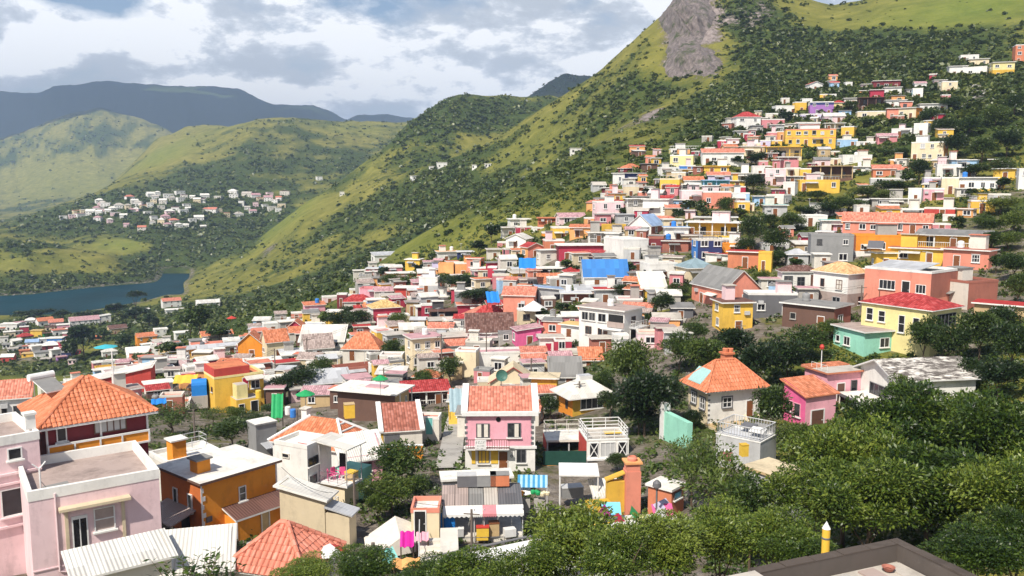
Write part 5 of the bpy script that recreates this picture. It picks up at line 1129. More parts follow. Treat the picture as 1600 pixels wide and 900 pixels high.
 (578, 622, 532, 515, 10, .6, 'white', 'slab', 'whiteroof', dict(wr='crimson', desc='white house with crimson stripe panels', mark='white house with crimson panels')), (536, 602, 564, 544, -14, .7, 'offwhite', 'hip', 'rust', dict(rh=2.6, mark='house with the orange hipped roof', desc='house with a wide orange hipped tile roof')), (474, 508, 497, 477, 10, .6, 'pink', 'shedf', 'rust', dict(mark='pink house with the orange roof', desc='pink house with orange roof edge at the lower end of town')), (455, 476, 501, 489, 4, .6, 'salmon', 'flat', 'whiteroof'), (527, 544, 479, 459, -10, .8, 'wine', 'flat', 'deck', dict(wl='crimson', mark='tall wine red house', desc='tall wine red house with white emblem window')), (540, 558, 475, 461, 4, .7, 'salmon'), (503, 530, 477, 464, 10, .6, 'palepink', 'flat', 'deck'), (538, 582, 482, 470, -4, .6, 'offwhite', 'hip', 'redroof', dict(rh=1.4)),
 (410, 482, 524, 506, 8, .3, 'white', 'flat', 'whiteroof', dict(mark='long white house at the lower end of town', desc='long white house with a flat white roof')), (446, 482, 526, 514, -10, .8, 'crimson', 'gablef', 'rust', dict(rh=2.0)), (479, 512, 517, 507, 6, .6, 'wine', 'slab', 'whiteroof'), (470, 542, 546, 532, -8, .6, 'white', 'shedf', 'whiteroof', dict(rh=2.4, mark='house with the big white roof', desc='house with a big sloping white roof')), (473, 520, 566, 544, 8, .8, 'white', 'gable', 'taupe', dict(rh=2.4, win='d', mark='white house with the taupe gable roof', desc='white house with a taupe gable roof and dark window')), (410, 450, 564, 534, 16, .8, 'cream', 'gable', 'rust', dict(rh=2.2, mark='cream house with the rust roof', desc='cream two-storey house with a rust tiled roof')), (438, 478, 570, 552, 4, .7, 'offwhite', 'slab', 'tin', dict(loggia=.3)), (500, 542, 572, 555, 6, .6, 'white', 'flat', 'deck'),
 (374, 416, 562, 536, -12, .8, 'orange', 'gablef', 'rust', dict(rh=2.2, mark='orange-yellow house with the orange roof', desc='orange-yellow gable house with an orange roof', wall=None) if False else dict(rh=2.2, mark='orange-yellow gable house', desc='orange-yellow gable house with an orange roof')), (518, 592, 596, 577, 16, .5, 'brick', 'flat', 'brick', dict(para=1.1, trim='brick', nwin=2, desc='low house with a brick roof parapet', mark='house with the brick parapet')), (473, 548, 622, 600, 8, .5, 'brown', 'shedf', 'tin', dict(rh=1.4, cat='shed', name='shed', desc='dark shed under a long grey tin roof', mark='long grey tin shed')),
])
Hs([
 # --- lower left part of town
 (313, 362, 540, 525, 10, .5, 'white', 'gable', 'rust', dict(wl='yellow', desc='white and yellow cottage with an orange roof', mark='white and yellow cottage')), (272, 305, 532, 521, 8, .6, 'white', 'slab', 'whiteroof', dict(wr='rose')), (240, 262, 530, 515, 8, .8, 'white', 'flat', 'whiteroof', dict(mark='small white tower house', desc='small white tower house above an orange one')), (212, 244, 545, 527, 10, .7, 'orange', 'gable', 'rust', dict(mark='orange gabled house', desc='orange gabled house in the lower town')), (238, 270, 553, 538, -8, .5, 'white', 'flat', 'deck'), (198, 254, 566, 554, 4, .5, 'white', 'gable', 'whiteroof', dict(rh=1.6, tex='deck')), (252, 278, 562, 552, 6, .6, 'gold', 'slab', 'tanroof'),
 (159, 182, 560, 550, 8, .6, 'white', 'hip', 'whiteroof', dict(desc='small white cottage beside the bushes')), (168, 197, 524, 514, 12, .7, 'tan', 'gable', 'brownroof', dict(desc='cottage with a dark brown gable roof among trees', mark='cottage with the dark brown roof')), (108, 152, 515, 502, 6, .5, 'white', 'gable', 'mauve'), (150, 172, 506, 495, 10, .7, 'white', 'shedl', 'whiteroof'), (132, 156, 512, 502, 4, .7, 'palepink', 'slab', 'blueslate'), (252, 282, 482, 471, 10, .6, 'white', 'gable', 'salmonroof'), (258, 290, 492, 485, 4, .5, 'white', 'slab', 'whiteroof'), (306, 342, 482, 474, 6, .5, 'white', 'gable', 'whiteroof', dict(wr='crimson', desc='white cottage with a red end wall on the slope')), (204, 232, 492, 485, 4, .5, 'lightblue', 'slab', 'whiteroof'),
 (290, 352, 560, 545, 8, .4, 'white', 'flat', 'whiteroof'), (300, 350, 552, 541, 4, .5, 'white', 'slab', 'salmonroof'), (340, 384, 556, 542, 10, .6, 'offwhite', 'slab', 'tin'), (350, 384, 545, 533, 4, .5, 'white', 'shedf', 'whiteroof'),
 (286, 330, 595, 574, 14, .7, 'white', 'flat', 'whiteroof', dict(desc='white flat-roofed house with a narrow slit window', mark='white house with a slit window')), (260, 302, 576, 566, 4, .5, 'offwhite', 'slab', 'tanroof'), (204, 274, 580, 570, 6, .5, 'brick', 'flat', 'rust', dict(nwin=0)), (217, 272, 590, 580, 8, .5, 'offwhite', 'flat', 'greyroof', dict(nwin=0)), (149, 234, 592, 578, 6, .4, 'gold', 'flat', 'tanroof', dict(nwin=0, trim='gold', mark='house with the flat yellow roof', desc='low house with a broad flat yellow roof')), (142, 244, 612, 592, -8, .5, 'red', 'shedl', 'whiteroof', dict(nwin=0, rh=2.2, mark='red wall with the white lean-to roof', desc='red walled house with a white lean-to roof')),
 (226, 268, 618, 602, 8, .6, 'white', 'slab', 'whiteroof', dict(nwin=1)), (228, 300, 640, 628, -6, .5, 'offwhite', 'flat', 'rust', dict(nwin=1, desc='low house with a flat rust red roof', mark='house with the flat rust red roof')), (330, 384, 574, 562, 6, .5, 'white', 'flat', 'salmonroof'), (380, 440, 590, 566, 4, .5, 'white', 'flat', 'whiteroof', dict(nwin=2)), (396, 440, 584, 572, 4, .6, 'offwhite', 'shedf', 'whiteroof'),
 (60, 108, 618, 606, 10, .6, 'offwhite', 'flat', 'greyroof', dict(nwin=1)), (100, 146, 606, 596, 10, .5, 'white', 'flat', 'whiteroof', dict(nwin=1)),
 (-6, 54, 660, 617, -10, .5, 'white', 'shedf', 'salmonroof', dict(rh=1.6, win='d', nwin=4, mark='white house at the left edge', desc='white house with an orange roof strip at the left edge')),
 # yellow house with the red parapet
 (322, 412, 646, 590, 16, .7, 'yellow', 'flat', 'rust', dict(auto=False, trim='paleyellow', mark='yellow house with the red parapet', desc='bright yellow house with a red roof parapet')),
])
# ---------------------------------------------------------------- the near houses, one by one
def hw(h, face, u, z, w_, ht, nx=2, nz=1, frame='white', glass=None, sill=True, hood=None, surround=None, proud=.0):
    """a near window: frame with bars > pane, sill"""
    o0, dx, rz, L = face_xf(h, face)
    n = Vector((dx.y, -dx.x, 0))
    fr = .07; d = .09
    b = MB()
    for x0, x1, z0, z1 in ((-w_ / 2, w_ / 2, ht - fr, ht), (-w_ / 2, w_ / 2, 0, fr), (-w_ / 2, -w_ / 2 + fr, fr, ht - fr), (w_ / 2 - fr, w_ / 2, fr, ht - fr)):
        b.box(x0, x1, -d, 0, z0, z1, 0, 'b')
    for k in range(1, nx):
        x = -w_ / 2 + w_ * k / nx; b.box(x - .03, x + .03, -d * .8, 0, fr, ht - fr, 0, 'b')
    for k in range(1, nz):
        zz = ht * k / nz; b.box(-w_ / 2 + fr, w_ / 2 - fr, -d * .7, 0, zz - .03, zz + .03, 0, 'b')
    mats = [plain(frame, .5)]
    if surround:
        mats.append(wallmat(surround)); s_ = .14
        for x0, x1, z0, z1 in ((-w_ / 2 - s_, w_ / 2 + s_, ht + .002, ht + s_), (-w_ / 2 - s_, -w_ / 2 - .002, 0, ht), (w_ / 2 + .002, w_ / 2 + s_, 0, ht)):
            b.box(x0, x1, -.05, 0, z0, z1, 1, 'b')
    wn = b.build('window', mats, h.root)
    wn.location = o0 + dx * (u * L) + Vector((0, 0, z)) + n * (.004 + proud); wn.rotation_euler = (0, 0, rz)
    b = MB(); b.poly([(-w_ / 2 + fr, -.025, fr), (w_ / 2 - fr, -.025, fr), (w_ / 2 - fr, -.025, ht - fr), (-w_ / 2 + fr, -.025, ht - fr)], 0)
    b.build('pane', glass or M_GLASS, wn)
    if sill:
        b = MB(); b.box(-w_ / 2 - .1, w_ / 2 + .1, -.2, 0, -.1, -.003, 0, 'b'); b.build('sill', wallmat(surround or 'white'), wn)
    if hood:
        b = MB(); b.sheet([(-w_ / 2 - .2, -hood, ht + .08), (w_ / 2 + .2, -hood, ht + .08), (w_ / 2 + .2, -.003, ht + .2), (-w_ / 2 - .2, -.003, ht + .2)], .1, 0); b.build('hood', wallmat('beige'), wn)
    return wn
def hd(h, face, u, z, w_, ht, c='wood', frame='white'):
    o = put(h, face, u, z, w_, ht, 'door:' + c); return o

def tile_roof_geo(h, planes, mat_c, pitch=.30, row=.40, name='roof', amp=.075, seed=1, caps=True):
    """clay barrel tiles laid in rows as real relief on each roof plane; ridge caps on its edges"""
    rg = np.random.default_rng(seed); b = MB()
    capb = MB()
    for pl in planes:
        P = [Vector(p) for p in pl]
        ux = (P[1] - P[0]).normalized(); nrm = ux.cross(P[-1] - P[0]).normalized(); vy = nrm.cross(ux)
        q = [((p - P[0]).dot(ux), (p - P[0]).dot(vy)) for p in P]
        L = max(a for a, _ in q); u = min(a for a, _ in q)
        b.sheet(pl, .12, 1, 2)
        while u < L:
            uc = u + pitch / 2
            vs = []
            for k in range(len(q)):
                (a0, b0), (a1, b1) = q[k], q[(k + 1) % len(q)]
                if (a0 - uc) * (a1 - uc) < 0:
                    vs.append(b0 + (b1 - b0) * (uc - a0) / (a1 - a0))
            if len(vs) >= 2:
                v0, v1 = min(vs), max(vs)
                v = v0 - .06
                while v < v1 - .03:
                    ve = min(v + row * 1.08, v1 + .03); j = rg.uniform(-.012, .012)
                    prof = [(-pitch * .47, .0), (-pitch * .30, amp * .8), (0, amp), (pitch * .30, amp * .8), (pitch * .47, 0)]
                    def pt(a, h_, vv, lift): return P[0] + ux * (uc + a + j) + vy * vv + nrm * (h_ + .006 + lift)
                    for (a0, h0), (a1, h1) in zip(prof[:-1], prof[1:]):
                        b.poly([pt(a0, h0, v, .035), pt(a1, h1, v, .035), pt(a1 * .9, h1, ve, 0), pt(a0 * .9, h0, ve, 0)], 0, [(u + a0, v), (u + a1, v), (u + a1, ve), (u + a0, ve)])
                    b.poly([pt(a, h_, v, .035) for a, h_ in prof] , 0)
                    v += row
            u += pitch
    tm = _get('claytile' + mat_c, lambda: claytile(mat_c))
    r = b.build(name, [tm, plain(mat_c, .85, 'tile_bed'), wallmat('white')], h.root)
    return r
def claytile(c):
    m, t, b, out = newmat('clay_tile_' + c)
    g = t.n('ShaderNodeNewGeometry'); base = RGB[c]
    P = g.outputs['Position']
    big = t.noise(P, 0.9, 5, 0.65)
    f = t.math('ADD', t.math('MULTIPLY', g.outputs['Random Per Island'], 0.36), t.math('MULTIPLY', big, 0.7))
    col = t.ramp(f, [(0.2, tuple(x * 0.6 for x in base)), (0.55, base), (0.95, tuple(min(.8, x * 1.15 + .12) for x in base))])
    li_ = t.math('MULTIPLY', t.math('SUBTRACT', t.noise(P, 2.6, 6, 0.7), 0.60), 6, clamp=True)
    col = t.mix(t.math('MULTIPLY', li_, 0.45), col, (.50, .38, .30))
    t.l(col, b.inputs['Base Color']); b.inputs['Roughness'].default_value = .8; b.inputs['Specular IOR Level'].default_value = .25
    return m
def ridge_cap(h, p, q, c, r=.13, name='ridge'):
    b = MB(); p, q = Vector(p), Vector(q); n = max(1, int((q - p).length / .4))
    for k in range(n):
        a, e = p.lerp(q, k / n), p.lerp(q, (k + 1) / n)
        b.bar(a, e, r, 0, 8, r * .86)
    return b.build(name, [_get('claytile' + c, lambda: claytile(c))], h.root)
def pole_bar(name, pts, r, mat, parent):
    b = MB()
    for p, q in zip(pts[:-1], pts[1:]): b.bar(p, q, r, 0, 6)
    return b.build(name, mat, parent)
def rail(h, pts, ht=.95, step=1.2, r=.025, c='white', bars=2, name='railing'):
    b = MB()
    for p, q in zip(pts[:-1], pts[1:]):
        p, q = Vector(p), Vector(q); n = max(1, int(round((q - p).length / step)))
        for k in range(bars):
            z = ht * (k + 1) / bars; b.bar(p + Vector((0, 0, z)), q + Vector((0, 0, z)), r, 0, 6)
        for k in range(n + 1):
            a = p.lerp(q, k / n); b.bar(a, a + Vector((0, 0, ht)), r, 0, 6)
    return b.build(name, plain(c, .5), h.root)
NEAR = 'near houses below the viewpoint'

# 1. pale pink building: terrace block
pk = make_house(40, 244, 908, 770, 4, 1.0, 'palepink', 'flat', 'taupe', d=47, auto=False, para=.55, name='house', mark='pale pink building', desc='pale pink building with a grey roof terrace and white parapet', group=NEAR)
W, D, H_ = pk.W, pk.D, pk.H
hd_ = put(pk, 'F', .36, H_ - 4.0, .85, 2.1, 'door:white'); hd_.data = win_mesh('w')
hw(pk, 'F', .55, H_ - 3.1, 1.15, 1.45, 1, 2, 'white', plain('taupe', .4, 'blind'), sill=True)
b = MB()
x0, x1 = -W / 2 + W * .25, -W / 2 + W * .71
b.box(x0, x0 + .18, -D / 2 - .12, -D / 2 - .003, H_ - 4.1, H_ - 1.35, 0); b.box(x1 - .18, x1, -D / 2 - .12, -D / 2 - .003, H_ - 4.1, H_ - 1.35, 0)
b.build('window_surround', wallmat('beige'), pk.root)
b = MB(); b.box(x0 - .3, x1 + .3, -D / 2 - .62, -D / 2 - .003, H_ - 1.34, H_ - 1.18, 0); b.build('canopy', wallmat('beige'), pk.root)
b = MB(); b.box(x0 - .2, x1 + .15, -D / 2 - .3, -D / 2 - .003, H_ - 4.26, H_ - 4.11, 0); b.build('sill', wallmat('white'), pk.root)
b = MB(); b.box(-W / 2 - .02, W / 2 + .02, -D / 2 - .06, -D / 2 - .003, H_ - 4.75, H_ - 4.68, 0, 'b'); b.build('moulding', wallmat('palepink'), pk.root)
pole_bar('drain_pipe', [(-W * .31, -D / 2 - .07, H_ - .3), (-W * .31, -D / 2 - .07, H_ - 5.0), (-W * .22, -D / 2 - .07, H_ - 5.2)], .05, plain('palepink', .5), pk.root)
pole_bar('cable', [(W * .2, -D / 2 - .05, H_ - 6.2), (W * .22, -D / 2 - .05, H_ - 4.95), (W * .36, -D / 2 - .05, H_ - 4.6)], .025, plain('darkgrey', .5), pk.root)
pole_bar('cable', [(W * .38, -D / 2 - .05, H_ - 6.3), (W * .39, -D / 2 - .05, H_ - 5.8), (W * .49, -D / 2 - .05, H_ - 5.5)], .025, plain('darkgrey', .5), pk.root)
b = MB(); b.box(-W * .1, W * .16, -D / 2 - .04, -D / 2 - .003, H_ - 6.6, H_ - 5.9, 0, 'b'); b.build('vent_panel', wallmat('lightgrey'), pk.root)
b = MB(); b.poly([(-W * .36, -D * .3, H_ - .545), (-W * .16, -D * .26, H_ - .545), (-W * .17, -D * .12, H_ - .545), (-W * .37, -D * .16, H_ - .545)], 0)
b.build('roof_patch', deckmat('greyroof'), pk.root)
# antenna on the terrace
an = empty('roof_antenna', pk.root.matrix_basis @ Vector((-W * .39, -D * .30, H_ - .55)), pk.root.rotation_euler.z)
pole_bar('pole', [(0, 0, 0), (0, 0, 1.45)], .05, plain('white', .4), an); pole_bar('arm', [(-.35, 0, 1.75), (0, 0, 1.4), (.35, 0, 1.8)], .04, plain('white', .4), an); pole_bar('brace', [(.4, .1, .02), (0, 0, .7)], .02, plain('grey', .4), an)
tag(an, 'white forked antenna standing on the grey roof terrace', 'antenna', None, None, (72, 730))
# left wing
wg = make_house(-150, 53, 908, 711, 6, .85, 'palepink', 'flat', 'taupe', d=47.6, auto=False, para=.5, desc='pale pink wing with a wide white framed window at the edge', group=NEAR)
W, D, H_ = wg.W, wg.D, wg.H
hw(wg, 'F', .845, H_ - 5.0, 2.5, 1.75, 2, 1, 'white', surround='palepink'); hw(wg, 'F', .80, H_ - 1.5, .8, .75, 1, 1, 'white')
for z_ in (H_ - 2.4, H_ - 3.0, H_ - 5.7):
    b = MB(); b.box(-W / 2 - .02, W / 2 + .02, -D / 2 - .16, -D / 2 - .003, z_, z_ + .14, 0); b.build('moulding', wallmat('palepink'), wg.root)
b = MB(); b.box(W / 2 - .55, W / 2 + .02, -D / 2 + .6, -D / 2 + 1.15, H_ + .06, H_ + .95, 0); b.box(W / 2 - .62, W / 2 + .09, -D / 2 + .53, -D / 2 + 1.22, H_ + .951, H_ + 1.1, 0); b.build('pier', wallmat('white'), wg.root)
# dark red upper house
rd = make_house(52, 222, 703, 660, 9, .95, 'wine', 'none', 'rust', d=54.5, auto=False, found=3, desc='dark red house with a hipped orange clay tile roof', mark='dark red house with the clay tile roof', group=NEAR)
W, D, H_ = rd.W, rd.D, rd.H
planes = roof_planes('hip', W, D, H_, 2.05, .6)
tile_roof_geo(rd, planes, 'rust', seed=3)
for pl in planes[:2]:
    pass
x, y, zf = W / 2 + .6, D / 2 + .6, planes[0][0][2]
apx = planes[0][3]; apx2 = planes[0][2]
ridge_cap(rd, (-x, -y, zf + .05), (apx[0], apx[1], apx[2] + .05), 'rust'); ridge_cap(rd, (x, -y, zf + .05), (apx2[0], apx2[1], apx2[2] + .05), 'rust'); ridge_cap(rd, (-x, y, zf + .05), (apx[0], apx[1], apx[2] + .05), 'rust')
b = MB(); b.box(-x, x, -y - .05, -y - .003, zf - .16, zf - .02, 0); b.build('fascia', plain('white', .5), rd.root)
hw(rd, 'F', .62, H_ * .28, W * .33, H_ * .52, 5, 1, 'brown', plain('lightgrey', .4, 'lace_curtain'), sill=False)
hw(rd, 'F', .14, H_ * .22, .62, 1.25, 1, 1, 'white')
for u in (-.5, 0.02, .5):
    b = MB(); b.box(W * u - .06, W * u + .06, -D / 2 - .13, -D / 2 - .003, -.4, H_ - .02, 0); b.build('post', plain('white', .5), rd.root)
b = MB(); b.box(-W / 2, W / 2, -D / 2 - .35, -D / 2 - .135, -.55, .22, 0); b.build('balustrade', wallmat('orange'), rd.root)
b = MB()
for z_ in (-.02, .75):
    b.box(-W / 2 - .03, W / 2 + .03, -D / 2 - .42, -D / 2 - .30, z_ - .53, z_ - .40, 0)
for u in (-.5, -.25, 0, .22, .5):
    b.box(W * u - .05, W * u + .05, -D / 2 - .43, -D / 2 - .29, -.5, .34, 0)
b.build('railing', plain('white', .5), rd.root)
# solar heater on the red house's roof
sh_ = empty('solar_heater', rd.root.matrix_basis @ Vector((-W * .34, D * .18, H_ + 1.22)), rd.root.rotation_euler.z + .3)
b = MB(); b.sheet([(-.7, -1.0, .1), (.7, -1.0, .1), (.7, .9, .75), (-.7, .9, .75)], .08, 0, 1); b.build('panel', [plain('greyroof', .15), plain('white', .4)], sh_)
b = MB(); b.bar((-.85, 1.0, .85), (.85, 1.0, .85), .26, 0, 12); b.build('tank', plain('white', .4), sh_)
for s in (-.6, .6): pole_bar('leg', [(s, .8, -.5), (s, .8, .7)], .03, plain('grey', .5), sh_)
tag(sh_, 'white solar water heater leaning on the clay tile roof', 'solar heater', None, None, (95, 605))
# tall white pole with brackets behind the tile roof
mp_ = empty('antenna_mast', rd.root.matrix_basis @ Vector((W * .42, D * .62, H_ - 1)), 0)
pole_bar('mast', [(0, 0, -6), (0, 0, 3.9)], .05, plain('white', .4), mp_); pole_bar('crossbar', [(-.5, 0, 3.3), (.5, 0, 3.3)], .03, plain('white', .4), mp_)
tag(mp_, 'tall white antenna mast behind the clay tile roof', 'antenna', None, None, (195, 600))

# 2. orange house
og = make_house(257, 438, 858, 757, 30, .88, 'orange', 'slab', 'whiteroof', auto=False, d=60, over=.28, trim='brown', wl='shadedorange', desc='bright orange two-storey house with a flat pale roof and square chimney', mark='bright orange house', group=NEAR)  # left wall: the same orange with its shade painted into the colour
W, D, H_ = og.W, og.D, og.H
def chimney(h, x, y, z, s, ht, c, cap='grey', name='chimney', capz=.12):
    b = MB(); b.box(x - s / 2, x + s / 2, y - s / 2, y + s / 2, z, z + ht, 0); ch = b.build(name, wallmat(c), h.root)
    b = MB(); b.box(x - s / 2 - .15, x + s / 2 + .15, y - s / 2 - .15, y + s / 2 + .15, z + ht + .002, z + ht + capz, 0); b.build('cap', deckmat(cap), ch)
    return ch
chimney(og, -W * .30, -D * .12, H_ + .205, 1.05, .95, 'orange', 'greyroof')
hw(og, 'L', .38, H_ - 2.4, .62, 1.35, 1, 1, 'white', glass=plain('black', .4)); hw(og, 'L', .74, H_ - 2.4, .62, 1.35, 1, 1, 'white', glass=plain('black', .4))
hw(og, 'F', .52, H_ - 2.2, .62, 1.15, 1, 2, 'white')
b = MB()
for k in range(7): b.box(-W / 2 + .01, -W / 2 + (.32 if k % 2 else .2), -D / 2 - .03, -D / 2 - .003, H_ - .7 - k * .62, H_ - .35 - k * .62, 0)
b.box(-W / 2 - .03, -W / 2 + .09, -D / 2 - .031, -D / 2 - .002, .2, H_ - .05, 0); b.build('quoin', plain('white', .6), og.root)
b = MB(); b.box(W / 2 - .1, W / 2 + .03, -D / 2 - .03, -D / 2 - .003, 0, H_, 0); b.build('corner_trim', plain('white', .6), og.root)
# lean-to on the right wall
lt = MB(); lt.box(-W * .22, W / 2 - .02, -D / 2 - 1.5, -D / 2 - .004, -4, H_ * .43, 0, 'td'); lw = lt.build('lean_to', wallmat('orange'), og.root)
lt = MB(); lt.sheet([(-W * .25, -D / 2 - 1.8, H_ * .43), (W / 2 + .15, -D / 2 - 1.8, H_ * .43), (W / 2 + .15, -D / 2 - .004, H_ * .43 + .55), (-W * .25, -D / 2 - .004, H_ * .43 + .55)], .14, 0, 1); lt.build('lean_to_roof', [tinmat('brownroof'), plain('white', .5)], og.root)
lt = MB(); lt.box(-W * .22 - .02, -W * .22 + .1, -D / 2 - 1.53, -D / 2 - 1.502, -.5, H_ * .43 - .05, 0); lt.build('corner_trim', plain('white', .6), og.root)
hw(og, 'F', .66, H_ * .06, .75, 1.75, 1, 1, 'white', glass=plain('tan', .5), proud=1.503, sill=False)
b = MB(); b.box(W * -.45, W * -.38, -D / 2 - .08, -D / 2 - .003, 1.9, 2.3, 0); b.build('meter_box', plain('slate', .5), og.root)
# canopy on the left wall
cn = MB(); cn.sheet([(-W / 2 - 2.0, -D * .36, 2.15), (-W / 2 - .004, -D * .36, 2.75), (-W / 2 - .004, D * .34, 2.75), (-W / 2 - 2.0, D * .34, 2.15)], .1, 0); cn.build('canopy', tinmat('taupe'), og.root)
for yy in (-D * .33, D * .31):
    b = MB(); b.box(-W / 2 - 1.9, -W / 2 - 1.78, yy - .06, yy + .06, -2, 2.03, 0); b.build('post', plain('beige', .6), og.root)
b = MB(); b.box(-W / 2 - .05, -W / 2 - .003, -D * .2, D * .0, 0, 2.0, 0); b.build('door', plain('black', .6), og.root)
rail(og, [(-W * .2, -D / 2 - 2.6, -.5), (W * .9, -D / 2 - 2.6, -.1), (W * 1.25, -D / 2 - 1.4, 0), (W * 1.45, -D / 2 + 1, -.9)], 1.0, 1.6, .035, 'white')
# second orange chimney block and white roof behind it
ob = make_house(236, 345, 760, 722, 22, .8, 'offwhite', 'flat', 'whiteroof', d=68, auto=False, desc='low white roofed house behind the orange one', group=NEAR)
chimney(ob, -ob.W * .25, -ob.D * .3, ob.H - .25, 1.15, 1.75, 'orange', 'white')
rail(ob, [(-ob.W * .1, ob.D * .1, ob.H), (ob.W * .45, ob.D * .1, ob.H), (ob.W * .45, ob.D * .48, ob.H), (-ob.W * .1, ob.D * .48, ob.H), (-ob.W * .1, ob.D * .1, ob.H)], .9, 1.3, .03, 'lightgrey')

# 3. white sheet roofs at the bottom edge
s1 = make_house(246, 366, 915, 888, -4, .7, 'offwhite', 'shedf', 'whiteroof', d=45.5, auto=False, rh=1.15, over=.3, cat='shed', name='shed', desc='shed with a white ribbed sheet roof beside the pink building', group=NEAR)
s2 = make_house(112, 262, 935, 908, 8, .45, 'offwhite', 'shedf', 'whiteroof', d=42.0, auto=False, rh=.55, over=.3, cat='shed', name='shed', desc='low shed with a cream white ribbed roof at the bottom edge', group=NEAR)

# 4. red tiled hip roof at the bottom
rt = make_house(368, 528, 945, 893, -30, .9, 'offwhite', 'none', 'terracotta', d=45, auto=False, desc='house with a weathered red barrel tile hipped roof', mark='weathered red tile roof', group=NEAR)
W, D, H_ = rt.W, rt.D, rt.H
planes = roof_planes('hip', W, D, H_, 1.75, .45)
tile_roof_geo(rt, planes, 'salmonroof', .34, .46, seed=9, amp=.09)
x, y, zf = W / 2 + .45, D / 2 + .45, planes[0][0][2]
a0, a1 = planes[0][3], planes[0][2]
for p, q in (((-x, -y, zf), a0), ((x, -y, zf), a1), ((x, y, zf), a1), ((-x, y, zf), a0), (a0, a1)):
    ridge_cap(rt, (p[0], p[1], p[2] + .08), (q[0], q[1], q[2] + .08), 'salmonroof', .17)
um = empty('parasol', at(516, 862, 47.5), .4)
b = MB()
for k in range(8):
    a_, c_ = 2 * math.pi * k / 8, 2 * math.pi * (k + 1) / 8
    b.poly([(0.95 * math.cos(a_), 0.95 * math.sin(a_), 0), (0.95 * math.cos(c_), 0.95 * math.sin(c_), 0), (0, 0, .5)], 1 if k in (0, 1, 7) else 0)
    b.poly([(0, 0, .46), (0.95 * math.cos(c_), 0.95 * math.sin(c_), -.03), (0.95 * math.cos(a_), 0.95 * math.sin(a_), -.03)], 0)
b.build('canopy', [plain('white', .7), plain('red', .7)], um); pole_bar('pole', [(0, 0, -2.4), (0, 0, .45)], .03, plain('lightgrey', .5), um)
tag(um, 'white and red parasol beside the weathered tile roof', 'parasol')

# 5. beige house
bg_ = make_house(440, 522, 838, 780, -24, .45, 'beige', 'shedr', 'whiteroof', d=62, auto=False, rh=.9, desc='beige house with a pale sloping roof next to the orange one', group=NEAR)
hw(bg_, 'R', .55, bg_.H * .3, 1.0, 1.2, 2, 2, 'taupe'); 
b = MB(); b.box(bg_.W / 2 + .004, bg_.W / 2 + 1.9, -bg_.D * .45, bg_.D * .4, -4, bg_.H * .62, 0); b.build('annex', wallmat('beige'), bg_.root)
b = MB(); b.sheet([(bg_.W / 2 + .004, -bg_.D * .55, bg_.H * .8), (bg_.W / 2 + 2.2, -bg_.D * .55, bg_.H * .62), (bg_.W / 2 + 2.2, bg_.D * .45, bg_.H * .62), (bg_.W / 2 + .004, bg_.D * .45, bg_.H * .8)], .12, 0); b.build('annex_roof', tinmat('tin'), bg_.root)

# 6. the white house with the balcony and its tiled neighbour
tr = make_house(425, 590, 742, 703, -36, .62, 'white', 'hip', 'terracotta', d=84, auto=False, rh=2.1, trim='white', desc='long house with a terracotta roof striped by white seams', mark='striped terracotta roof', group=NEAR)
W, D, H_ = tr.W, tr.D, tr.H
pl = roof_planes('hip', W, D, H_, 2.1, .35)
for p_, i0, i1 in ((pl[0], 0, 3), (pl[0], 1, 2), (pl[1], 1, 2)):
    b = MB(); b.bar(Vector(p_[i0]) + Vector((0, 0, .05)), Vector(p_[i1]) + Vector((0, 0, .05)), .16, 0, 6); b.build('ridge', plain('white', .7), tr.root)
for k in range(4):
    f = (k + .6) / 4.4
    P0 = [Vector(v) for v in pl[1]]; a_ = P0[0].lerp(P0[2], f); c_ = P0[1].lerp(P0[2], f)
    b = MB(); b.bar(a_ + Vector((0, 0, .03)), c_ + Vector((0, 0, .03)), .1, 0, 6); b.build('seam', plain('white', .7), tr.root)
chimney(tr, -W * .28, D * .05, H_ + 1.2, .7, 1.5, 'white', 'offwhite')
wb = make_house(432, 520, 778, 697, -40, .9, 'white', 'flat', 'whiteroof', d=72, auto=False, desc='white house with a small roof terrace and pink chairs on its balcony', mark='white house with the pink chairs', group=NEAR)
W, D, H_ = wb.W, wb.D, wb.H
hw(wb, 'R', .22, H_ - 1.9, 1.3, .75, 2, 1, 'darkgrey'); hw(wb, 'R', .2, H_ - 3.6, 1.1, .9, 1, 1, 'lightgrey'); hw(wb, 'F', .35, H_ - 1.4, .8, .45, 1, 1, 'offwhite', sill=False)
b = MB(); b.poly([(-W * .05, -D * .4, H_ - .29), (W * .3, -D * .4, H_ - .29), (W * .3, -D * .12, H_ - .29), (-W * .05, -D * .12, H_ - .29)], 0); b.build('roof_mat', plain('red', .8), wb.root)
bz = H_ - 3.55; bx0, bx1, by0, by1 = W / 2 + .004, W / 2 + 3.1, -D * .08, D * .62
b = MB(); b.box(bx0, bx1, by0, by1, bz - .2, bz, 0); b.build('balcony', plain('white', .7), wb.root)
b = MB(); b.box(bx0, bx1 - .5, by0 + .3, by1, -4, bz - .202, 0); b.build('lower_storey', wallmat('cream'), wb.root)
b = MB(); b.box(bx0, bx1 - .6, by1 + .003, by1 + 2.2, -4, bz + .5, 0); b.build('lower_storey', wallmat('mint'), wb.root)
b = MB(); b.sheet([(bx0 - .6, by0 - .1, H_ + .1), (bx1 + .2, by0 - .1, H_ - .25), (bx1 + .2, by1 + .4, H_ - .25), (bx0 - .6, by1 + .4, H_ + .1)], .1, 0); b.build('balcony_roof', tinmat('whiteroof'), wb.root)
rail(wb, [(bx0 + .1, by0 + .05, bz), (bx1 - .05, by0 + .05, bz), (bx1 - .05, by1 - .05, bz)], .95, 1.0, .02, 'slate', 2)
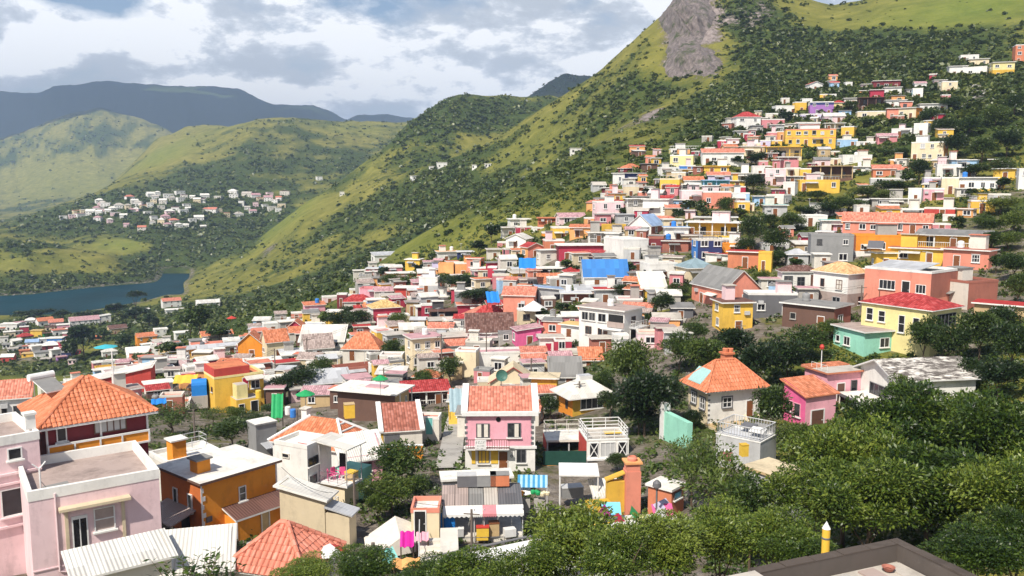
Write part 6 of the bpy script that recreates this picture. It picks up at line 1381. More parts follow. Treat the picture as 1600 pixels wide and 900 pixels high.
for p_ in ((bx1 - .08, by0 + .08), (bx1 - .08, by1 - .08), (bx0 + .1, by0 + .08)):
    pole_bar('post', [(p_[0], p_[1], bz), (p_[0], p_[1], H_ - .3)], .04, plain('lightgrey', .5), wb.root)
b = MB(); b.box(bx0 + .6, bx0 + 1.4, by1 - .05, by1 - .01, bz, bz + 2.0, 0); b.build('door', plain('black', .5), wb.root)
def plastic_chair(c):
    r = empty('plastic_chair', (0, 0, 0))
    b = MB(); b.box(-.25, .25, -.25, .25, .40, .45, 0); b.build('seat', plain(c, .4), r)
    b = MB(); b.sheet([(-.26, .22, .45), (.26, .22, .45), (.24, .34, .98), (-.24, .34, .98)][::-1], .04, 0); b.box(-.26, .26, .2, .25, .45, .98, 0); b.build('backrest', plain(c, .4), r)
    for sx in (-1, 1):
        b = MB(); b.box(sx * .27 - .03, sx * .27 + .03, -.22, .24, .64, .68, 0); b.build('armrest', plain(c, .4), r)
        for sy in (-1, 1): pole_bar('leg', [(sx * .22, sy * .22, .42), (sx * .26, sy * .26, 0)], .028, plain(c, .4), r)
    return r
ch0 = plastic_chair('hotpink'); M_ = wb.root.matrix_basis
for k, (px_, py_, a_) in enumerate(((.9, .32, .3), (1.55, .42, -.5), (.75, .12, 1.2))):
    o = ch0 if k == 0 else dup(ch0, (0, 0, 0))
    o.location = M_ @ Vector((bx0 + px_, by0 + (by1 - by0) * (py_ + .2), bz)); o.rotation_euler = (0, 0, wb.root.rotation_euler.z + a_ + 1.2)
    tag(o, 'pink plastic chair on the white balcony, ' + ('by the railing', 'nearest the wooden box', 'nearest the house wall')[k], 'chair', 'pink balcony chairs')
bxo = empty('wooden_box', M_ @ Vector((bx1 - .7, by1 - .7, bz)), wb.root.rotation_euler.z)
b = MB(); b.box(-.45, .45, -.4, .4, 0, .7, 0); b.build('body', plain('tan', .7), bxo); b = MB(); b.box(-.48, .48, -.43, .43, .702, .78, 0); b.build('lid', plain('yellow', .6), bxo)
tag(bxo, 'tan wooden box with yellow lid on the balcony', 'box')
pa = make_house(528, 598, 758, 716, 16, .6, 'pink', 'shedf', 'whiteroof', d=80, auto=False, rh=1.6, over=.5, wl='white', desc='pink annex under a white scalloped sheet roof', group=NEAR)
W, D, H_ = pa.W, pa.D, pa.H
put(pa, 'F', .28, 0, .9, 2.2, 'door:black'); hw(pa, 'F', .62, H_ * .4, .7, .8, 1, 1, 'brown')
gb = make_house(388, 432, 695, 666, 24, .9, 'grey', 'slab', 'whiteroof', d=93, auto=False, over=.1, trim='grey', desc='small grey windowless block with a white roof', group=NEAR)
b = MB(); b.sheet([(-gb.W * .3, -gb.D / 2 - 1.5, -.2), (gb.W * .5, -gb.D / 2 - 1.5, -.2), (gb.W * .5, -gb.D / 2 - .004, .1), (-gb.W * .3, -gb.D / 2 - .004, .1)], .1, 0); b.build('canopy', tinmat('tin'), gb.root)

# 7. brown-tiled house and its neighbour
bt = make_house(592, 660, 702, 673, 4, .85, 'offwhite', 'shedf', 'brick', d=95, auto=False, rh=2.1, over=.25, desc='low house with a spotted brick red tile roof in white edging', mark='spotted brick red roof', group=NEAR)
W, D, H_ = bt.W, bt.D, bt.H
b = MB(); b.box(-W * .42, -W * .05, -D / 2 - .03, -D / 2 - .003, .05, H_ * .75, 0); b.build('garage_opening', plain('slate', .5), bt.root)  # dark panel painting the shade inside the open garage
for sx in (-1, 1):
    b = MB(); b.sheet([(sx * W / 2 - .28, -D / 2 - .3, H_ + .05), (sx * W / 2 + .28, -D / 2 - .3, H_ + .05), (sx * W / 2 + .28, D / 2 + .3, H_ + 2.3), (sx * W / 2 - .28, D / 2 + .3, H_ + 2.3)], .2, 0); b.build('verge', plain('white', .6), bt.root)
b = MB(); b.box(-W / 2 - .03, -W / 2 + .25, -D / 2 - .05, -D / 2 - .003, 0, H_ - .1, 0); b.build('corner_post', wallmat('gold'), bt.root)
ow = empty('garden_wall', at(632, 712, 90), 0)
b = MB(); b.box(-3.4, 2.0, 0, .25, -1.5, 1.1, 0); b.build('wall', wallmat('orange'), ow); b = MB(); b.box(-3.42, 2.02, -.04, .29, 1.102, 1.2, 0); b.build('coping', plain('white', .6), ow)
tag(ow, 'low orange garden wall in front of the spotted red roof', 'wall', None, None, (632, 700))
gd = make_house(656, 690, 690, 652, -8, .9, 'offwhite', 'flat', 'salmonroof', d=100, auto=False, desc='narrow white house with a sea green door', group=NEAR)
put(gd, 'F', .5, gd.H * .3, .95, 2.1, 'door:tealroof'); hw(gd, 'F', .15, gd.H * .5, .7, .9, 1, 1, 'brown')
bh = make_house(527, 640, 652, 616, -26, .5, 'brown', 'slab', 'whiteroof', auto=False, d=117, over=.7, wr='tan', desc='brown house with a wide white flat roof and carport', mark='brown house with the wide white roof', group=NEAR)
W, D, H_ = bh.W, bh.D, bh.H
hw(bh, 'R', .75, H_ * .45, .5, .8, 1, 1, 'white'); b = MB(); b.box(W / 2 + .003, W / 2 + .3, D * -.1, D * .05, .6, 1.3, 0); b.build('cooling_unit', plain('white', .5), bh.root)
for f in (.1, .95):
    b = MB(); b.box(W / 2 + .5, W / 2 + .62, -D / 2 + f * D - .06, -D / 2 + f * D + .06, -1, H_ - .003, 0); b.build('post', plain('white', .6), bh.root)
b = MB(); b.box(-W * .1, W * .22, -D * .15, D * .2, H_ + .203, H_ + .4, 0); b.build('skylight', plain('mauve', .5), bh.root)

# 8. pink and white house with the balcony and yellow shutters
pw = make_house(727, 836, 738, 642, 0, .6, 'white', 'shedf', 'salmonroof', auto=False, rh=1.5, over=.12, d=84, desc='pink and white two-storey house with yellow shutters and a balcony sign', mark='pink house with yellow shutters', group=NEAR, low='white', lowz=.1)
W, D, H_ = pw.W, pw.D, pw.H
z2 = H_ * .415
b = MB(); b.box(-W / 2 + .12, W / 2 - .35, -D / 2 - .05, -D / 2 - .003, z2 + .12, H_ - .08, 0); b.build('pink_storey', wallmat('pink'), pw.root)
b = MB(); b.box(-W / 2 - .15, W / 2 + .15, -D / 2 - .14, -D / 2 - .003, z2 - .16, z2 + .11, 0); b.build('string_course', plain('white', .6), pw.root)
b = MB(); b.box(-W / 2 - .3, W / 2 + .3, -D / 2 - .45, -D / 2 - .004, H_ - .42, H_ - .02, 0); b.build('eave_band', plain('white', .6), pw.root)
for sx in (-1, 1):
    b = MB(); b.sheet([(sx * (W / 2 + .05) - .33, -D / 2 - .4, H_ + .12), (sx * (W / 2 + .05) + .33, -D / 2 - .4, H_ + .12), (sx * (W / 2 + .05) + .33, D / 2 + .3, H_ + 1.75), (sx * (W / 2 + .05) - .33, D / 2 + .3, H_ + 1.75)], .3, 0); b.build('verge', plain('white', .6), pw.root)
for sx in (-1, 1):
    for k in range(5):
        b = MB(); xx = sx * (W / 2 - (.12 if sx < 0 else .30)); b.box(xx - .14, xx + .14, -D / 2 - .075, -D / 2 - .052, z2 + .25 + k * .56, z2 + .52 + k * .56, 0); b.build('quoin', plain('slate', .6), pw.root)
hw(pw, 'F', .255, z2 + .95, 1.35, 1.5, 2, 1, 'slate', proud=.05); hw(pw, 'F', .70, z2 + 1.0, 1.35, 1.5, 2, 1, 'slate', proud=.05)
for u in (.205, .30, .735):
    b = MB(); o0 = -W / 2 + W * u; b.box(o0 - .2, o0 + .2, -D / 2 - .135, -D / 2 - .10, z2 + 1.06, z2 + 2.4, 0); b.build('curtain', plain('offwhite', .8, 'curtain'), pw.root)
b = MB(); b.lathe([(0, 0), (.24, .001), (.24, .06)], 16, 0); o = b.build('round_window', plain('black', .4), pw.root); o.rotation_euler = (math.pi / 2, 0, 0); o.location = (-W / 2 + W * .475, -D / 2 - .055, H_ - .85)
b = MB(); b.box(-W / 2 + .1, W * .13, -D / 2 - 1.05, -D / 2 - .143, z2 - .02, z2 + .1, 0); b.build('balcony', plain('white', .6), pw.root)
b = MB()
for z_ in (z2 + .2, z2 + 1.02): b.box(-W / 2 + .1, W * .13, -D / 2 - 1.04, -D / 2 - .98, z_, z_ + .07, 0)
for k in range(19):
    xx = -W / 2 + .13 + (W * .63 - .16) * k / 18
    b.box(xx - .025, xx + .025, -D / 2 - 1.03, -D / 2 - .99, z2 + .1, z2 + 1.03, 0)
b.build('railing', plain('brown', .5), pw.root)
# the sign on the railing: two hand-painted lines
sg = empty('balcony_sign', pw.root.matrix_basis @ Vector((-W / 2 + W * .225, -D / 2 - 1.08, z2 + .08)), pw.root.rotation_euler.z)
b = MB(); b.box(-.56, .56, -.03, 0, 0, 1.0, 0); b.build('board', plain('white', .5, var=.05), sg)
ink = plain('slate', .6)
b = MB()
for pts in ([(-.40, .60), (-.46, .74), (-.38, .86)], [(-.44, .72), (-.36, .73)], [(-.08, .86), (-.22, .82), (-.24, .66), (-.10, .60)], [(-.02, .62), (.04, .70), (.12, .66)], [(.06, .84), (.16, .86)], [(.22, .60), (.28, .78), (.40, .84)], [(-.32, .32), (-.30, .42), (-.22, .42), (-.22, .32)], [(-.12, .34), (-.10, .42)], [(.0, .34), (.04, .44), (.10, .36)], [(.18, .34), (.20, .44), (.26, .36), (.32, .44)], [(-.36, .14), (-.22, .16)], [(.02, .10), (.24, .12)]):
    for p, q in zip(pts[:-1], pts[1:]): b.bar((p[0], -.036, p[1]), (q[0], -.036, q[1]), .018, 0, 4)
b.build('lettering', ink, sg)
tag(sg, 'white sign board with dark hand lettering hung on the balcony railing', 'sign', None, None, (767, 686))
hw(pw, 'F', .265, .95, 1.15, 1.4, 3, 1, 'slate', glass=plain('yellow', .5))
for u, w_ in ((.12, .38), (.42, .72)):
    b = MB(); o0 = -W / 2 + W * u; b.box(o0 - w_ / 2, o0 + w_ / 2, -D / 2 - .06, -D / 2 - .003, .92, 2.4, 0)
    for k in range(8): b.box(o0 - w_ / 2 + .05, o0 + w_ / 2 - .05, -D / 2 - .075, -D / 2 - .061, 1.0 + k * .17, 1.09 + k * .17, 0)
    b.build('shutter', plain('yellow', .5, var=.1), pw.root)
put(pw, 'F', .545, 0.02, 1.0, 2.25, 'door:wood'); b = MB(); b.box(-W / 2 + W * .46, -W / 2 + W * .63, -D / 2 - .3, -D / 2 - .003, 2.32, 2.42, 0); b.build('door_hood', plain('slate', .6), pw.root)
hw(pw, 'F', .80, 1.0, .95, 1.4, 2, 1, 'slate'); b = MB(); b.lathe([(.14, 0), (.14, .04), (.08, .05)], 14, 0); o = b.build('wall_plate', plain('slate', .5), pw.root); o.rotation_euler = (math.pi / 2, 0, 0); o.location = (-W / 2 + W * .665, -D / 2 - .02, 1.7)
b = MB(); b.box(-W * .48, -W * .12, -D / 2 - 1.6, -D / 2 - .9, -.4, .35, 0); b.build('planter', wallmat('mauve'), pw.root)
dsh = empty('satellite_dish', pw.root.matrix_basis @ Vector((W * .02, D * .5, H_ + 2.1)), .2)
b = MB(); b.lathe([(0, 0), (.3, .05), (.55, .17), (.62, .25)], 20, 0); o = b.build('reflector', plain('blueg', .5, rgb=(.05, .14, .11)), dsh); o.rotation_euler = (math.pi / 2 - .35, 0, 0); o.location = (0, 0, .5)
pole_bar('mount', [(0, .1, -1.0), (0, .1, .55)], .04, plain('grey', .5), dsh); pole_bar('feed_arm', [(0, 0, .1), (0, -.55, .55)], .015, plain('grey', .5), dsh)
tag(dsh, 'dark green satellite dish behind the pink house with yellow shutters', 'satellite dish', None, None, (780, 610))
for i_, (x0_, x1_, py_, c_) in enumerate(((762, 800, 612, 'rose'), (808, 832, 612, 'salmonroof'))):
    pass

# 9. yellow house with the white metal roof
yh = make_house(872, 952, 660, 616, 26, .8, 'gold', 'hip', 'whiteroof', auto=False, d=104, rh=1.5, over=.9, tex='tin', wl='orange', desc='golden yellow house with a white metal hipped roof and glazed bay', mark='golden house with the white metal roof', group=NEAR)
W, D, H_ = yh.W, yh.D, yh.H
hw(yh, 'F', .52, H_ * .42, W * .62, H_ * .46, 4, 1, 'white'); hw(yh, 'L', .6, H_ * .4, .6, 1.3, 1, 1, 'darkgrey', sill=False)
b = MB(); b.box(-W * .14, W * .2, -D * .1, D * .2, H_ + 1.0, H_ + 1.75, {'t': 1, '': 0}); b.build('skylight', [plain('white', .5), tinmat('tin')], yh.root)

# 10. red-sided building with the roof terrace
rr_ = make_house(903, 982, 735, 688, 12, .95, 'white', 'flat', 'deck', auto=False, d=86, para=.1, wl='red', desc='white fronted building with a red side wall and railed roof terrace', mark='building with the red side wall', group=NEAR)
W, D, H_ = rr_.W, rr_.D, rr_.H
rail(rr_, [(-W / 2 + .1, -D / 2 + .1, H_), (W / 2 - .1, -D / 2 + .1, H_), (W / 2 - .1, D / 2 - .1, H_), (-W / 2 + .1, D / 2 - .1, H_), (-W / 2 + .1, -D / 2 + .1, H_)], 1.15, 1.3, .045, 'white', 3)
hw(rr_, 'F', .5, H_ * .42, W * .36, H_ * .5, 3, 1, 'white', glass=plain('lightgrey', .4, 'curtain'))
for u in (.17, .84):
    hw(rr_, 'F', u, H_ * .42, W * .22, H_ * .5, 1, 1, 'white')
    b = MB(); o0 = -W / 2 + u * W
    for sg_ in (-1, 1): b.bar((o0 - sg_ * W * .1, -D / 2 - .12, H_ * .44), (o0 + sg_ * W * .1, -D / 2 - .12, H_ * .9), .05, 0, 6)
    b.build('lattice', plain('white', .6), rr_.root)
b = MB(); b.box(-W / 2, W / 2, -D / 2 - .3, -D / 2 - .003, H_ * .34, H_ * .4, 0); b.build('ledge', plain('white', .6), rr_.root)
b = MB(); b.box(-W * .5, -W * .1, -D / 2 - .05, -D / 2 - .004, -1, H_ * .33, 0); b.build('lower_wall', wallmat('grey'), rr_.root)
b = MB(); b.sheet([(-W * .05, -D / 2 - 1.8, H_ * .14), (W * .55, -D / 2 - 1.8, H_ * .14), (W * .55, -D / 2 - .005, H_ * .33), (-W * .05, -D / 2 - .005, H_ * .33)], .1, 0, 1); b.build('lower_canopy', [deckmat('taupe'), plain('white', .6)], rr_.root)
pl_ = empty('sun_lounger', rr_.root.matrix_basis @ Vector((W * .2, -D * .1, H_ - .1)), rr_.root.rotation_euler.z)
b = MB(); b.box(-.9, .9, -.35, .35, .3, .38, 0); b.build('bed', plain('yellow', .7), pl_)
for sx in (-.8, .8): pole_bar('leg', [(sx, -.3, 0), (sx, -.3, .3)], .03, plain('white', .5), pl_); pole_bar('leg', [(sx, .3, 0), (sx, .3, .3)], .03, plain('white', .5), pl_)
tag(pl_, 'yellow lounger on the railed roof terrace', 'lounger')
cp = make_house(848, 912, 728, 690, 6, .9, 'darkgrey', 'none', 'deck', auto=False, d=90, found=3, desc='open carport with a dirty white slab roof behind a dark green fence', cat='carport', name='carport', group=NEAR)
W, D, H_ = cp.W, cp.D, cp.H
COL.objects.unlink(cp.wall); bpy.data.objects.remove(cp.wall)
b = MB(); b.box(-W / 2, W / 2, -D / 2 - .3, D / 2, H_, H_ + .22, {'t': 0, '': 1}); b.build('roof', [deckmat('whiteroof'), plain('offwhite', .7)], cp.root)
b = MB(); b.box(-W / 2, W / 2, D / 2 - .2, D / 2, -3, H_ - .003, 0); b.box(-W / 2, -W / 2 + .2, -D / 2 + .6, D / 2 - .21, -3, H_ - .003, 1); b.build('wall', [wallmat('brown'), wallmat('red')], cp.root)
for f in (-.47, .1, .47):
    b = MB(); b.box(W * f - .07, W * f + .07, -D / 2 - .1, -D / 2 + .04, -2, H_ - .003, 0); b.build('post', plain('lightgrey', .6), cp.root)
rail(cp, [(-W / 2 + .1, D * .1, H_ + .22), (W / 2 - .1, D * .1, H_ + .22), (W / 2 - .1, D / 2, H_ + .22), (-W / 2 + .1, D / 2, H_ + .22), (-W / 2 + .1, D * .1, H_ + .22)], 1.1, 1.5, .03, 'offwhite', 2)
fn = empty('board_fence', at(882, 727, 86), math.atan2(-(882 - 800) / F, 1) + .08)
b = MB(); b.box(-2.2, 2.3, 0, .08, 0, 1.5, 0); b.build('panel', plain('darkgreen', .6, var=.4), fn); b = MB(); b.box(-2.25, 2.35, -.05, .14, -.5, -.003, 0); b.build('kerb', wallmat('orange'), fn)
tag(fn, 'dark green board fence in front of the carport', 'fence')

# 11. workshop sheds
wk = empty('market_stall', at(754, 838, 64), math.atan2(-(754 - 800) / F, 1) + .02)
m_ = mpp(64, -26)
Wk = 128 * m_; b = MB(); b.box(-Wk / 2, Wk / 2, 0, 4.6, -3, .05, 0); b.build('floor_slab', deckmat('offwhite'), wk)
b = MB(); b.box(-Wk / 2, Wk / 2, 4.4, 4.6, .06, 2.6, 0); b.box(-Wk / 2, -Wk / 2 + .15, .9, 4.39, .06, 2.6, 0); b.build('back_wall', wallmat('darkgrey'), wk)
xs = [-.5, -.34, -.17, .02, .2, .5]; cols = ['taupe', 'taupe', 'greyroof', 'deck', 'slate']
for k in range(5):
    b = MB(); b.sheet([(Wk * xs[k] + .02, .35, 2.42), (Wk * xs[k + 1] - .02, .35, 2.42), (Wk * xs[k + 1] - .02, 3.2, 3.0 + .07 * (k % 2)), (Wk * xs[k] + .02, 3.2, 3.0 + .07 * (k % 2))], .06, 0); b.build('roof_sheet', tinmat(cols[k]), wk)
xs = [-.48, -.14, .0, .17, .5]
for k, c_ in enumerate(('white', 'whiteroof', 'rose', 'white')):
    b = MB(); n_ = 6; xa, xb = Wk * xs[k], Wk * xs[k + 1]
    for q in range(n_):
        u0, u1 = xa + (xb - xa) * q / n_, xa + (xb - xa) * (q + 1) / n_
        b.sheet([(u0, -.55, 2.02), (u1, -.55, 2.02), (u1, .36, 2.38), (u0, .36, 2.38)], .03, 0)
        b.poly([(u0, -.56, 2.0), (u0, -.56, 1.86), ((u0 + u1) / 2, -.56, 1.74), (u1, -.56, 1.86), (u1, -.56, 2.0)], 0)
    b.build('awning', plain(c_, .7, 'canvas'), wk)
for f in (-.48, -.1, .02, .49): pole_bar('post', [(Wk * f, -.2, -.5), (Wk * f, -.2, 2.3)], .05, plain('lightgrey', .5), wk)
rl = MB()
for z_ in (.25, .8): rl.bar((-Wk * .5, -.9, z_ - .5), (Wk * .25, -.9, z_ - .5), .03, 0, 6)
for k in range(5): rl.bar((-Wk * .5 + k * Wk * .19, -.9, -1.2), (-Wk * .5 + k * Wk * .19, -.9, .32), .03, 0, 6)
rl.build('railing', plain('slate', .5), wk)
tag(wk, 'long open workshop stall with grey sheet roofs and white awnings', 'stall', None, 'open workshop stall', (754, 800))
MW = wk.matrix_basis
def wp(x, y, z): return MW @ Vector((Wk * x, y, z))
def boxthing(name, loc, rz, dims, c, label, cat, lid=None, parts='body', mat=None):
    r = empty(name, loc, rz); w_, d_, h_ = dims
    b = MB(); b.box(-w_ / 2, w_ / 2, -d_ / 2, d_ / 2, 0, h_, 0); b.build(parts, mat or plain(c, .6), r)
    if lid:
        b = MB(); b.box(-w_ / 2 - .03, w_ / 2 + .03, -d_ / 2 - .03, d_ / 2 + .03, h_ + .002, h_ + .07, 0); b.build('lid', plain(lid, .6), r)
    tag(r, label, cat); return r
tp = empty('tarpaulin', wp(-.42, -.15, .35), wk.rotation_euler.z)
b = MB()
for q in range(6):
    a0, a1 = -.55 + 1.1 * q / 6, -.55 + 1.1 * (q + 1) / 6; d0, d1 = (.1 * math.sin(q * 2.1)), (.1 * math.sin((q + 1) * 2.1))
    b.poly([(a0, d0 - .1, 0), (a1, d1 - .1, 0), (a1, d1 * .4, 1.5), (a0, d0 * .4, 1.5)], 0); b.poly([(a0, d0 * .4, 1.5), (a1, d1 * .4, 1.5), (a1, .6, 1.45), (a0, .6, 1.45)], 0)
b.build('cover', plain('blueroof', .5, 'tarp', rgb=(.02, .2, .6)), tp); tag(tp, 'bright blue tarpaulin hanging in the workshop stall', 'tarpaulin')
boxthing('display_crate', wp(.0, -.35, -.1), wk.rotation_euler.z, (.95, .5, 1.0), 'yellow', 'yellow and red crate standing at the stall front', 'crate', 'red')
boxthing('cardboard_box', wp(.14, .1, .05), wk.rotation_euler.z + .1, (.75, .6, 1.0), 'tan', 'brown cardboard box on the stall floor', 'box', 'wood')
boxthing('white_sack', wp(.33, -.1, .05), .3, (.9, .6, .6), 'white', 'white covered sack on the stall floor', 'sack')
boxthing('appliance', wp(-.28, .1, .05), .1, (.6, .5, .6), 'lightgrey', 'light grey appliance on the stall floor beside the tarpaulin', 'appliance', 'white')
boxthing('storage_crate', wp(-.12, 3.1, 3.0), wk.rotation_euler.z, (2.4, .9, .9), 'slate', 'black storage crate on the stall roof, darkest of the row', 'crate', 'lightgrey')
boxthing('storage_crate', wp(.06, 3.0, 3.05), wk.rotation_euler.z, (1.5, .9, .9), 'grey', 'grey storage crate on the stall roof beside the black one', 'crate', 'whiteroof')
boxthing('storage_crate', wp(.23, 3.0, 3.05), wk.rotation_euler.z, (1.5, .9, .9), 'rust', 'rust orange storage crate on the stall roof', 'crate', 'greyroof')
us = make_house(690, 800, 772, 752, 4, .3, 'concrete', 'slab', 'whiteroof', auto=False, d=73, over=.2, cat='shed', name='shed', desc='low shed with white roof panels behind the workshop stall', group=NEAR)
# small cream hut with a dark doorway
hut = make_house(643, 690, 838, 795, -4, 1.2, 'cream', 'flat', 'whiteroof', auto=False, d=62, trim='salmon', desc='small cream hut with a tall dark doorway framed in orange', mark='cream hut', group=NEAR, cat='hut', name='hut')
o = put(hut, 'F', .32, .02, .95, 2.05, 'door:black'); b = MB(); b.box(-hut.W / 2 + hut.W * .08, -hut.W / 2 + hut.W * .56, -hut.D / 2 - .03, -hut.D / 2 - .005, 2.1, 2.25, 0); b.build('lintel', wallmat('rust'), hut.root)
st_ = empty('outdoor_stair', at(690, 850, 60), math.atan2(-(690 - 800) / F, 1))
b = MB(); b.box(-.1, 1.2, -3, 2.2, -4, .3, 0)
for k in range(7): b.box(-1.6 + .0, -.11, -2.6 + k * .5, -2.1 + k * .5 - .002, -3, -1.4 + k * .25, 0)
b.build('steps', wallmat('offwhite'), st_); pole_bar('handrail', [(-1.6, -2.5, -.4), (-1.6, 1.0, 1.5)], .04, plain('lightgrey', .5), st_)
tag(st_, 'white concrete stair with a handrail beside the cream hut', 'stair', None, None, (690, 840))
# ramp
rp = empty('white_ramp', at(800, 860, 56), math.atan2(0, 1) + .25)
b = MB(); b.sheet([(-6, -2.5, -.9), (7, -2.5, .2), (8, .8, .9), (-6, 1.0, -.6)], .5, 0); b.box(-6, 8, -2.3, .7, -4.5, -1.5, 0); b.build('slab', plain('white', .8), rp); b = MB(); b.bar((-6, 1.1, -.4), (8, 1.0, 1.1), .08, 0, 6); b.build('edge', plain('slate', .6), rp)
tag(rp, 'sloping white concrete ramp behind the foreground leaves', 'ramp', None, None, (800, 840))
# blue striped stall
bs = empty('striped_stall', at(832, 790, 70), math.atan2(-(846 - 800) / F, 1))
b = MB(); n_ = 12
for q in range(n_):
    u0, u1 = -1.9 + 3.8 * q / n_, -1.9 + 3.8 * (q + 1) / n_
    b.sheet([(u0, -1.0, 2.3), (u1, -1.0, 2.3), (u1, .9, 3.1), (u0, .9, 3.1)], .03, q % 2)
b.build('awning', [plain('sky', .7, 'canvas', rgb=(.05, .25, .45)), plain('lightblue', .7, 'canvas')], bs)
for sx in (-1.85, 1.85):
    for yy in (-.9, .85): pole_bar('post', [(sx, yy, -1), (sx, yy, 2.5)], .05, plain('white', .5), bs)
b = MB(); b.box(-1.7, -.3, -.9, -.1, -.5, .95, 0); b.build('counter', wallmat('concrete'), bs); b = MB(); b.box(.2, 1.6, -.9, -.1, -.5, .95, 0); b.build('counter', wallmat('concrete'), bs)
bs.scale = (.66, .66, .8)
tag(bs, 'small stall under a blue striped awning', 'stall', None, 'blue striped stall', (846, 765))
gz = empty('white_frame_shelter', at(862, 800, 69), math.atan2(-(862 - 800) / F, 1))
b = MB(); b.box(.6, 4.0, 1.4, 4.6, 2.6, 2.72, 0); b.build('roof', plain('white', .6), gz)
for p_ in ((.7, 1.5), (3.9, 1.5), (.7, 4.5), (3.9, 4.5)): pole_bar('post', [(p_[0], p_[1], -1), (p_[0], p_[1], 2.6)], .06, plain('white', .5), gz)
tag(gz, 'white framed shelter with a flat roof beside the striped stall', 'shelter', None, None, (872, 745))
for k, (px_, py_, c_) in enumerate(((816, 789, 'orange'), (838, 787, 'green'), (850, 789, 'cream'))):
    b0 = empty('fruit_pile', at(px_, py_ - 15, 69.5), k)
    b = MB()
    for q in range(9): b.lathe([(0, -.18), (.2, -.06), (.22, .06), (0, .2)], 8, 0, (.28 * math.cos(q * 2.1) * (q > 0), .28 * math.sin(q * 2.1) * (q > 0), .12 + .1 * (q < 3)))
    b.build('produce', plain(c_, .6), b0); tag(b0, {'orange': 'heap of orange produce', 'green': 'heap of green produce', 'cream': 'heap of pale produce'}[c_] + ' on the striped stall counter', 'produce')
gc_ = boxthing('garden_table', at(893, 775, 74), .2, (1.9, 1.1, .9), 'grey', 'grey covered table standing alone in the paved yard', 'table', 'lightgrey')

# 12. colourful yard with boards
yb = empty('yard_platform', at(985, 838, 60), math.atan2(-(985 - 800) / F, 1) + .25)
b = MB(); b.box(-2.6, 4.2, -1.5, 3.2, -4, .3, {'t': 1, '': 0}); b.build('base', [wallmat('slate'), deckmat('whiteroof')], yb)
b = MB(); b.box(-2.75, -2.603, -1.6, 3.2, -.5, .6, 0); b.build('side_board', plain('blueroof', .5, rgb=(.03, .15, .5)), yb)
b = MB(); b.box(-.4, .5, -1.56, -1.503, -.9, -.5, 0); b.build('vent', plain('white', .5), yb)
tag(yb, 'grey walled yard platform with a blue side board', 'platform', None, 'grey yard platform', (985, 810))
YM = yb.matrix_basis
cols = ['green', 'pink', 'white', 'hotpink', 'turquoise', 'yellow', 'paleyellow', 'lilac', 'crimson', 'white', 'sky', 'magenta']
lab = ['green', 'pale pink', 'white', 'hot pink', 'turquoise', 'yellow', 'pale yellow', 'lilac', 'crimson', 'large white', 'sky blue', 'magenta']
for k, c_ in enumerate(cols):
    a_ = random.uniform(0, 3); px_, py_ = random.uniform(-2, 3.2), random.uniform(-.8, 2.6)
    r = empty('painted_board', YM @ Vector((px_, py_, .35 + .05 * k)), a_)
    b = MB(); L_, w_ = random.uniform(1.0, 1.9), random.uniform(.4, .8)
    if c_ in ('paleyellow', 'yellow'):
        pts = [(L_ * .7 * math.cos(q * .524), w_ * math.sin(q * .524), .15) for q in range(12)]
        b.sheet(pts, .08, 0)
    else:
        b.sheet([(-L_ / 2, -w_ / 2, .1), (L_ / 2, -w_ / 2, .1), (L_ / 2, w_ / 2, .75), (-L_ / 2, w_ / 2, .75)], .06, 0); 
    b.build('board', plain(c_, .5), r); b = MB(); b.bar((-L_ * .3, 0, -.2), (-L_ * .3, 0, .38), .04, 0, 6); b.bar((L_ * .3, 0, -.2), (L_ * .3, 0, .38), .04, 0, 6); b.build('prop', M_BARK, r)
    tag(r, lab[k] + (' oval board' if c_ in ('paleyellow', 'yellow') else ' painted board') + ' lying on the grey yard platform', 'board', 'painted boards on the yard platform')
oc = make_house(1012, 1068, 795, 768, -30, .9, 'rust', 'slab', 'whiteroof', auto=False, d=66, over=.15, desc='small orange hut with a white flat roof and a blue hatch', mark='orange hut', cat='hut', name='hut', group=NEAR)
hw(oc, 'R', .45, .6, 1.1, .6, 1, 1, 'slate', glass=plain('sky', .5))
ck = empty('brick_chimney', at(987, 772, 69), .1)
b = MB(); b.box(-.62, .62, -.6, .6, -3, 2.1, 0); b.box(-.55, .55, -.53, .53, 2.101, 2.75, 0); b.build('stack', wallmat('salmon'), ck); b = MB(); b.box(-.72, .72, -.7, .7, 2.75, 2.9, 0); b.build('collar', wallmat('peach'), ck); b = MB(); b.lathe([(.4, 2.9), (.42, 3.1), (.3, 3.25), (.3, 3.0)], 12, 0); b.build('pot', wallmat('salmon'), ck)
b = MB(); b.sheet([(-2.2, -.2, 1.3), (-.63, -.2, 1.9), (-.63, .6, 1.9), (-2.2, .6, 1.3)], .1, 0); b.box(-2.1, -.63, -.1, .55, -2, 1.15, 0); b.build('oven_shed', wallmat('gold'), ck)
tag(ck, 'tall orange chimney stack with a yellow oven shed', 'chimney', None, 'tall orange chimney', (987, 745))
sh3 = make_house(925, 965, 800, 772, 14, .8, 'offwhite', 'shedf', 'whiteroof', auto=False, d=70, rh=.7, desc='small white roofed lean-to with coloured boards below the chimney', cat='shed', name='shed', group=NEAR)
yc = boxthing('yellow_cart', at(935, 800, 68), .2, (1.9, 1.2, .8), 'yellow', 'yellow cart beside the chimney yard', 'cart', 'gold')
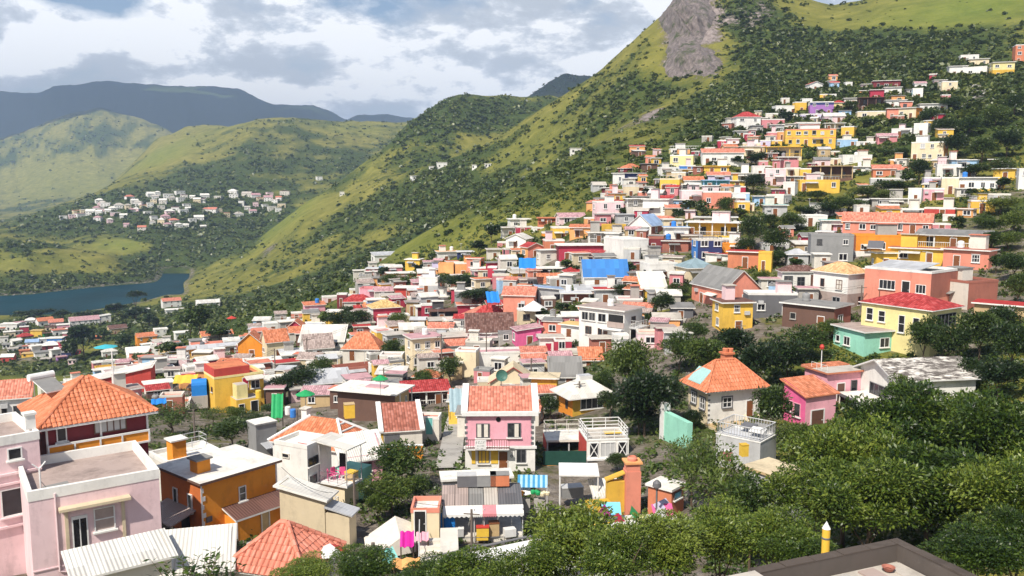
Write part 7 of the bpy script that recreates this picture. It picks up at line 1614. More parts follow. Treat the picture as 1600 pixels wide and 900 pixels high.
for k, (px_, py_, d_, ht) in enumerate(((1025, 825, 62, 4.9),)):
    lp = empty('lamp_post', at(px_, py_, d_), 0); pole_bar('post', [(0, 0, -3), (0, 0, ht * .62)], .07, plain('slate', .5), lp); b = MB(); b.lathe([(.08, ht * .62), (.34, ht * .66), (.3, ht * .72), (.1, ht * .76), (0, ht * .77)], 12, 0); b.build('lantern', plain('slate', .4), lp)
    tag(lp, 'dark lamp post with a round lantern in the yard', 'lamp post', None, None, (1027, 780))

# 13. cream house with the hipped tile roof
ct = make_house(1074, 1186, 661, 604, 32, .62, 'white', 'none', 'rust', auto=False, d=92, wl='cream', desc='cream and white cottage with an orange hipped tile roof', mark='cottage with the orange hipped roof', group=NEAR)
W, D, H_ = ct.W, ct.D, ct.H
planes = roof_planes('hip', W, D, H_, 2.3, .7)
tile_roof_geo(ct, planes, 'rust', .36, .5, seed=5, amp=.09)
x, y, zf = W / 2 + .7, D / 2 + .7, planes[0][0][2]; a0, a1 = planes[0][3], planes[0][2]
for p, q in (((-x, -y, zf), a0), ((x, -y, zf), a1), ((-x, y, zf), a0), (a0, a1)): ridge_cap(ct, (p[0], p[1], p[2] + .08), (q[0], q[1], q[2] + .08), 'rust', .14)
hw(ct, 'F', .36, H_ * .38, 1.15, 1.15, 2, 2, 'white', surround='slate'); put(ct, 'F', .80, .02, .95, 2.15, 'door:wood')
hw(ct, 'L', .30, H_ * .38, 1.0, 1.3, 2, 2, 'white', surround='slate'); hw(ct, 'L', .74, H_ * .32, 1.0, 1.3, 2, 2, 'white', surround='slate')
b = MB()
for k in range(7): b.box(-W / 2 + .004, -W / 2 + .25, -D / 2 - .05, -D / 2 - .003, .25 + k * H_ * .135, .43 + k * H_ * .135, 0)
b.build('quoin', plain('slate', .6), ct.root)
chm = chimney(ct, W * .12, D * .22, H_ + .8, 1.0, 2.0, 'rust', 'rust', capz=.2); b = MB(); b.lathe([(.3, 0), (.34, .4), (.2, .5)], 10, 0, (W * .12 - .2, D * .22, H_ + 3.0)); b.lathe([(.3, 0), (.34, .35), (.2, .45)], 10, 0, (W * .12 + .45, D * .22, H_ + 3.0)); b.build('pot', wallmat('rust'), chm)
n_ = (Vector(planes[3][1]) - Vector(planes[3][0])); P3 = [Vector(v) for v in planes[3]]
sp = MB(); c0 = P3[0].lerp(P3[1], .22).lerp(P3[2], .18); 
e1 = (P3[1] - P3[0]).normalized(); n3 = e1.cross(P3[2] - P3[0]).normalized(); e2 = n3.cross(e1); c0 = P3[0] + e1 * (D * .28) + e2 * .6 + n3 * .16
sp.sheet([c0, c0 + e1 * 2.6, c0 + e1 * 2.6 + e2 * 2.0, c0 + e2 * 2.0], .06, 0); sp.build('skylight', plain('mint', .2, 'skylight', rgb=(.33, .52, .50)), ct.root)
b = MB(); b.box(-W * .55, W * .2, -D / 2 - 2.2, -D / 2 - .01, -3, -.08, {'t': 1, '': 0}); b.build('terrace', [wallmat('beige'), deckmat('tan')], ct.root)
b = MB()
for k in range(8): b.box(W * .22, W * .42, -D / 2 - .4 - k * .4, -D / 2 - .01 - k * .4, -3.5, -.1 - k * .3, 0)
b.build('steps', wallmat('concrete'), ct.root)
for sx in (.2, .44):
    b = MB(); b.sheet([(W * sx, -D / 2 - 3.4, -2.4), (W * sx + .22, -D / 2 - 3.4, -2.4), (W * sx + .22, -D / 2 - .02, .55), (W * sx, -D / 2 - .02, .55)], .5, 0); b.build('stair_wall', wallmat('cream'), ct.root)
mw = empty('boundary_wall', at(1052, 680, 88), .35); b = MB(); b.box(-.3, .3, -3.2, 1.4, -3, 2.2, 0); b.build('wall', wallmat('mint'), mw); b = MB(); b.box(-.4, .4, 1.41, 2.2, -3, 3.1, 0); b.build('pillar', plain('white', .6), mw)
tag(mw, 'pale green boundary wall with a white pillar left of the cottage', 'wall', None, None, (1050, 670))
# glass roofed terrace below it
gt = make_house(1118, 1212, 716, 692, -24, .8, 'lightgrey', 'flat', 'tin', auto=False, d=76, para=.05, desc='low building with a white barred roof terrace railing', mark='white barred roof terrace', group=NEAR)
W, D, H_ = gt.W, gt.D, gt.H
b = MB(); P_ = [(-W / 2 + .1, -D / 2 + .1), (W / 2 - .1, -D / 2 + .1), (W / 2 - .1, D / 2 - .1), (-W / 2 + .1, D / 2 - .1)]
for k in range(4):
    p, q = Vector((*P_[k], H_)), Vector((*P_[(k + 1) % 4], H_)); n_ = int((q - p).length / .28)
    b.bar(p + Vector((0, 0, 1.15)), q + Vector((0, 0, 1.15)), .05, 0, 6); b.bar(p + Vector((0, 0, .15)), q + Vector((0, 0, .15)), .04, 0, 6)
    for j in range(n_ + 1): a_ = p.lerp(q, j / n_); b.bar(a_, a_ + Vector((0, 0, 1.15)), .03, 0, 5)
b.build('railing', plain('lightgrey', .5), gt.root)
for k, (fx, fy) in enumerate(((-.2, .1), (.1, -.15), (.0, .28))):
    b = MB(); b.sheet([(W * fx, D * fy, H_ + .5), (W * fx + 1.4, D * fy, H_ + .5), (W * fx + 1.4, D * fy + 1.0, H_ + .75), (W * fx, D * fy + 1.0, H_ + .75)], .06, 0); b.build('roof_panel', plain(('slate', 'white', 'greyroof')[k], .4), gt.root)
boxthing('rooftop_bin', at(1162, 712, 73.5), .2, (.62, .62, 1.0), 'yellow', 'yellow bin at the white barred terrace', 'bin', 'gold'); boxthing('rooftop_bin', at(1137, 719, 73), .2, (.62, .55, .8), 'rose', 'pink bin at the white barred terrace', 'bin', 'white')
# white container shed with a yellowed roof
wc = make_house(1160, 1262, 800, 752, -36, .8, 'lightgrey', 'slab', 'beige', auto=False, d=60, over=.12, trim='tan', desc='pale grey boarded shed with a flaking yellowed roof', mark='shed with the yellowed roof', group=NEAR, cat='shed', name='shed')
b = MB()
for k in range(14): b.box(wc.W / 2 + .003, wc.W / 2 + .04, -wc.D / 2 + .1 + k * wc.D / 14.2, -wc.D / 2 + .25 + k * wc.D / 14.2, -2, wc.H - .05, 0)
b.build('boarding', plain('lilac', .6, rgb=(.50, .50, .56)), wc.root); put(wc, 'R', .18, 0, 1.0, 2.2, 'door:black')

# 14. pink house on the right, white house with the speckled roof
p1 = make_house(1222, 1302, 676, 618, 44, .8, 'pink', 'shedf', 'rust', auto=False, d=90, rh=1.1, over=.3, trim='rust', tex='tile', wl='hotpink', desc='pink house with a rust tiled lower roof', mark='pink house with the rust roof', group=NEAR)
hw(p1, 'L', .32, p1.H * .45, 1.1, 1.2, 2, 1, 'pink'); hw(p1, 'L', .66, p1.H * .36, 1.0, 1.5, 1, 1, 'pink'); put(p1, 'F', .4, 0, 2.0, 2.4, 'door:brown')
p2 = make_house(1256, 1340, 640, 584, 40, .8, 'pink', 'slab', 'deck', auto=False, d=97, over=.35, trim='rust', desc='taller pink block with a flat roof edged in rust tiles', mark='taller pink block', group=NEAR)
b = MB(); b.box(-p2.W / 2 - .3, p2.W / 2 + .3, p2.D * .1, p2.D / 2 + .3, p2.H + .203, p2.H + .32, 0); b.build('tile_strip', tilemat('rust'), p2.root)
put(p2, 'F', .42, p2.H * .22, 1.2, 2.1, 'door:brown'); hw(p2, 'F', .8, p2.H * .45, .9, 1.3, 1, 1, 'slate')
rail(p2, [(-p2.W / 2, -p2.D / 2, p2.H + .2), (-p2.W / 2, p2.D * .2, p2.H + .2)], .7, .8, .025, 'white', 1)
rs_ = empty('signal_pole', p2.root.matrix_basis @ Vector((-p2.W * .35, 0, p2.H + .2)), 0); pole_bar('pole', [(0, 0, 0), (0, 0, 2.2)], .05, plain('white', .5), rs_); b = MB(); b.lathe([(0, 2.2), (.22, 2.3), (.28, 2.55), (.15, 2.8), (0, 2.85)], 12, 0); b.build('globe', plain('red', .4), rs_)
tag(rs_, 'red globe on a white pole on the taller pink block', 'beacon', None, None, (1292, 552))
sw = make_house(1342, 1512, 652, 592, 34, .72, 'white', 'none', 'greyroof', auto=False, d=92, desc='white house with a flaking black and white low-pitched roof', mark='white house with the flaking roof', group=NEAR)
W, D, H_ = sw.W, sw.D, sw.H
def flaky():
    m, t, b, out = newmat('flaking_roof')
    P = t.n('ShaderNodeNewGeometry').outputs['Position']
    mp = t.n('ShaderNodeMapping'); mp.inputs['Rotation'].default_value = (0, 0, .55); mp.inputs['Scale'].default_value = (.5, 1.8, 1); t.l(P, mp.inputs[0])
    n_ = t.noise(mp.outputs[0], 1.5, 8, .75); f = t.math('MULTIPLY', t.math('SUBTRACT', n_, .47), 9, clamp=True)
    big = t.noise(P, .25, 3); f = t.math('MULTIPLY', f, t.math('MULTIPLY', t.math('SUBTRACT', big, .28), 5, clamp=True))
    t.l(t.mix(f, (.10, .085, .075), (.70, .66, .60)), b.inputs['Base Color']); b.inputs['Roughness'].default_value = .85
    return m
b = MB()
for pl in roof_planes('gable', W, D, H_, 1.5, .6): b.sheet(pl, .16, 0, 1)
b.build('roof', [flaky(), plain('white', .6)], sw.root)
for sg_, k in ((1, 1), (-1, -1)):
    b = MB(); pts = [(sg_ * W / 2, -D / 2, H_ - .01), (sg_ * W / 2, D / 2, H_ - .01), (sg_ * W / 2, 0, H_ + 1.3)]; b.poly(pts if sg_ > 0 else pts[::-1], 0); b.build('gable', wallmat('white'), sw.root)
hw(sw, 'L', .55, .25, D * .5, H_ * .62, 4, 1, 'slate', sill=False); hw(sw, 'F', .38, H_ * .42, 1.7, 1.1, 2, 1, 'slate'); put(sw, 'F', .80, .02, 1.1, 2.2, 'door:black')
b = MB(); b.box(W / 2 + .01, W / 2 + 5.2, -D / 2 + .5, D * .3, -4, -.3, {'t': 1, '': 0}); b.build('terrace', [wallmat('offwhite'), deckmat('deck')], sw.root)
rail(sw, [(W / 2 + .1, D * .28, -.3), (W / 2 + 5.1, D * .28, -.3), (W / 2 + 5.1, -D / 2 + .6, -.3)], 1.0, 1.1, .03, 'grey', 3)
b = MB(); b.box(-W / 2 - 3.4, -W / 2 - .004, -D * .55, D * .35, H_ * .28, H_ * .36, {'t': 0, '': 1}); b.build('canopy', [deckmat('whiteroof'), plain('slate', .6)], sw.root)
for p_ in ((-W / 2 - 3.3, -D * .5), (-W / 2 - 3.3, D * .3), (-W / 2 - 1.6, -D * .5)): pole_bar('post', [(*p_, -3), (*p_, H_ * .28)], .07, plain('offwhite', .6), sw.root)
b = MB(); b.box(-W / 2 - .06, -W / 2 - .004, -D * .5, D * .3, -2.5, H_ * .27, 0); b.build('shaded_glazing', M_GLASS, sw.root)

# 15. the other near-right houses: windows for those built in the table
def byd(s): return next(h for h in HOUSES if (h.label or '').startswith(s))
h = byd('mint'); h_ = h
hw(h, 'L', .16, h.H * .38, .8, .9, 1, 1, 'white'); hw(h, 'L', .46, h.H * .32, 1.25, 1.2, 2, 1, 'white', glass=plain('black', .3)); hw(h, 'F', .42, h.H * .36, 1.5, 1.3, 2, 1, 'white'); hw(h, 'F', .80, h.H * .36, 1.4, 1.3, 2, 1, 'white')
h = byd('pale yellow two-storey')
for u, w_, z, ht in ((.13, 1.0, .66, 1.7), (.31, 1.0, .66, 1.5), (.60, .9, .5, 2.3), (.80, .9, .55, 1.9)): hw(h, 'F', u, h.H * z - .3, w_, ht, 1, 2, 'white', glass=plain('black', .3))
hw(h, 'R', .5, h.H * .62, h.D * .62, h.H * .26, 5, 1, 'slate', sill=False); hw(h, 'F', .2, h.H * .14, 1.0, 1.4, 2, 1, 'white'); 
b = MB()
h = byd('brick red house'); hw(h, 'F', .36, h.H * .55, 2.5, 1.4, 4, 1, 'white'); hw(h, 'F', .86, h.H * .53, 1.5, 1.3, 3, 1, 'white'); put(h, 'F', .64, h.H * .40, 1.3, 2.6, 'door:black'); b = MB(); b.box(h.W * .02, h.W * .3, -h.D / 2 - 1.2, -h.D / 2 - .004, -1, h.H * .39, 0); b.build('step', wallmat('salmon'), h.root); pole_bar('pipe', [(-h.W * .25, -h.D / 2 - .06, 0), (-h.W * .25, -h.D / 2 - .06, h.H * .5)], .06, plain('brown', .6), h.root)
b = MB(); b.sheet([(-h.W * .46, -h.D * .45, h.H + .1), (h.W * .3, -h.D * .45, h.H + .1), (h.W * .3, h.D * .3, h.H + .75), (-h.W * .46, h.D * .3, h.H + .75)], .1, 0); b.build('sheet_roof', tinmat('tin'), h.root)
h = byd('white house with pale orange'); hw(h, 'F', .28, h.H * .55, .75, 1.3, 1, 1, 'brown'); hw(h, 'F', .76, h.H * .53, 1.1, 1.5, 2, 2, 'brown', glass=plain('offwhite', .4, 'blind')); hw(h, 'F', .7, h.H * .12, 1.5, 1.1, 2, 1, 'lightgrey'); hw(h, 'R', .6, h.H * .1, 1.0, 1.3, 1, 1, 'brown')
h = byd('white annex with brown'); hw(h, 'F', .17, h.H * .25, 1.5, 1.7, 2, 2, 'slate'); hw(h, 'F', .52, h.H * .2, 1.3, 1.7, 2, 2, 'slate'); put(h, 'F', .87, .1, 1.2, h.H * .82, 'door:brown')
h = byd('white two-storey house with a brownish')
for u in (.14, .30, .52): hw(h, 'F', u, h.H * .62, 1.25 if u < .5 else 1.5, 1.35, 2, 1, 'lightgrey')
hw(h, 'F', .22, h.H * .2, 1.2, 1.3, 2, 1, 'brown'); put(h, 'F', .6, 0.02, 1.0, 2.1, 'door:brown'); hw(h, 'F', .48, h.H * .2, .8, 1.2, 1, 1, 'brown')
b = MB(); b.box(h.W * .16, h.W * .48, -h.D / 2 - .04, -h.D / 2 - .003, h.H * .53, h.H * .88, 0); b.build('loggia_opening', plain('black', .5), h.root); b = MB(); b.box(h.W * .14, h.W * .5, -h.D / 2 - .14, -h.D / 2 - .05, h.H * .5, h.H * .66, 0); b.build('parapet', wallmat('taupe'), h.root); b = MB(); b.box(h.W * .05, h.W * .5, -h.D / 2 - 1.0, -h.D / 2 - .145, h.H * .44, h.H * .48, 0); b.build('ledge', plain('white', .6), h.root)
hw(h, 'R', .5, h.H * .6, 1.2, 1.1, 1, 1, 'brown'); hw(h, 'R', .5, h.H * .08, 1.8, 1.9, 1, 1, 'white', glass=plain('black', .4)); put(h, 'F', .86, .05, 1.6, 2.0, 'c')
b = MB(); b.box(h.W / 2 + .004, h.W / 2 + 1.6, -h.D * .2, h.D * .5, h.H * .46, h.H * .5, 0); b.build('balcony', wallmat('lightgrey'), h.root); rail(h, [(h.W / 2 + .05, -h.D * .18, h.H * .5), (h.W / 2 + 1.55, -h.D * .18, h.H * .5), (h.W / 2 + 1.55, h.D * .48, h.H * .5)], 1.1, .5, .03, 'white', 1)
h = byd('bright yellow house with a red roof parapet'); W, D, H_ = h.W, h.D, h.H
b = MB(); b.box(-W / 2 + .02, W * .22, -D / 2 + .02, D / 2, H_ + .053, H_ + 1.25, 0); b.build('red_parapet', wallmat('red'), h.root); b = MB(); b.poly([(-W / 2 + .2, -D / 2 + .2, H_ + 1.256), (W * .2, -D / 2 + .2, H_ + 1.256), (W * .2, D / 2 - .2, H_ + 1.256), (-W / 2 + .2, D / 2 - .2, H_ + 1.256)], 0); b.build('roof_deck', deckmat('rust'), h.root)
hw(h, 'L', .75, H_ * .55, .7, .8, 1, 1, 'brown'); put(h, 'F', .62, H_ * .52, 1.0, 2.1, 'door:crimson'); hw(h, 'F', .82, H_ * .55, 1.4, 1.3, 2, 1, 'white'); hw(h, 'F', .8, H_ * .1, 1.4, 1.3, 1, 1, 'white', glass=plain('black', .3))
b = MB(); b.box(-W * .2, W * .28, -D / 2 - 3.0, -D / 2 - .004, -4, H_ * .42, {'t': 1, '': 0}); b.build('porch_block', [wallmat('yellow'), deckmat('deck')], h.root); b = MB(); b.box(-W * .16, W * .06, -D / 2 - 2.4, -D / 2 - .4, H_ * .421, H_ * .8, {'t': 1, '': 0}); b.build('porch_cabin', [wallmat('paleyellow'), deckmat('deck')], h.root)
hw(h, 'F', .40, H_ * .05, .9, 1.4, 1, 1, 'white', glass=plain('black', .3), proud=3.0); hw(h, 'F', .66, H_ * .01, 1.2, 1.9, 1, 1, 'white', glass=plain('black', .3), proud=3.0, sill=False); b = MB(); b.sheet([(W * .1, -D / 2 - 1.2, H_ * .86), (W * .48, -D / 2 - 1.2, H_ * .86), (W * .48, -D / 2 - .004, H_ * .93), (W * .1, -D / 2 - .004, H_ * .93)], .1, 0); b.build('canopy', tinmat('whiteroof'), h.root)
tk = empty('covered_tank', at(312, 616, 131), .3); b = MB(); b.box(-1.1, 1.1, -1, 1, 0, 1.5, 0); b.bar((-1.1, 0, 1.5), (1.1, 0, 1.5), .98, 0, 14); b.build('tank', plain('blueroof', .5, 'tarp', rgb=(.02, .17, .62)), tk); b = MB(); b.box(-1.2, 1.2, -1.1, 1.1, -2, -.003, 0); b.build('base', wallmat('concrete'), tk)
tag(tk, 'bright blue covered tank beside the yellow house', 'tank', None, 'blue covered tank', (312, 604))

# 16. roof at the bottom right with a worn parapet
C_, A_, B_ = at(1402, 843, 26), at(1178, 893, 23.9), at(1508, 894, 23.7)
zt = C_.z; e1 = (A_ - C_); e1.z = 0; e1.normalize(); e2 = (B_ - C_); e2.z = 0; e2.normalize()
ang = math.atan2(e2.y, e2.x)
lr = empty('flat_roof_house', (C_.x, C_.y, zt), ang)          # local x runs along the right edge, -y along the left one
LA, LB = 9.0, 8.5
par = wallmat('taupe')
b = MB(); b.box(0, LA, -LB, 0, -6, -.55, {'t': 1, '': 0}); b.build('wall', [wallmat('concrete'), deckmat('deck')], lr)
b = MB(); b.box(-.02, LA, -.30, .02, -.549, 0, 0); b.build('parapet', wallmat('weathered'), lr); b = MB(); b.box(-.02, .30, -5.7, -.301, -.549, 0, 0); b.build('parapet', wallmat('weathered'), lr)
for k in range(9):
    b = MB(); b.box(-.04 + k * .98, .92 + k * .98, -.31, .03, .002, .035 + .015 * (k % 3), 0); b.build('coping', deckmat('weathered'), lr)
for k in range(5):
    b = MB(); b.box(-.04, .31, -1.36 - k * 1.07, -.33 - k * 1.07, .002, .035 + .015 * (k % 2), 0); b.build('coping', deckmat('weathered'), lr)
for k in range(6):
    b = MB(); b.box(.45, LA, -.95 - k * 1.05, -.02 - k * 1.05 - .33, -.548, -.50 + .012 * (k % 3), 0); b.build('roof_slab', deckmat(('deck', 'taupe', 'concrete', 'concrete', 'taupe', 'concrete')[k]), lr)
b = MB(); b.box(.35, 4.5, -8.6, -5.75, -3, .16, {'t': 1, '': 0}); b.build('side_block', [wallmat('taupe'), deckmat('deck')], lr)
tag(lr, 'flat concrete roof with a worn brown parapet at the bottom', 'house', NEAR, None, (1320, 875))
bw_ = empty('clay_bowl', lr.matrix_basis @ Vector((.75, -1.1, -.50)), 0); b = MB(); b.lathe([(.0, .02), (.12, .0), (.2, .12), (.17, .12), (.1, .05)], 16, 0); b.build('bowl', wallmat('brick'), bw_)
tag(bw_, 'small red clay bowl on the flat concrete roof', 'bowl', None, None, (1367, 867))
yp = empty('yellow_post', at(1290, 851, 27.5), 0)
b = MB(); b.lathe([(.13, -9), (.13, .55), (.12, .56)], 18, 0); b.build('shaft', plain('yellow', .45, var=.12), yp); b = MB(); b.lathe([(.14, .56), (.0, .82)], 18, 0); b.build('cap', plain('white', .5), yp); b = MB(); b.lathe([(.133, .2), (.142, .22), (.142, .25), (.133, .27)], 18, 0); b.build('band', plain('slate', .5), yp)
tag(yp, 'yellow post with a white pointed cap and black band', 'post', None, None, (1290, 835))
# ---------------------------------------------------------------- trees
def leaf_cloud(n, rad, seed, leaf, nblob=14, flat=.75, folded=False, spread=.62):
    """leaf-sized faces gathered in clumps through a crown of unit radius"""
    rg = np.random.default_rng(seed)
    d = rg.normal(size=(nblob, 3)); d /= np.linalg.norm(d, axis=1)[:, None]
    d[:, 2] = d[:, 2] * .8 + .12
    bc = d * (spread * (0.45 + .55 * rg.random((nblob, 1)))); bc[:, 2] *= flat
    br = .26 + .20 * rg.random(nblob)
    k = rg.choice(nblob, n, p=br ** 2 / (br ** 2).sum())
    v = rg.normal(size=(n, 3)); v /= np.linalg.norm(v, axis=1)[:, None]
    r = (0.70 + .34 * rg.random((n, 1))) * np.where(rg.random((n, 1)) < .25, rg.random((n, 1)), 1)
    v[:, 2] = np.where(v[:, 2] < -.3, -v[:, 2], v[:, 2])
    c = bc[k] + v * r * br[k][:, None] * np.array([1, 1, .85])
    if not folded:
        vv, q = rand_rot_quads(c, leaf, rg, .45, .55)
        return vv, q
    # pointed leaves, folded along the midrib, drooping outwards
    out = v + rg.normal(size=(n, 3)) * .55; out[:, 2] -= .25; out /= np.linalg.norm(out, axis=1)[:, None]
    up = rg.normal(size=(n, 3)) * .5 + np.array([0, 0, 1.0]); side = np.cross(out, up); side /= np.linalg.norm(side, axis=1)[:, None]
    nn = np.cross(side, out)
    s = (leaf * (.65 + .7 * rg.random(n)))[:, None]
    base = c; tip = c + out * s * 2.0; mid = c + out * s * .85
    L_, R_ = mid + side * s * .42 + nn * s * .12, mid - side * s * .42 + nn * s * .12
    vv = np.stack([base, R_, tip, L_], 1).reshape(-1, 3)
    return vv, np.arange(4 * n).reshape(n, 4)
def trunk_mesh(seed, h=1.0, nl=6, r=.045):
    rg = random.Random(seed); b = MB()
    pts = [Vector((0, 0, -.25)), Vector((rg.uniform(-.04, .04), rg.uniform(-.04, .04), .35 * h)), Vector((rg.uniform(-.08, .08), rg.uniform(-.08, .08), .75 * h))]
    b.bar(pts[0], pts[1], r * 1.3, 0, 8, r); b.bar(pts[1], pts[2], r, 0, 8, r * .55)
    for k in range(nl):
        a = k * 2.4 + rg.uniform(-.4, .4); p = pts[1].lerp(pts[2], rg.random())
        q = p + Vector((math.cos(a) * .32, math.sin(a) * .32, .28 + .2 * rg.random()))
        b.bar(p, q, r * .5, 0, 6, r * .22); b.bar(q, q + Vector((math.cos(a + .6) * .2, math.sin(a + .6) * .2, .18)), r * .22, 0, 5, r * .08)
    return b.mesh('trunk', [M_BARK])
CROWNS = {}
def crown(kind, v):
    key = (kind, v)
    if key not in CROWNS:
        if kind == 'near':      # leaves one can see singly
            vv, q = leaf_cloud(14000, 1, 900 + v, .036, 30, .85, True, .82); m = M_NEAR
        elif kind == 'mid':
            vv, q = leaf_cloud(4200, 1, 300 + v, .055, 22, .85, True, .66); m = M_TREE
        elif kind == 'dark':
            vv, q = leaf_cloud(3600, 1, 400 + v, .058, 20, .9, True, .64); m = M_DARK
        elif kind == 'lime':
            vv, q = leaf_cloud(4200, 1, 500 + v, .052, 20, .8, True, .66); m = M_LIME
        elif kind == 'far':
            vv, q = leaf_cloud(700, 1, 600 + v, .12, 12, .85, False, .6); m = M_TREE
        elif kind == 'fardark':
            vv, q = leaf_cloud(800, 1, 700 + v, .12, 12, .85, False, .6); m = M_DARK
        elif kind == 'sparse':
            vv, q = leaf_cloud(2600, 1, 800 + v, .045, 26, .8, True, .85); m = M_TREE
        elif kind == 'flat':
            vv, q = leaf_cloud(1600, 1, 860 + v, .075, 16, .3, True, .8); m = M_DARK
        CROWNS[key] = mesh_np('crown', vv, q, [m])
    return CROWNS[key]
M_NEAR = leafmat('near_leaves', (0.014, 0.035, 0.005), (0.074, 0.124, 0.014), (0.205, 0.25, 0.036), 0.3)
TRUNKS = [trunk_mesh(s) for s in range(4)]
tree_words = dict(near='big leafy green tree', mid='leafy green tree', dark='dense dark green tree', lime='light green tree', far='small green tree', fardark='dark bushy tree', sparse='thin tree with an open crown', flat='flat-topped dark tree')
tcount = 0
def tree(px, py, rx, ry=None, d=None, base=None, kind='mid', label=None, mark=None, name='tree', rot=None, group='trees in and around the town'):
    """a tree whose crown shows at (px, py) with half sizes rx, ry in photo pixels; base = photo row of its foot"""
    global tcount
    ry = ry or rx * .85
    base = base or py + ry * 1.15
    y = d or hit(px, base, 30)
    if not y == y: y = 400
    P = at(px, py, y); m = mpp(y, P.z); r, rz_ = rx * m, ry * m
    g = ground(P.x, P.y + r * .3) if d is None else min(P.z - rz_ * 1.1, ground(P.x, P.y))
    root = empty(name, (P.x, P.y + r * .3, g), rot if rot is not None else random.uniform(0, 6.28))
    v = tcount % 3; tcount += 1
    c = link('crown', crown(kind, v), root); hgt = P.z - g
    c.location = (0, 0, hgt); c.scale = (r * 1.02, r * 1.02, rz_ * 1.1)
    t_ = link('trunk', TRUNKS[tcount % 4], root); hh = max((hgt + rz_ * .1) / 1.2, rz_ * .5)
    t_.scale = (max(r * .7, hh * .4), max(r * .7, hh * .4), hh)
    tag(root, label or tree_words[kind], 'tree', group, mark, (px, py))
    return root
# the leafy mass at the lower right
for a in [(1335, 735, 100, 100, 50), (1430, 700, 105, 95, 55), (1520, 690, 100, 90, 54), (1605, 700, 95, 100, 50), (1370, 800, 95, 80, 43), (1470, 780, 105, 95, 45), (1570, 790, 95, 90, 42), (1285, 790, 80, 75, 46), (1640, 800, 80, 90, 40)]:
    tree(*a, kind='near')
for a in [(1545, 870, 85, 50, 31), (1600, 850, 60, 50, 32), (1225, 850, 75, 55, 38), (1130, 845, 80, 60, 41), (1040, 865, 85, 55, 38), (1260, 870, 60, 40, 36)]:
    tree(*a, kind='near', label='leafy green bush beside the worn parapet' if a[0] > 1500 else 'leafy green tree')
for a in [(905, 862, 90, 75, 40), (835, 905, 65, 52, 37), (730, 915, 80, 50, 37), (660, 915, 60, 36, 37), (965, 885, 70, 55, 36)]:
    tree(*a, kind='near', label='leafy tree at the bottom edge')
for a in [(1700, 760, 100, 100, 46), (1720, 640, 90, 90, 62), (1800, 720, 110, 100, 52), (1680, 560, 60, 60, 100), (1740, 520, 60, 50, 120), (1690, 440, 50, 40, 140)]:
    tree(*a, kind='near' if a[4] < 70 else 'mid', label='leafy green tree beyond the right edge')
tree(1120, 765, 85, 85, 58, kind='sparse'); tree(1085, 725, 50, 45, 66, kind='sparse'); tree(1180, 800, 60, 60, 50, kind='mid')
tree(565, 893, 60, 30, 38, kind='near', label='leafy bush to the right of the weathered red roof'); tree(470, 900, 50, 22, 38, kind='near', label='small leafy bush below the weathered red roof')
# the plant with single leaves at the bottom left
pr_ = empty('leafy_shrub', at(305, 915, 24), 0)
rgp = random.Random(5); stems = MB()
lv = []
for k in range(30):
    a = rgp.uniform(-1.1, 1.1); L_ = rgp.uniform(.7, 1.55); p = Vector((rgp.uniform(-.5, .5), rgp.uniform(-.3, .3), -.6)); q = p + Vector((math.sin(a) * L_ * .75, rgp.uniform(-.3, .3), .6 + math.cos(a) * L_ * .75))
    stems.bar(p, q, .018, 0, 5, .006)
    for j in range(13):
        f = .35 + .65 * j / 12; c = p.lerp(q, f); aa = j * 2.4
        o_ = Vector((math.cos(aa) * .9, math.sin(aa) * .6, rgp.uniform(-.15, .55))).normalized(); s = rgp.uniform(.085, .14)
        side = o_.cross(Vector((rgp.uniform(-.4, .4), rgp.uniform(-.4, .4), 1))).normalized(); n_ = side.cross(o_)
        lv += [c, c + o_ * s - side * s * .42 + n_ * s * .1, c + o_ * s * 2.1, c + o_ * s + side * s * .42 + n_ * s * .1]
lv = np.array([tuple(v) for v in lv]); 
link('foliage', mesh_np('foliage', lv, np.arange(len(lv)).reshape(-1, 4), [M_NEAR]), pr_); stems.build('stem', M_BARK, pr_)
tag(pr_, 'leafy shrub with single large leaves before the white ribbed roof', 'shrub', None, None, (305, 860))
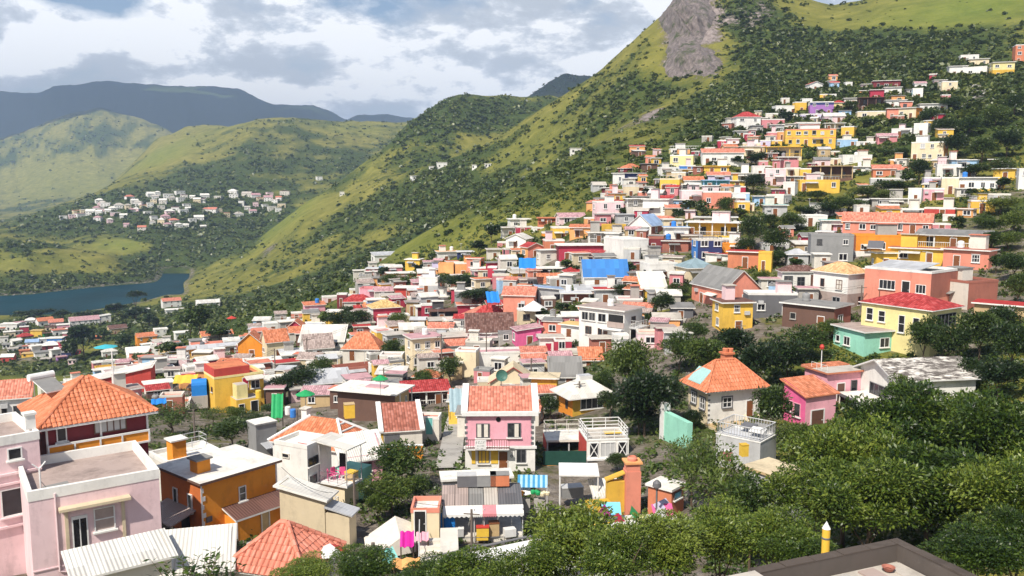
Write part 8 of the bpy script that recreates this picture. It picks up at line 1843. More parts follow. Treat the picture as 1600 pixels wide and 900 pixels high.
# garden trees, middle distance
MID = [
 (985, 575, 48, 52, 'mid'), (1010, 625, 60, 55, 'dark'), (955, 630, 26, 26, 'dark'), (1045, 620, 40, 44, 'dark'), (945, 600, 26, 24, 'mid'),
 (1065, 548, 38, 34, 'mid'), (1110, 560, 44, 38, 'mid'), (1150, 540, 40, 36, 'dark'), (1190, 570, 50, 48, 'dark'), (1235, 560, 44, 40, 'dark'), (1265, 535, 40, 30, 'mid'), (1300, 515, 30, 18, 'mid'), (1090, 520, 26, 20, 'mid'),
 (1212, 640, 40, 50, 'dark'), (1175, 610, 24, 24, 'dark'), (1245, 690, 36, 34, 'mid'), (1085, 655, 22, 18, 'dark'),
 (1450, 525, 34, 40, 'mid'), (1490, 540, 40, 40, 'dark'), (1540, 520, 46, 44, 'dark'), (1590, 540, 44, 50, 'dark'), (1570, 590, 50, 36, 'dark'), (1520, 580, 34, 26, 'dark'), (1415, 615, 30, 34, 'lime'), (1595, 450, 24, 30, 'mid'), (1500, 430, 26, 12, 'mid'), (1570, 500, 40, 30, 'dark'),
 (620, 730, 58, 40, 'mid'), (610, 770, 46, 36, 'lime'), (590, 790, 30, 24, 'lime'), (650, 765, 28, 26, 'mid'), (575, 770, 22, 26, 'lime'),
 (358, 675, 44, 26, 'dark'), (395, 660, 26, 20, 'sparse'), (262, 655, 46, 22, 'sparse'), (235, 635, 26, 14, 'mid'), (330, 650, 26, 14, 'sparse'), (365, 645, 20, 12, 'lime'),
 (470, 592, 44, 24, 'dark'), (440, 605, 28, 22, 'dark'), (500, 575, 26, 18, 'mid'), (425, 640, 24, 10, 'mid'),
 (703, 578, 25, 26, 'mid'), (662, 588, 20, 16, 'lime'), (552, 548, 20, 16, 'mid'), (612, 545, 22, 18, 'mid'), (648, 560, 14, 14, 'dark'), (660, 600, 20, 14, 'mid'), (860, 635, 22, 22, 'dark'), (965, 722, 22, 16, 'dark'), (1000, 650, 40, 30, 'dark'),
 (620, 502, 20, 16, 'mid'), (722, 442, 42, 16, 'dark'), (745, 462, 40, 14, 'dark'), (690, 438, 20, 14, 'mid'), (560, 500, 26, 20, 'dark'), (528, 500, 24, 18, 'dark'), (545, 488, 22, 12, 'dark'), (510, 498, 18, 14, 'mid'), (410, 600, 24, 14, 'dark'),
 (768, 362, 16, 18, 'dark'), (750, 385, 18, 14, 'dark'), (785, 352, 10, 10, 'mid'), (675, 402, 8, 10, 'dark'), (655, 420, 12, 10, 'dark'), (628, 415, 14, 8, 'dark'), (598, 425, 10, 12, 'dark'), (610, 438, 22, 12, 'mid'), (635, 440, 14, 12, 'mid'),
 (885, 412, 14, 10, 'mid'), (812, 402, 10, 8, 'dark'), (878, 480, 16, 10, 'dark'), (905, 482, 20, 8, 'mid'), (850, 488, 14, 10, 'dark'), (850, 372, 9, 6, 'mid'), (975, 455, 22, 14, 'mid'), (985, 420, 14, 14, 'dark'), (900, 420, 10, 8, 'dark'),
 (1035, 475, 26, 24, 'dark'), (1060, 455, 22, 16, 'mid'), (1020, 500, 18, 16, 'dark'), (1122, 425, 16, 12, 'mid'), (1150, 430, 14, 14, 'dark'), (1190, 432, 20, 12, 'lime'), (1165, 445, 12, 8, 'lime'),
 (1180, 360, 28, 30, 'dark'), (1215, 375, 28, 26, 'dark'), (1165, 385, 22, 18, 'dark'), (1240, 345, 28, 16, 'mid'), (1215, 402, 22, 14, 'mid'), (1262, 330, 26, 12, 'dark'), (1205, 345, 20, 14, 'dark'), (1240, 395, 16, 10, 'lime'), (1245, 410, 18, 9, 'mid'),
 (1075, 322, 18, 14, 'dark'), (1098, 325, 16, 18, 'dark'), (1135, 322, 20, 18, 'mid'), (1060, 335, 14, 14, 'dark'), (1160, 330, 16, 10, 'mid'), (1118, 335, 12, 12, 'dark'),
 (1180, 285, 24, 18, 'dark'), (1160, 268, 14, 8, 'mid'), (1183, 247, 22, 14, 'dark'), (1155, 250, 14, 10, 'dark'), (1215, 240, 14, 8, 'dark'), (1230, 182, 14, 12, 'dark'), (1275, 220, 10, 9, 'mid'), (1265, 245, 12, 10, 'dark'), (1330, 165, 14, 11, 'dark'),
 (1440, 265, 22, 22, 'dark'), (1420, 275, 18, 18, 'dark'), (1400, 292, 36, 14, 'mid'), (1360, 300, 34, 12, 'mid'), (1330, 318, 32, 14, 'mid'), (1300, 325, 28, 14, 'dark'), (1280, 305, 22, 10, 'dark'), (1385, 305, 24, 12, 'lime'), (1570, 318, 34, 16, 'lime'), (1550, 350, 26, 18, 'lime'), (1590, 345, 30, 22, 'lime'), (1540, 345, 22, 12, 'dark'), (1555, 375, 26, 18, 'dark'), (1580, 375, 30, 16, 'lime'), (1500, 345, 16, 10, 'dark'), (1520, 300, 12, 9, 'dark'), (1570, 285, 14, 12, 'dark'), (1590, 415, 30, 24, 'mid'), (1560, 410, 18, 16, 'mid'),
 (1480, 195, 24, 16, 'dark'), (1455, 180, 20, 12, 'mid'), (1500, 225, 30, 22, 'dark'), (1540, 230, 30, 22, 'dark'), (1580, 220, 30, 24, 'dark'), (1570, 260, 30, 18, 'mid'), (1530, 265, 26, 14, 'dark'), (1520, 195, 26, 16, 'mid'), (1560, 180, 26, 18, 'mid'), (1590, 160, 24, 22, 'dark'), (1490, 160, 22, 12, 'mid'), (1410, 238, 20, 9, 'mid'), (1385, 235, 16, 8, 'mid'), (1360, 190, 16, 8, 'dark'), (1345, 205, 12, 6, 'lime'),
 (1010, 300, 12, 9, 'dark'), (985, 312, 14, 8, 'mid'), (1050, 282, 12, 8, 'mid'), (1055, 250, 8, 8, 'dark'), (972, 330, 12, 10, 'dark'), (1030, 290, 10, 6, 'mid'),
]
for (px, py, rx, ry, k) in MID:
    tree(px, py, rx, ry, kind=k if rx > 19 else ('fardark' if k == 'dark' else 'lime' if k == 'lime' else 'far'))
# big dark trees above the lake and the lower town
for a in [(308, 498, 30, 26, 'fardark'), (295, 505, 22, 20, 'fardark'), (125, 528, 30, 30, 'fardark'), (108, 545, 20, 22, 'fardark'), (208, 490, 26, 14, 'fardark'), (180, 484, 24, 14, 'fardark'), (230, 500, 20, 14, 'fardark'), (265, 548, 26, 18, 'fardark'), (340, 520, 26, 14, 'fardark'), (300, 548, 16, 12, 'far'), (220, 560, 18, 12, 'fardark'), (185, 535, 22, 16, 'far'), (160, 520, 18, 12, 'far'), (60, 490, 22, 9, 'fardark'), (30, 492, 18, 8, 'fardark'), (95, 490, 18, 8, 'fardark'), (130, 492, 18, 7, 'fardark'), (55, 480, 5, 9, 'fardark'), (150, 490, 14, 7, 'fardark')]:
    tree(*a[:4], kind=a[4])
fl = tree(209, 462, 18, 11, d=560, kind='flat', label='tall flat-topped tree standing before the lake'); 
# ---------------------------------------------------------------- far village, lower town, sheds, small things
def tiny_mesh(w_, d_, h_, roof, wc, rc, rh, seed):
    rg = random.Random(seed); b = MB()
    b.box(-w_ / 2, w_ / 2, -d_ / 2, d_ / 2, -2.5, h_, 0, 'd')
    n = max(2, int(w_ / 3.2))
    for s_ in range(max(1, int(h_ / 2.8))):
        for k in range(n):
            if rg.random() < .8:
                x = -w_ / 2 + (k + .5) * w_ / n; b.box(x - .55, x + .55, -d_ / 2 - .05, -d_ / 2 - .002, .8 + s_ * 2.8, 2.1 + s_ * 2.8, 2, 'b')
    if roof == 'flat':
        b.box(-w_ / 2 - .3, w_ / 2 + .3, -d_ / 2 - .3, d_ / 2 + .3, h_ + .003, h_ + .3, 1)
    else:
        for pl in roof_planes(roof, w_, d_, h_, rh, .4): b.sheet(pl, .15, 1)
        if roof == 'gable':
            for sg in (1, -1):
                pts = [(sg * w_ / 2, -d_ / 2, h_), (sg * w_ / 2, d_ / 2, h_), (sg * w_ / 2, 0, h_ + rh - .03)]; b.poly(pts if sg > 0 else pts[::-1], 0)
    return b.mesh('house_shell', [wallmat(wc), (tilemat if rc in TILED else deckmat)(rc), plain('black', .5)])
def tiny(name, px, py, wpx, hpx, wc, rc, roof, cat, group, th=None, label=None):
    y = hit(px, py, 300)
    if not y == y: return
    P = at(px, py, y); m = mpp(y, P.z); w_, h_ = wpx * m, hpx * m
    o = link(name, tiny_mesh(w_, w_ * .7, h_, roof, wc, rc, w_ * .2, int(px * 7 + py)))
    o.location = (P.x, P.y + w_ * .35, P.z); o.rotation_euler = (0, 0, -math.atan2(P.x, P.y) + R(random.uniform(-25, 25) if th is None else th))
    cw = {'palepink': 'pale pink', 'paleyellow': 'pale yellow', 'offwhite': 'off-white', 'lightblue': 'light blue'}.get(wc, wc); rw = {'whiteroof': 'white', 'salmonroof': 'salmon', 'terracotta': 'terracotta', 'redroof': 'red', 'mauve': 'mauve', 'deck': 'grey', 'rust': 'orange', 'blueslate': 'blue', 'tanroof': 'tan', 'tealroof': 'teal', 'greyroof': 'dark grey', 'brownroof': 'brown'}.get(rc, rc)
    tag(o, label or '%s %s with %s %sroof' % (cw, cat, rw, '' if roof == 'flat' else roof.replace('hip', 'hipped').replace('gablef', 'gable') + ' '), cat, group, None, (px, py - hpx / 2))
VIL = [(97, 340), (110, 338), (118, 331), (125, 336), (132, 329), (140, 333), (148, 328), (155, 334), (150, 343), (160, 328), (152, 314), (158, 318), (165, 321), (168, 330), (176, 326), (178, 334), (184, 324), (172, 346), (190, 338), (198, 324), (205, 329), (212, 328), (200, 308), (208, 316), (216, 320), (224, 322), (232, 320), (228, 332), (240, 314), (242, 310), (236, 304), (244, 304), (240, 341), (238, 348), (250, 324), (255, 316), (258, 341), (262, 333), (263, 306), (270, 310), (275, 325), (280, 301), (282, 312), (283, 331), (286, 308), (290, 321), (292, 326), (262, 352), (278, 352), (290, 352), (300, 309), (306, 313), (312, 313), (318, 306), (322, 328), (330, 330), (338, 328), (341, 309), (355, 336), (362, 302), (366, 306), (370, 335), (378, 318), (384, 304), (386, 326), (392, 332), (398, 306), (404, 311), (412, 322), (418, 311), (420, 302), (428, 314), (434, 312), (440, 322), (446, 302), (422, 326), (435, 327), (398, 320), (300, 345), (310, 340), (196, 352), (222, 358), (316, 355), (268, 345), (250, 346)]
rv = random.Random(3)
for k, (px, py) in enumerate(VIL):
    wc = rv.choice(['white', 'white', 'white', 'offwhite', 'palepink', 'cream', 'white']); rc = rv.choice(['whiteroof', 'whiteroof', 'whiteroof', 'salmonroof', 'deck', 'mauve'])
    tiny('village_house', px + rv.uniform(-2, 2), py + 4, rv.uniform(8, 15), rv.uniform(5, 8), wc, rc, rv.choice(['flat', 'flat', 'hip', 'gable']), 'house', 'houses of the far hillside village')
for (px, py, w_) in [(498, 276 + 6, 9), (648, 281, 13), (676, 266, 12), (690, 262, 16), (742, 264, 8), (762, 262, 10), (534, 306, 7), (900, 240, 18)]:
    tiny('village_house', px, py, w_, 6 if w_ < 16 else 8, 'white', 'whiteroof', 'flat', 'house', 'lone houses on the middle hill', label='small lone white house on the green hillside')
# the lower town beside the lake
LOW = [(12, 517, 26, 10, 'white', 'whiteroof', 'flat'), (28, 513, 14, 9, 'white', 'mauve', 'flat'), (36, 520, 12, 9, 'crimson', 'whiteroof', 'flat'), (46, 508, 16, 8, 'white', 'whiteroof', 'hip'), (66, 510, 22, 9, 'white', 'rust', 'gable'), (84, 512, 20, 9, 'palepink', 'salmonroof', 'gable'), (96, 518, 18, 10, 'pink', 'whiteroof', 'flat'), (90, 525, 22, 9, 'white', 'salmonroof', 'flat'), (56, 529, 17, 12, 'yellow', 'tanroof', 'flat'), (12, 528, 16, 9, 'cream', 'whiteroof', 'flat'), (4, 536, 12, 9, 'white', 'deck', 'flat'), (22, 540, 14, 8, 'white', 'whiteroof', 'gable'), (36, 533, 20, 8, 'brick', 'redroof', 'hip'), (48, 543, 18, 9, 'white', 'blueslate', 'gable'), (68, 538, 20, 8, 'white', 'whiteroof', 'flat'), (84, 538, 22, 9, 'blue', 'whiteroof', 'flat'), (76, 548, 24, 9, 'wine', 'whiteroof', 'hip'), (98, 545, 16, 11, 'crimson', 'deck', 'flat'), (54, 552, 18, 11, 'white', 'whiteroof', 'flat'), (36, 556, 14, 8, 'salmon', 'rust', 'flat'), (18, 552, 14, 7, 'white', 'deck', 'flat'), (42, 559, 18, 6, 'yellow', 'tanroof', 'flat'), (62, 560, 22, 9, 'white', 'greyroof', 'flat'), (84, 560, 14, 13, 'white', 'whiteroof', 'flat'), (10, 567, 18, 10, 'red', 'whiteroof', 'gable'), (94, 566, 14, 8, 'violet', 'mauve', 'flat'), (104, 560, 16, 9, 'navy', 'greyroof', 'flat'), (112, 570, 12, 7, 'palepink', 'deck', 'flat'), (118, 555, 12, 7, 'crimson', 'brownroof', 'flat'), (26, 525, 12, 7, 'offwhite', 'deck', 'flat'), (2, 520, 8, 7, 'offwhite', 'rust', 'flat'), (104, 530, 14, 9, 'rose', 'whiteroof', 'flat'), (72, 528, 12, 7, 'green', 'brownroof', 'flat'), (30, 548, 12, 7, 'slate', 'greyroof', 'hip'), (100, 553, 14, 8, 'white', 'redroof', 'gable'), (70, 568, 14, 7, 'slate', 'deck', 'flat'), (148, 532, 14, 5, 'rust', 'rust', 'hip'), (40, 548, 10, 7, 'white', 'salmonroof', 'flat'), (108, 522, 12, 8, 'white', 'whiteroof', 'flat'), (76, 518, 14, 7, 'cream', 'brownroof', 'flat'), (8, 545, 10, 7, 'white', 'greyroof', 'gable'), (90, 552, 12, 7, 'white', 'whiteroof', 'gable')]
for a in LOW:
    tiny('cottage', *a, 'cottage', 'cottages of the lower town by the lake')
# small sheds between the houses
rs2 = random.Random(21)
foot = [(h.root.location.x, h.root.location.y, max(h.W, h.D) * .5) for h in HOUSES]
treesp = [(t[0].location.x, t[0].location.y) for t in THINGS if t[2] == 'tree']
def free(x, y, r):
    return all((x - a) ** 2 + (y - b_) ** 2 > (r + c) ** 2 for a, b_, c in foot)
cand = 0
zones = [(560, 900, 420, 600, 95), (380, 620, 500, 640, 46), (150, 420, 540, 650, 40), (780, 1060, 400, 560, 44), (930, 1160, 290, 400, 36), (1100, 1300, 180, 290, 34), (640, 880, 600, 700, 10), (1200, 1420, 330, 480, 12), (1290, 1480, 125, 225, 16), (1340, 1560, 255, 345, 16), (990, 1100, 235, 310, 12)]
for (xa, xb, ya, yb_, n_) in zones:
    got = tries = 0
    while got < n_ and tries < n_ * 14:
        tries += 1
        px, py = rs2.uniform(xa, xb), rs2.uniform(ya, yb_)
        y = hit(px, py, 60)
        if not y == y or y > 420: continue
        P = at(px, py, y); m = mpp(y, P.z)
        w_ = rs2.uniform(2.6, 5.5); h_ = rs2.uniform(1.9, 3.0)
        if not free(P.x, P.y, w_ * .42): continue
        if any((P.x - a) ** 2 + (P.y - b_) ** 2 < 6 for a, b_ in treesp): continue
        foot.append((P.x, P.y, w_ * .5)); got += 1
        wc = rs2.choice(['white', 'offwhite', 'offwhite', 'beige', 'palepink', 'cream', 'lightgrey', 'brick', 'crimson', 'salmon', 'yellow', 'concrete', 'brown', 'peach', 'tan', 'rose', 'lightblue']); rc = rs2.choice(['whiteroof', 'whiteroof', 'tin', 'greyroof', 'salmonroof', 'redroof', 'rust', 'deck', 'mauve', 'taupe'])
        make_house(px - w_ / m / 2, px + w_ / m / 2, py, py - h_ / m, rs2.choice([-20, -10, 5, 12, 20]), rs2.uniform(.6, .9), wc, rs2.choice(['slab', 'flat', 'shedf', 'gable', 'slab']), rc, d=y, nwin=1, cat='shed', name='shed', over=.25, group='sheds between the houses', doors=1 if got % 2 else 0, trim=rs2.choice(['white', 'white', 'offwhite', 'grey']))
# water tanks on roofs
def tank_proto(c, cap):
    r = empty('water_tank', (0, 0, 0)); b = MB(); b.lathe([(.55, 0), (.58, .1), (.55, .4), (.58, .75), (.55, 1.0), (.4, 1.15), (.15, 1.22)], 14, 0); b.build('body', plain(c, .4), r)
    b = MB(); b.lathe([(.16, 1.2), (.16, 1.3), (0, 1.31)], 10, 0); b.build('cap', plain(cap, .4), r); return r
protos = {}
rt_ = random.Random(8); flat_h = [h for h in HOUSES if 100 < h.y < 260 and h.W > 5 and h.root.name.startswith('house') and any(c.name.startswith('roof') and len(c.data.polygons) <= 20 for c in h.root.children)]
rt_.shuffle(flat_h)
names = {}
for k, h in enumerate(flat_h[:38]):
    c = ('white', 'slate', 'white', 'grey', 'white', 'grey', 'blue', 'white')[k % 8]; key = c
    pos = h.root.matrix_basis @ Vector((h.W * rt_.uniform(-.3, .3), h.D * rt_.uniform(0, .3), h.H + (.21 if any(len(x.data.polygons) == 6 for x in h.root.children if x.name.startswith('roof')) else -.29)))
    if key not in protos: protos[key] = tank_proto(c, 'slate'); o = protos[key]
    else: o = dup(protos[key], (0, 0, 0))
    o.location = pos; o.rotation_euler = (0, 0, k)
    tag(o, {'white': 'white', 'slate': 'black', 'blue': 'blue', 'grey': 'grey'}[c] + ' water tank on a flat roof', 'water tank', 'water tanks on the roofs', None, proj(pos))
# thin roof antennas
ap = None
for k, h in enumerate(flat_h[38:70]):
    pos = h.root.matrix_basis @ Vector((h.W * rt_.uniform(-.4, .4), h.D * rt_.uniform(-.2, .4), h.H))
    if ap is None:
        ap = empty('aerial', (0, 0, 0)); pole_bar('mast', [(0, 0, 0), (0, 0, 2.4)], .035, plain('lightgrey', .5), ap); b = MB(); b.bar((-.7, 0, 2.3), (.7, 0, 2.3), .02, 0, 5)
        for q in range(5): b.bar((-.6 + q * .3, -.3, 2.3), (-.6 + q * .3, .3, 2.3), .015, 0, 5)
        b.build('antenna', plain('lightgrey', .5), ap); o = ap
    else: o = dup(ap, (0, 0, 0))
    o.location = pos; o.rotation_euler = (0, 0, k * 1.3)
    tag(o, 'thin television aerial on a flat roof', 'aerial', 'television aerials on the roofs', None, proj(pos))
# utility poles and wires
polep = []
for (px, base, top, d) in [(555, 838, 742, 66), (584, 905, 848, 40), (1156, 566, 505, 112), (737, 842, 796, 61), (1318, 402, 380, 175), (905, 690, 655, 98), (812, 640, 610, 120), (466, 700, 640, 98), (1000, 705, 640, 96), (690, 652, 612, 120), (305, 700, 640, 88)]:
    P = at(px, base, d); T = at(px, top, d); h_ = T.z - P.z
    r = empty('utility_pole', P, random.uniform(-.3, .3)); pole_bar('pole', [(0, 0, -3), (0, 0, h_)], .10 if d < 70 else .09, plain('taupe', .8, rgb=(.16, .13, .11)), r); pole_bar('crossarm', [(-.6, 0, h_ - .35), (.6, 0, h_ - .35)], .05, plain('taupe', .8, rgb=(.16, .13, .11)), r)
    tag(r, 'wooden utility pole with a short crossarm', 'pole', 'utility poles', None, (px, (base + top) / 2)); polep.append(Vector((P.x, P.y, T.z - .3)))
def wire(a, c, sag):
    b = MB(); pts = [a.lerp(c, k / 10) - Vector((0, 0, sag * 4 * (k / 10) * (1 - k / 10))) for k in range(11)]
    for p, q in zip(pts[:-1], pts[1:]): b.bar(p, q, .018, 0, 4)
    o = b.build('overhead_wire', plain('black', .6)); return o
for i_, (a, c, l_) in enumerate([(polep[0], at(440, 768, 64), 'sagging black wire from the pole to the beige house'), (polep[0], at(690, 790, 62), 'sagging black wire from the pole to the cream hut'), (polep[7], at(438, 690, 92), 'short black wire above the striped terracotta roof'), (at(440, 730, 64), at(520, 770, 61), 'thin black wire over the beige roof')]):
    o = wire(a, c, .5); tag(o, l_, 'wire', None, None, proj(a.lerp(c, .5)))
# parasols, canopies and signs
def canopy(px, py, d, r, c, label, hgt=.6, name='parasol', pole=2.2):
    e = empty(name, at(px, py, d), random.random()); b = MB()
    for k in range(8):
        a_, c_ = 2 * math.pi * k / 8, 2 * math.pi * (k + 1) / 8
        b.poly([(r * math.cos(a_), r * math.sin(a_), 0), (r * math.cos(c_), r * math.sin(c_), 0), (0, 0, hgt)], 0); b.poly([(0, 0, hgt - .05), (r * math.cos(c_), r * math.sin(c_), -.04), (r * math.cos(a_), r * math.sin(a_), -.04)], 0)
    b.build('canopy', plain(c, .7, 'canvas'), e); pole_bar('pole', [(0, 0, -pole), (0, 0, hgt)], .04, plain('lightgrey', .5), e); tag(e, label, 'parasol', None, None, (px, py))
canopy(594, 592, 113, 1.1, 'green', 'dark green parasol on the wide white roof'); canopy(477, 616, 103, 1.2, 'green', 'bright green parasol among plants above the striped roof'); canopy(834, 483, 158, 2.6, 'white', 'white canopy tent beside the salmon house', 1.6, 'canopy_tent'); canopy(165, 542, 330, 4.4, 'cyan', 'teal canopy among the bushes', 1.0); canopy(362, 497, 290, 1.7, 'red', 'red round canopy on a tall pole', .8, 'parasol', 5.0); canopy(820, 768, 70, .8, 'white', 'white parasol in front of the blue striped stall', .5)
def tarp(px, py, d, w_, h_, c, label, rz=0, tilt=.5):
    e = empty('tarpaulin', at(px, py, d), rz); b = MB(); n_ = 6
    for q in range(n_):
        u0, u1 = -w_ / 2 + w_ * q / n_, -w_ / 2 + w_ * (q + 1) / n_; z0, z1 = .08 * math.sin(q * 2.3), .08 * math.sin((q + 1) * 2.3)
        b.sheet([(u0, -h_ / 2, z0 - tilt), (u1, -h_ / 2, z1 - tilt), (u1, h_ / 2, z1 + tilt), (u0, h_ / 2, z0 + tilt)], .03, 0)
    b.build('sheet', plain(c, .5, 'tarp'), e)
    b = MB()
    for sx in (-1, 1): b.bar((sx * w_ * .45, 0, -2.5), (sx * w_ * .45, 0, -.05), .05, 0, 6)
    b.build('prop', M_BARK, e); tag(e, label, 'tarpaulin', None, None, (px, py))
tarp(824, 411, 172, 3.4, 2.4, 'blueroof', 'bright blue roof sheet beside the yellow house', 0, .9); tarp(770, 464, 160, 2.4, 2.2, 'blueroof', 'bright blue sheet on the rose pink roof', .2, .9); tarp(572, 462, 225, 4.0, 2.2, 'blueroof', 'blue roof sheet near the blank pink house', 0, .4); tarp(712, 625, 105, 1.6, 2.2, 'blueg', 'slate blue sheet hanging behind the pink house', .1, 1.2); tarp(433, 634, 97, 1.3, 2.4, 'green', 'green sheet standing on the roof edge', .2, 1.1); tarp(248, 627, 120, 2.0, 1.6, 'blueroof', 'blue panel on the rust red flat roof', .4, .2)
tarp(290, 592, 138, 3.6, 2.6, 'yellow', 'yellow awning sheet beside the blue covered tank', .2, .4)
# rooftop solar panel
e = empty('solar_collector', at(1368, 388, 152), -.5); b = MB(); b.sheet([(-1.3, -.9, .1), (1.3, -.9, .1), (1.3, .9, 1.3), (-1.3, .9, 1.3)], .1, 0, 1); b.build('panel', [plain('slate', .2), plain('white', .5)], e); pole_bar('leg', [(-.9, .5, -.6), (-.9, .5, 1.0)], .05, plain('grey', .5), e); pole_bar('leg', [(.9, .5, -.6), (.9, .5, 1.0)], .05, plain('grey', .5), e); tag(e, 'tilted dark solar panel beside the big orange house', 'solar panel', None, None, (1368, 385))
# junk heap and sheets by the cream hut
tb = empty('white_tent', at(622, 838, 62), .25); b = MB(); b.sheet([(-2.4, -1.6, -1.0), (0, -1.6, .55), (0, 1.8, .9), (-2.4, 1.8, -.6)], .05, 0); b.sheet([(0, -1.6, .55), (2.0, -1.6, -.5), (2.0, 1.8, -.1), (0, 1.8, .9)], .05, 0); b.poly([(-2.4, -1.61, -1.05), (2.0, -1.61, -.55), (0, -1.61, .5)], 0); b.box(-2.3, 1.9, -1.5, 1.7, -3.5, -1.1, 0); b.build('cover', plain('offwhite', .7, 'canvas'), tb); tag(tb, 'white sheet tent beside the cream hut', 'tent', None, 'white sheet tent', (622, 825))
tarp(636, 842, 59.5, 1.0, 1.1, 'magenta', 'magenta sheet lying on the white tent', .1, .35); tarp(660, 838, 60, .9, .6, 'pink', 'pink cushion sheet beside the magenta one', .1, .2); tarp(607, 868, 56, 1.1, 1.0, 'tealroof', 'teal sheet below the white tent', .6, .3); tarp(635, 880, 54, 1.8, .9, 'peach', 'orange sheet below the white tent', .1, .15)
for k, (px, py, d, c) in enumerate([(458, 652, 92, 'blue'), (450, 648, 93, 'white'), (404, 622, 96, 'yellow')]):
    e = empty('plastic_drum', at(px, py, d), 0); b = MB(); b.lathe([(.3, 0), (.33, .05), (.33, .85), (.28, .92), (0, .93)], 12, 0); b.build('body', plain(c, .4), e); tag(e, c + ' plastic drum on the roof behind the striped terracotta roof', 'drum')
yt = boxthing('roof_cistern', at(546, 652, 92), .3, (1.1, 1.0, 1.5), 'yellow', 'yellow cistern box on the roof by the striped terracotta roof', 'cistern', 'tan')

# more poles and wires over the roofs
for (a, c) in [((600, 610, 575, 128), (690, 560, 522, 140)), ((760, 560, 520, 140), (868, 520, 482, 150)), ((905, 470, 440, 165), (1000, 450, 424, 165)), ((1048, 420, 394, 178), (1142, 410, 384, 178)), ((480, 560, 528, 160), (580, 520, 490, 180)), ((350, 600, 562, 145), (430, 580, 545, 150)), ((1230, 470, 436, 138), (1345, 480, 446, 130)), ((1090, 300, 284, 240), (1180, 300, 282, 240)), ((830, 600, 560, 118), (905, 640, 596, 105))]:
    tops = []
    for (px, base, top, d) in (a, c):
        P = at(px, base, d); h_ = at(px, top, d).z - P.z
        r = empty('utility_pole', P, random.uniform(-.5, .5)); pole_bar('pole', [(0, 0, -4), (0, 0, h_)], .10, plain('taupe', .8, rgb=(.16, .13, .11)), r); pole_bar('crossarm', [(-.8, 0, h_ - .35), (.8, 0, h_ - .35)], .06, plain('taupe', .8, rgb=(.16, .13, .11)), r)
        tag(r, 'wooden utility pole with a short crossarm', 'pole', 'utility poles', None, (px, (base + top) / 2)); tops.append(P + Vector((0, 0, h_ - .3)))
    for dz in (0, .35):
        o = wire(tops[0] + Vector((0, 0, dz)), tops[1] + Vector((0, 0, dz)), .9); tag(o, 'thin black wire strung over the roofs', 'wire', 'wires over the roofs', None, proj(tops[0].lerp(tops[1], .5)))
# footpaths worn or paved across the slope
def path(pts, wd, mat, label):
    b = MB(); P = []
    for (px, py) in pts:
        y = hit(px, py, 60); P.append(at(px, py, y))
    Q = []
    for p, q in zip(P[:-1], P[1:]):
        n_ = max(2, int((q - p).length / 2)); Q += [p.lerp(q, k / n_) for k in range(n_)]
    for p, q in zip(Q[:-1], Q[1:]):
        e = (q - p); e.z = 0
        if e.length < .01: continue
        s = Vector((e.y, -e.x, 0)).normalized() * wd
        z = lambda v: (v.x, v.y, ground(v.x, v.y) + .25)
        b.poly([z(p + s), z(q + s), z(q - s), z(p - s)], 0)
    o = b.build('path', mat); o['kind'] = 'structure'; o['label'] = label
path([(1500, 168), (1518, 152), (1528, 132), (1538, 110)], 1.6, deckmat('concrete'), 'pale zigzag footpath below the hilltop villas')
path([(1530, 152), (1550, 138), (1568, 120), (1576, 102)], 1.4, deckmat('concrete'), 'pale footpath beside the zigzag one')
path([(1002, 540), (1030, 524), (1040, 505), (1028, 490)], 3.4, deckmat('concrete'), 'grey paved lane between the white house and the trees')
path([(700, 735), (706, 700), (712, 660), (720, 640)], 1.3, deckmat('concrete'), 'narrow paved lane beside the pink house')
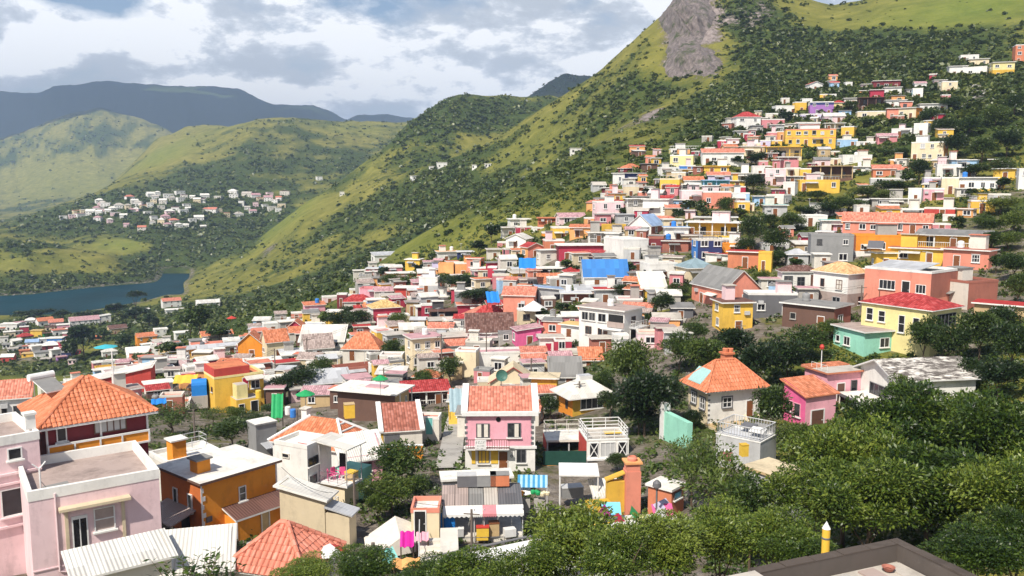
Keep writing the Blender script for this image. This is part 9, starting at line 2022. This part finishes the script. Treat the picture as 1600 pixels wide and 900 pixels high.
# ---------------------------------------------------------------- undergrowth between the houses
def undergrowth():
    N = 60000
    px = rng.uniform(-300, 1950, N); py = rng.uniform(180, 900, N)
    u = (px - CX) / F; v = (CY - py) / F; c = CP + v * SP
    tx, sl = u / c, (-SP + v * CP) / c
    dist = np.full(N, np.nan)
    for y in np.geomspace(28, 300, 500):
        g = ground_many(tx * y, np.full(N, y)); new = np.isnan(dist) & (sl * y <= g); dist[new] = y
    ok = ~np.isnan(dist) & (dist > 30) & (dist < 290)
    px, py, dist, tx = px[ok], py[ok], dist[ok], tx[ok]
    x = tx * dist; t_ = x / dist
    i = np.clip(np.searchsorted(LT, t_), 0, NC - 1); j = np.clip(np.searchsorted(LD, np.log(dist)), 0, NR - 1)
    green = 1 - pave[j, i]
    for (cx, cy, rx, ry, val) in [(1500, 250, 180, 110, 1), (1800, 450, 170, 300, 1), (1270, 320, 130, 50, .9), (1200, 560, 150, 60, .9), (1530, 560, 140, 80, 1), (1420, 760, 260, 140, 1), (600, 760, 70, 60, .8), (1080, 330, 80, 30, .7), (1180, 380, 60, 60, 1), (1390, 230, 120, 30, .9), (730, 450, 70, 30, .8), (540, 500, 60, 24, .8), (1050, 480, 40, 40, .7), (300, 650, 120, 30, .5), (1000, 640, 60, 60, .8), (480, 600, 60, 30, .7), (1000, 860, 300, 60, 1), (1150, 440, 70, 24, .7), (1100, 440, 60, 30, .5)]:
        green = np.maximum(green, val * np.exp(-(((px - cx) / rx) ** 2 + ((py - cy) / ry) ** 2)))
    ok = rng.random(len(x)) < green * .55
    x, dist, px = x[ok], dist[ok], px[ok]
    hx_ = np.array([[h.root.location.x, h.root.location.y, math.cos(h.root.rotation_euler.z), math.sin(h.root.rotation_euler.z), h.W / 2 + .25, h.D / 2 + .25] for h in HOUSES])
    keep = np.ones(len(x), bool)
    for a in hx_:
        dx, dy = x - a[0], dist - a[1]
        lx_, ly_ = dx * a[2] + dy * a[3], -dx * a[3] + dy * a[2]
        keep &= ~((np.abs(lx_) < a[4]) & (np.abs(ly_) < a[5]))
    keep &= ~((np.abs(px - 900) < 60) & (dist > 62) & (dist < 86))
    return x[keep], dist[keep]
ux_, uy_ = undergrowth()
uz_ = ground_many(ux_, uy_)
us_ = np.interp(uy_, [30, 100, 290], [.55, .75, 1.35]) * (.4 + .9 * rng.random(len(ux_)) ** 1.5)
nq = 22
d = rng.normal(size=(len(ux_), nq, 3)); d /= np.linalg.norm(d, axis=2)[..., None]; d *= (.5 + .5 * rng.random((len(ux_), nq, 1))); d[..., 2] = np.abs(d[..., 2])
c = np.stack([ux_, uy_, uz_ - .05], -1)[:, None, :] + d * us_[:, None, None]
v, q = rand_rot_quads(c.reshape(-1, 3), np.repeat(us_ * .3, nq), rng, .4, .6)
ug = link('undergrowth', mesh_np('undergrowth', v, q, [M_TREE])); ug['kind'] = 'stuff'; ug['label'] = 'low green weeds and bushes between the houses'
print('undergrowth', len(ux_))
# ---------------------------------------------------------------- labels that single each thing out
import collections
marks = [(m[4], m[5], m[6]) for m in THINGS if m[4]]
def rel(x, y, mk):
    dx, dy = x - mk[1], y - mk[2]
    if abs(dx) < 14 and abs(dy) < 8: return 'against'
    if abs(dy) > abs(dx) * 1.3: return 'below' if dy > 0 else 'above'
    if abs(dy) > abs(dx) * 0.6: return ('down ' if dy > 0 else 'up ') + ('right' if dx > 0 else 'left') + ' from'
    return 'right of' if dx > 0 else 'left of'
def nwords(s): return len(s.replace('-', ' ').split())
final = {}
cur = [t[1] for t in THINGS]
cur = [c if nwords(c) > 3 else c + ' on the hillside' for c in cur]
for t, c in zip(THINGS, cur): t[1] = c
near = []
for t in THINGS:
    near.append(sorted((m for m in marks if m[0] != t[4]), key=lambda m: math.hypot(m[1] - t[5], (m[2] - t[6]) * 1.4))[:7])
for rank in range(7):
    cnt = collections.Counter(cur)
    for i, t in enumerate(THINGS):
        if cnt[cur[i]] > 1 and len(near[i]) > rank:
            m = near[i][rank]
            base = t[1]
            c_ = '%s, %s the %s' % (base, rel(t[5], t[6], m), m[0])
            if nwords(c_) > 13:
                base = base.split(' with ')[0].split(' under ')[0]
                c_ = '%s, %s the %s' % (base, rel(t[5], t[6], m), m[0])
            if nwords(c_) <= 13: cur[i] = c_
cnt = collections.Counter(cur)
bad = [c for c, n in cnt.items() if n > 1]
for c in bad:
    idx = sorted((i for i in range(len(THINGS)) if cur[i] == c), key=lambda i: THINGS[i][5])
    names = {2: ['left one', 'right one'], 3: ['leftmost', 'middle one', 'rightmost']}.get(len(idx))
    if names is None:
        od = ['leftmost', 'second from left', 'third from left', 'fourth from left', 'fifth from left', 'sixth from left', 'seventh from left', 'eighth from left', 'ninth from left', 'tenth from left']
        names = [od[k] if k < 10 else None for k in range(len(idx))]; names[-1] = 'rightmost'
    for k, i in enumerate(idx):
        if names[k]:
            b_ = cur[i]
            if nwords(b_) + nwords(names[k]) > 15 and ' with ' in b_ and ',' in b_:
                b_ = b_.split(' with ')[0] + b_[b_.index(','):]
            cur[i] = b_ + ', ' + names[k]
for t, c in zip(THINGS, cur):
    t[0]['label'] = c
lone = collections.Counter(cur)
print('things', len(THINGS), 'labels', len(lone), 'longest', max(nwords(c) for c in cur), 'dups', [c for c in lone if lone[c] > 1][:5])
# ---------------------------------------------------------------- air
hz, t, b, out = newmat('haze')
t.nt.nodes.remove(b)
pv = t.n('ShaderNodeVolumePrincipled', i={'Density': 0.000115, 'Color': (0.50, 0.66, 1.0, 1), 'Anisotropy': 0.1})
t.l(pv.outputs[0], out.inputs['Volume'])
x0, x1, y0, y1, z0, z1 = -11500, 11500, -60, 9900, GZ.min() - 2, GZ.max() + 30
hv = np.array([(x, y, z) for x in (x0, x1) for y in (y0, y1) for z in (z0, z1)], float)
hq = np.array([(0, 1, 3, 2), (4, 6, 7, 5), (0, 4, 5, 1), (2, 3, 7, 6), (0, 2, 6, 4), (1, 5, 7, 3)])
haze = link('haze', mesh_np('haze', hv, hq, [hz])); haze['kind'] = 'stuff'; haze['label'] = 'thin bluish haze over the far valley'
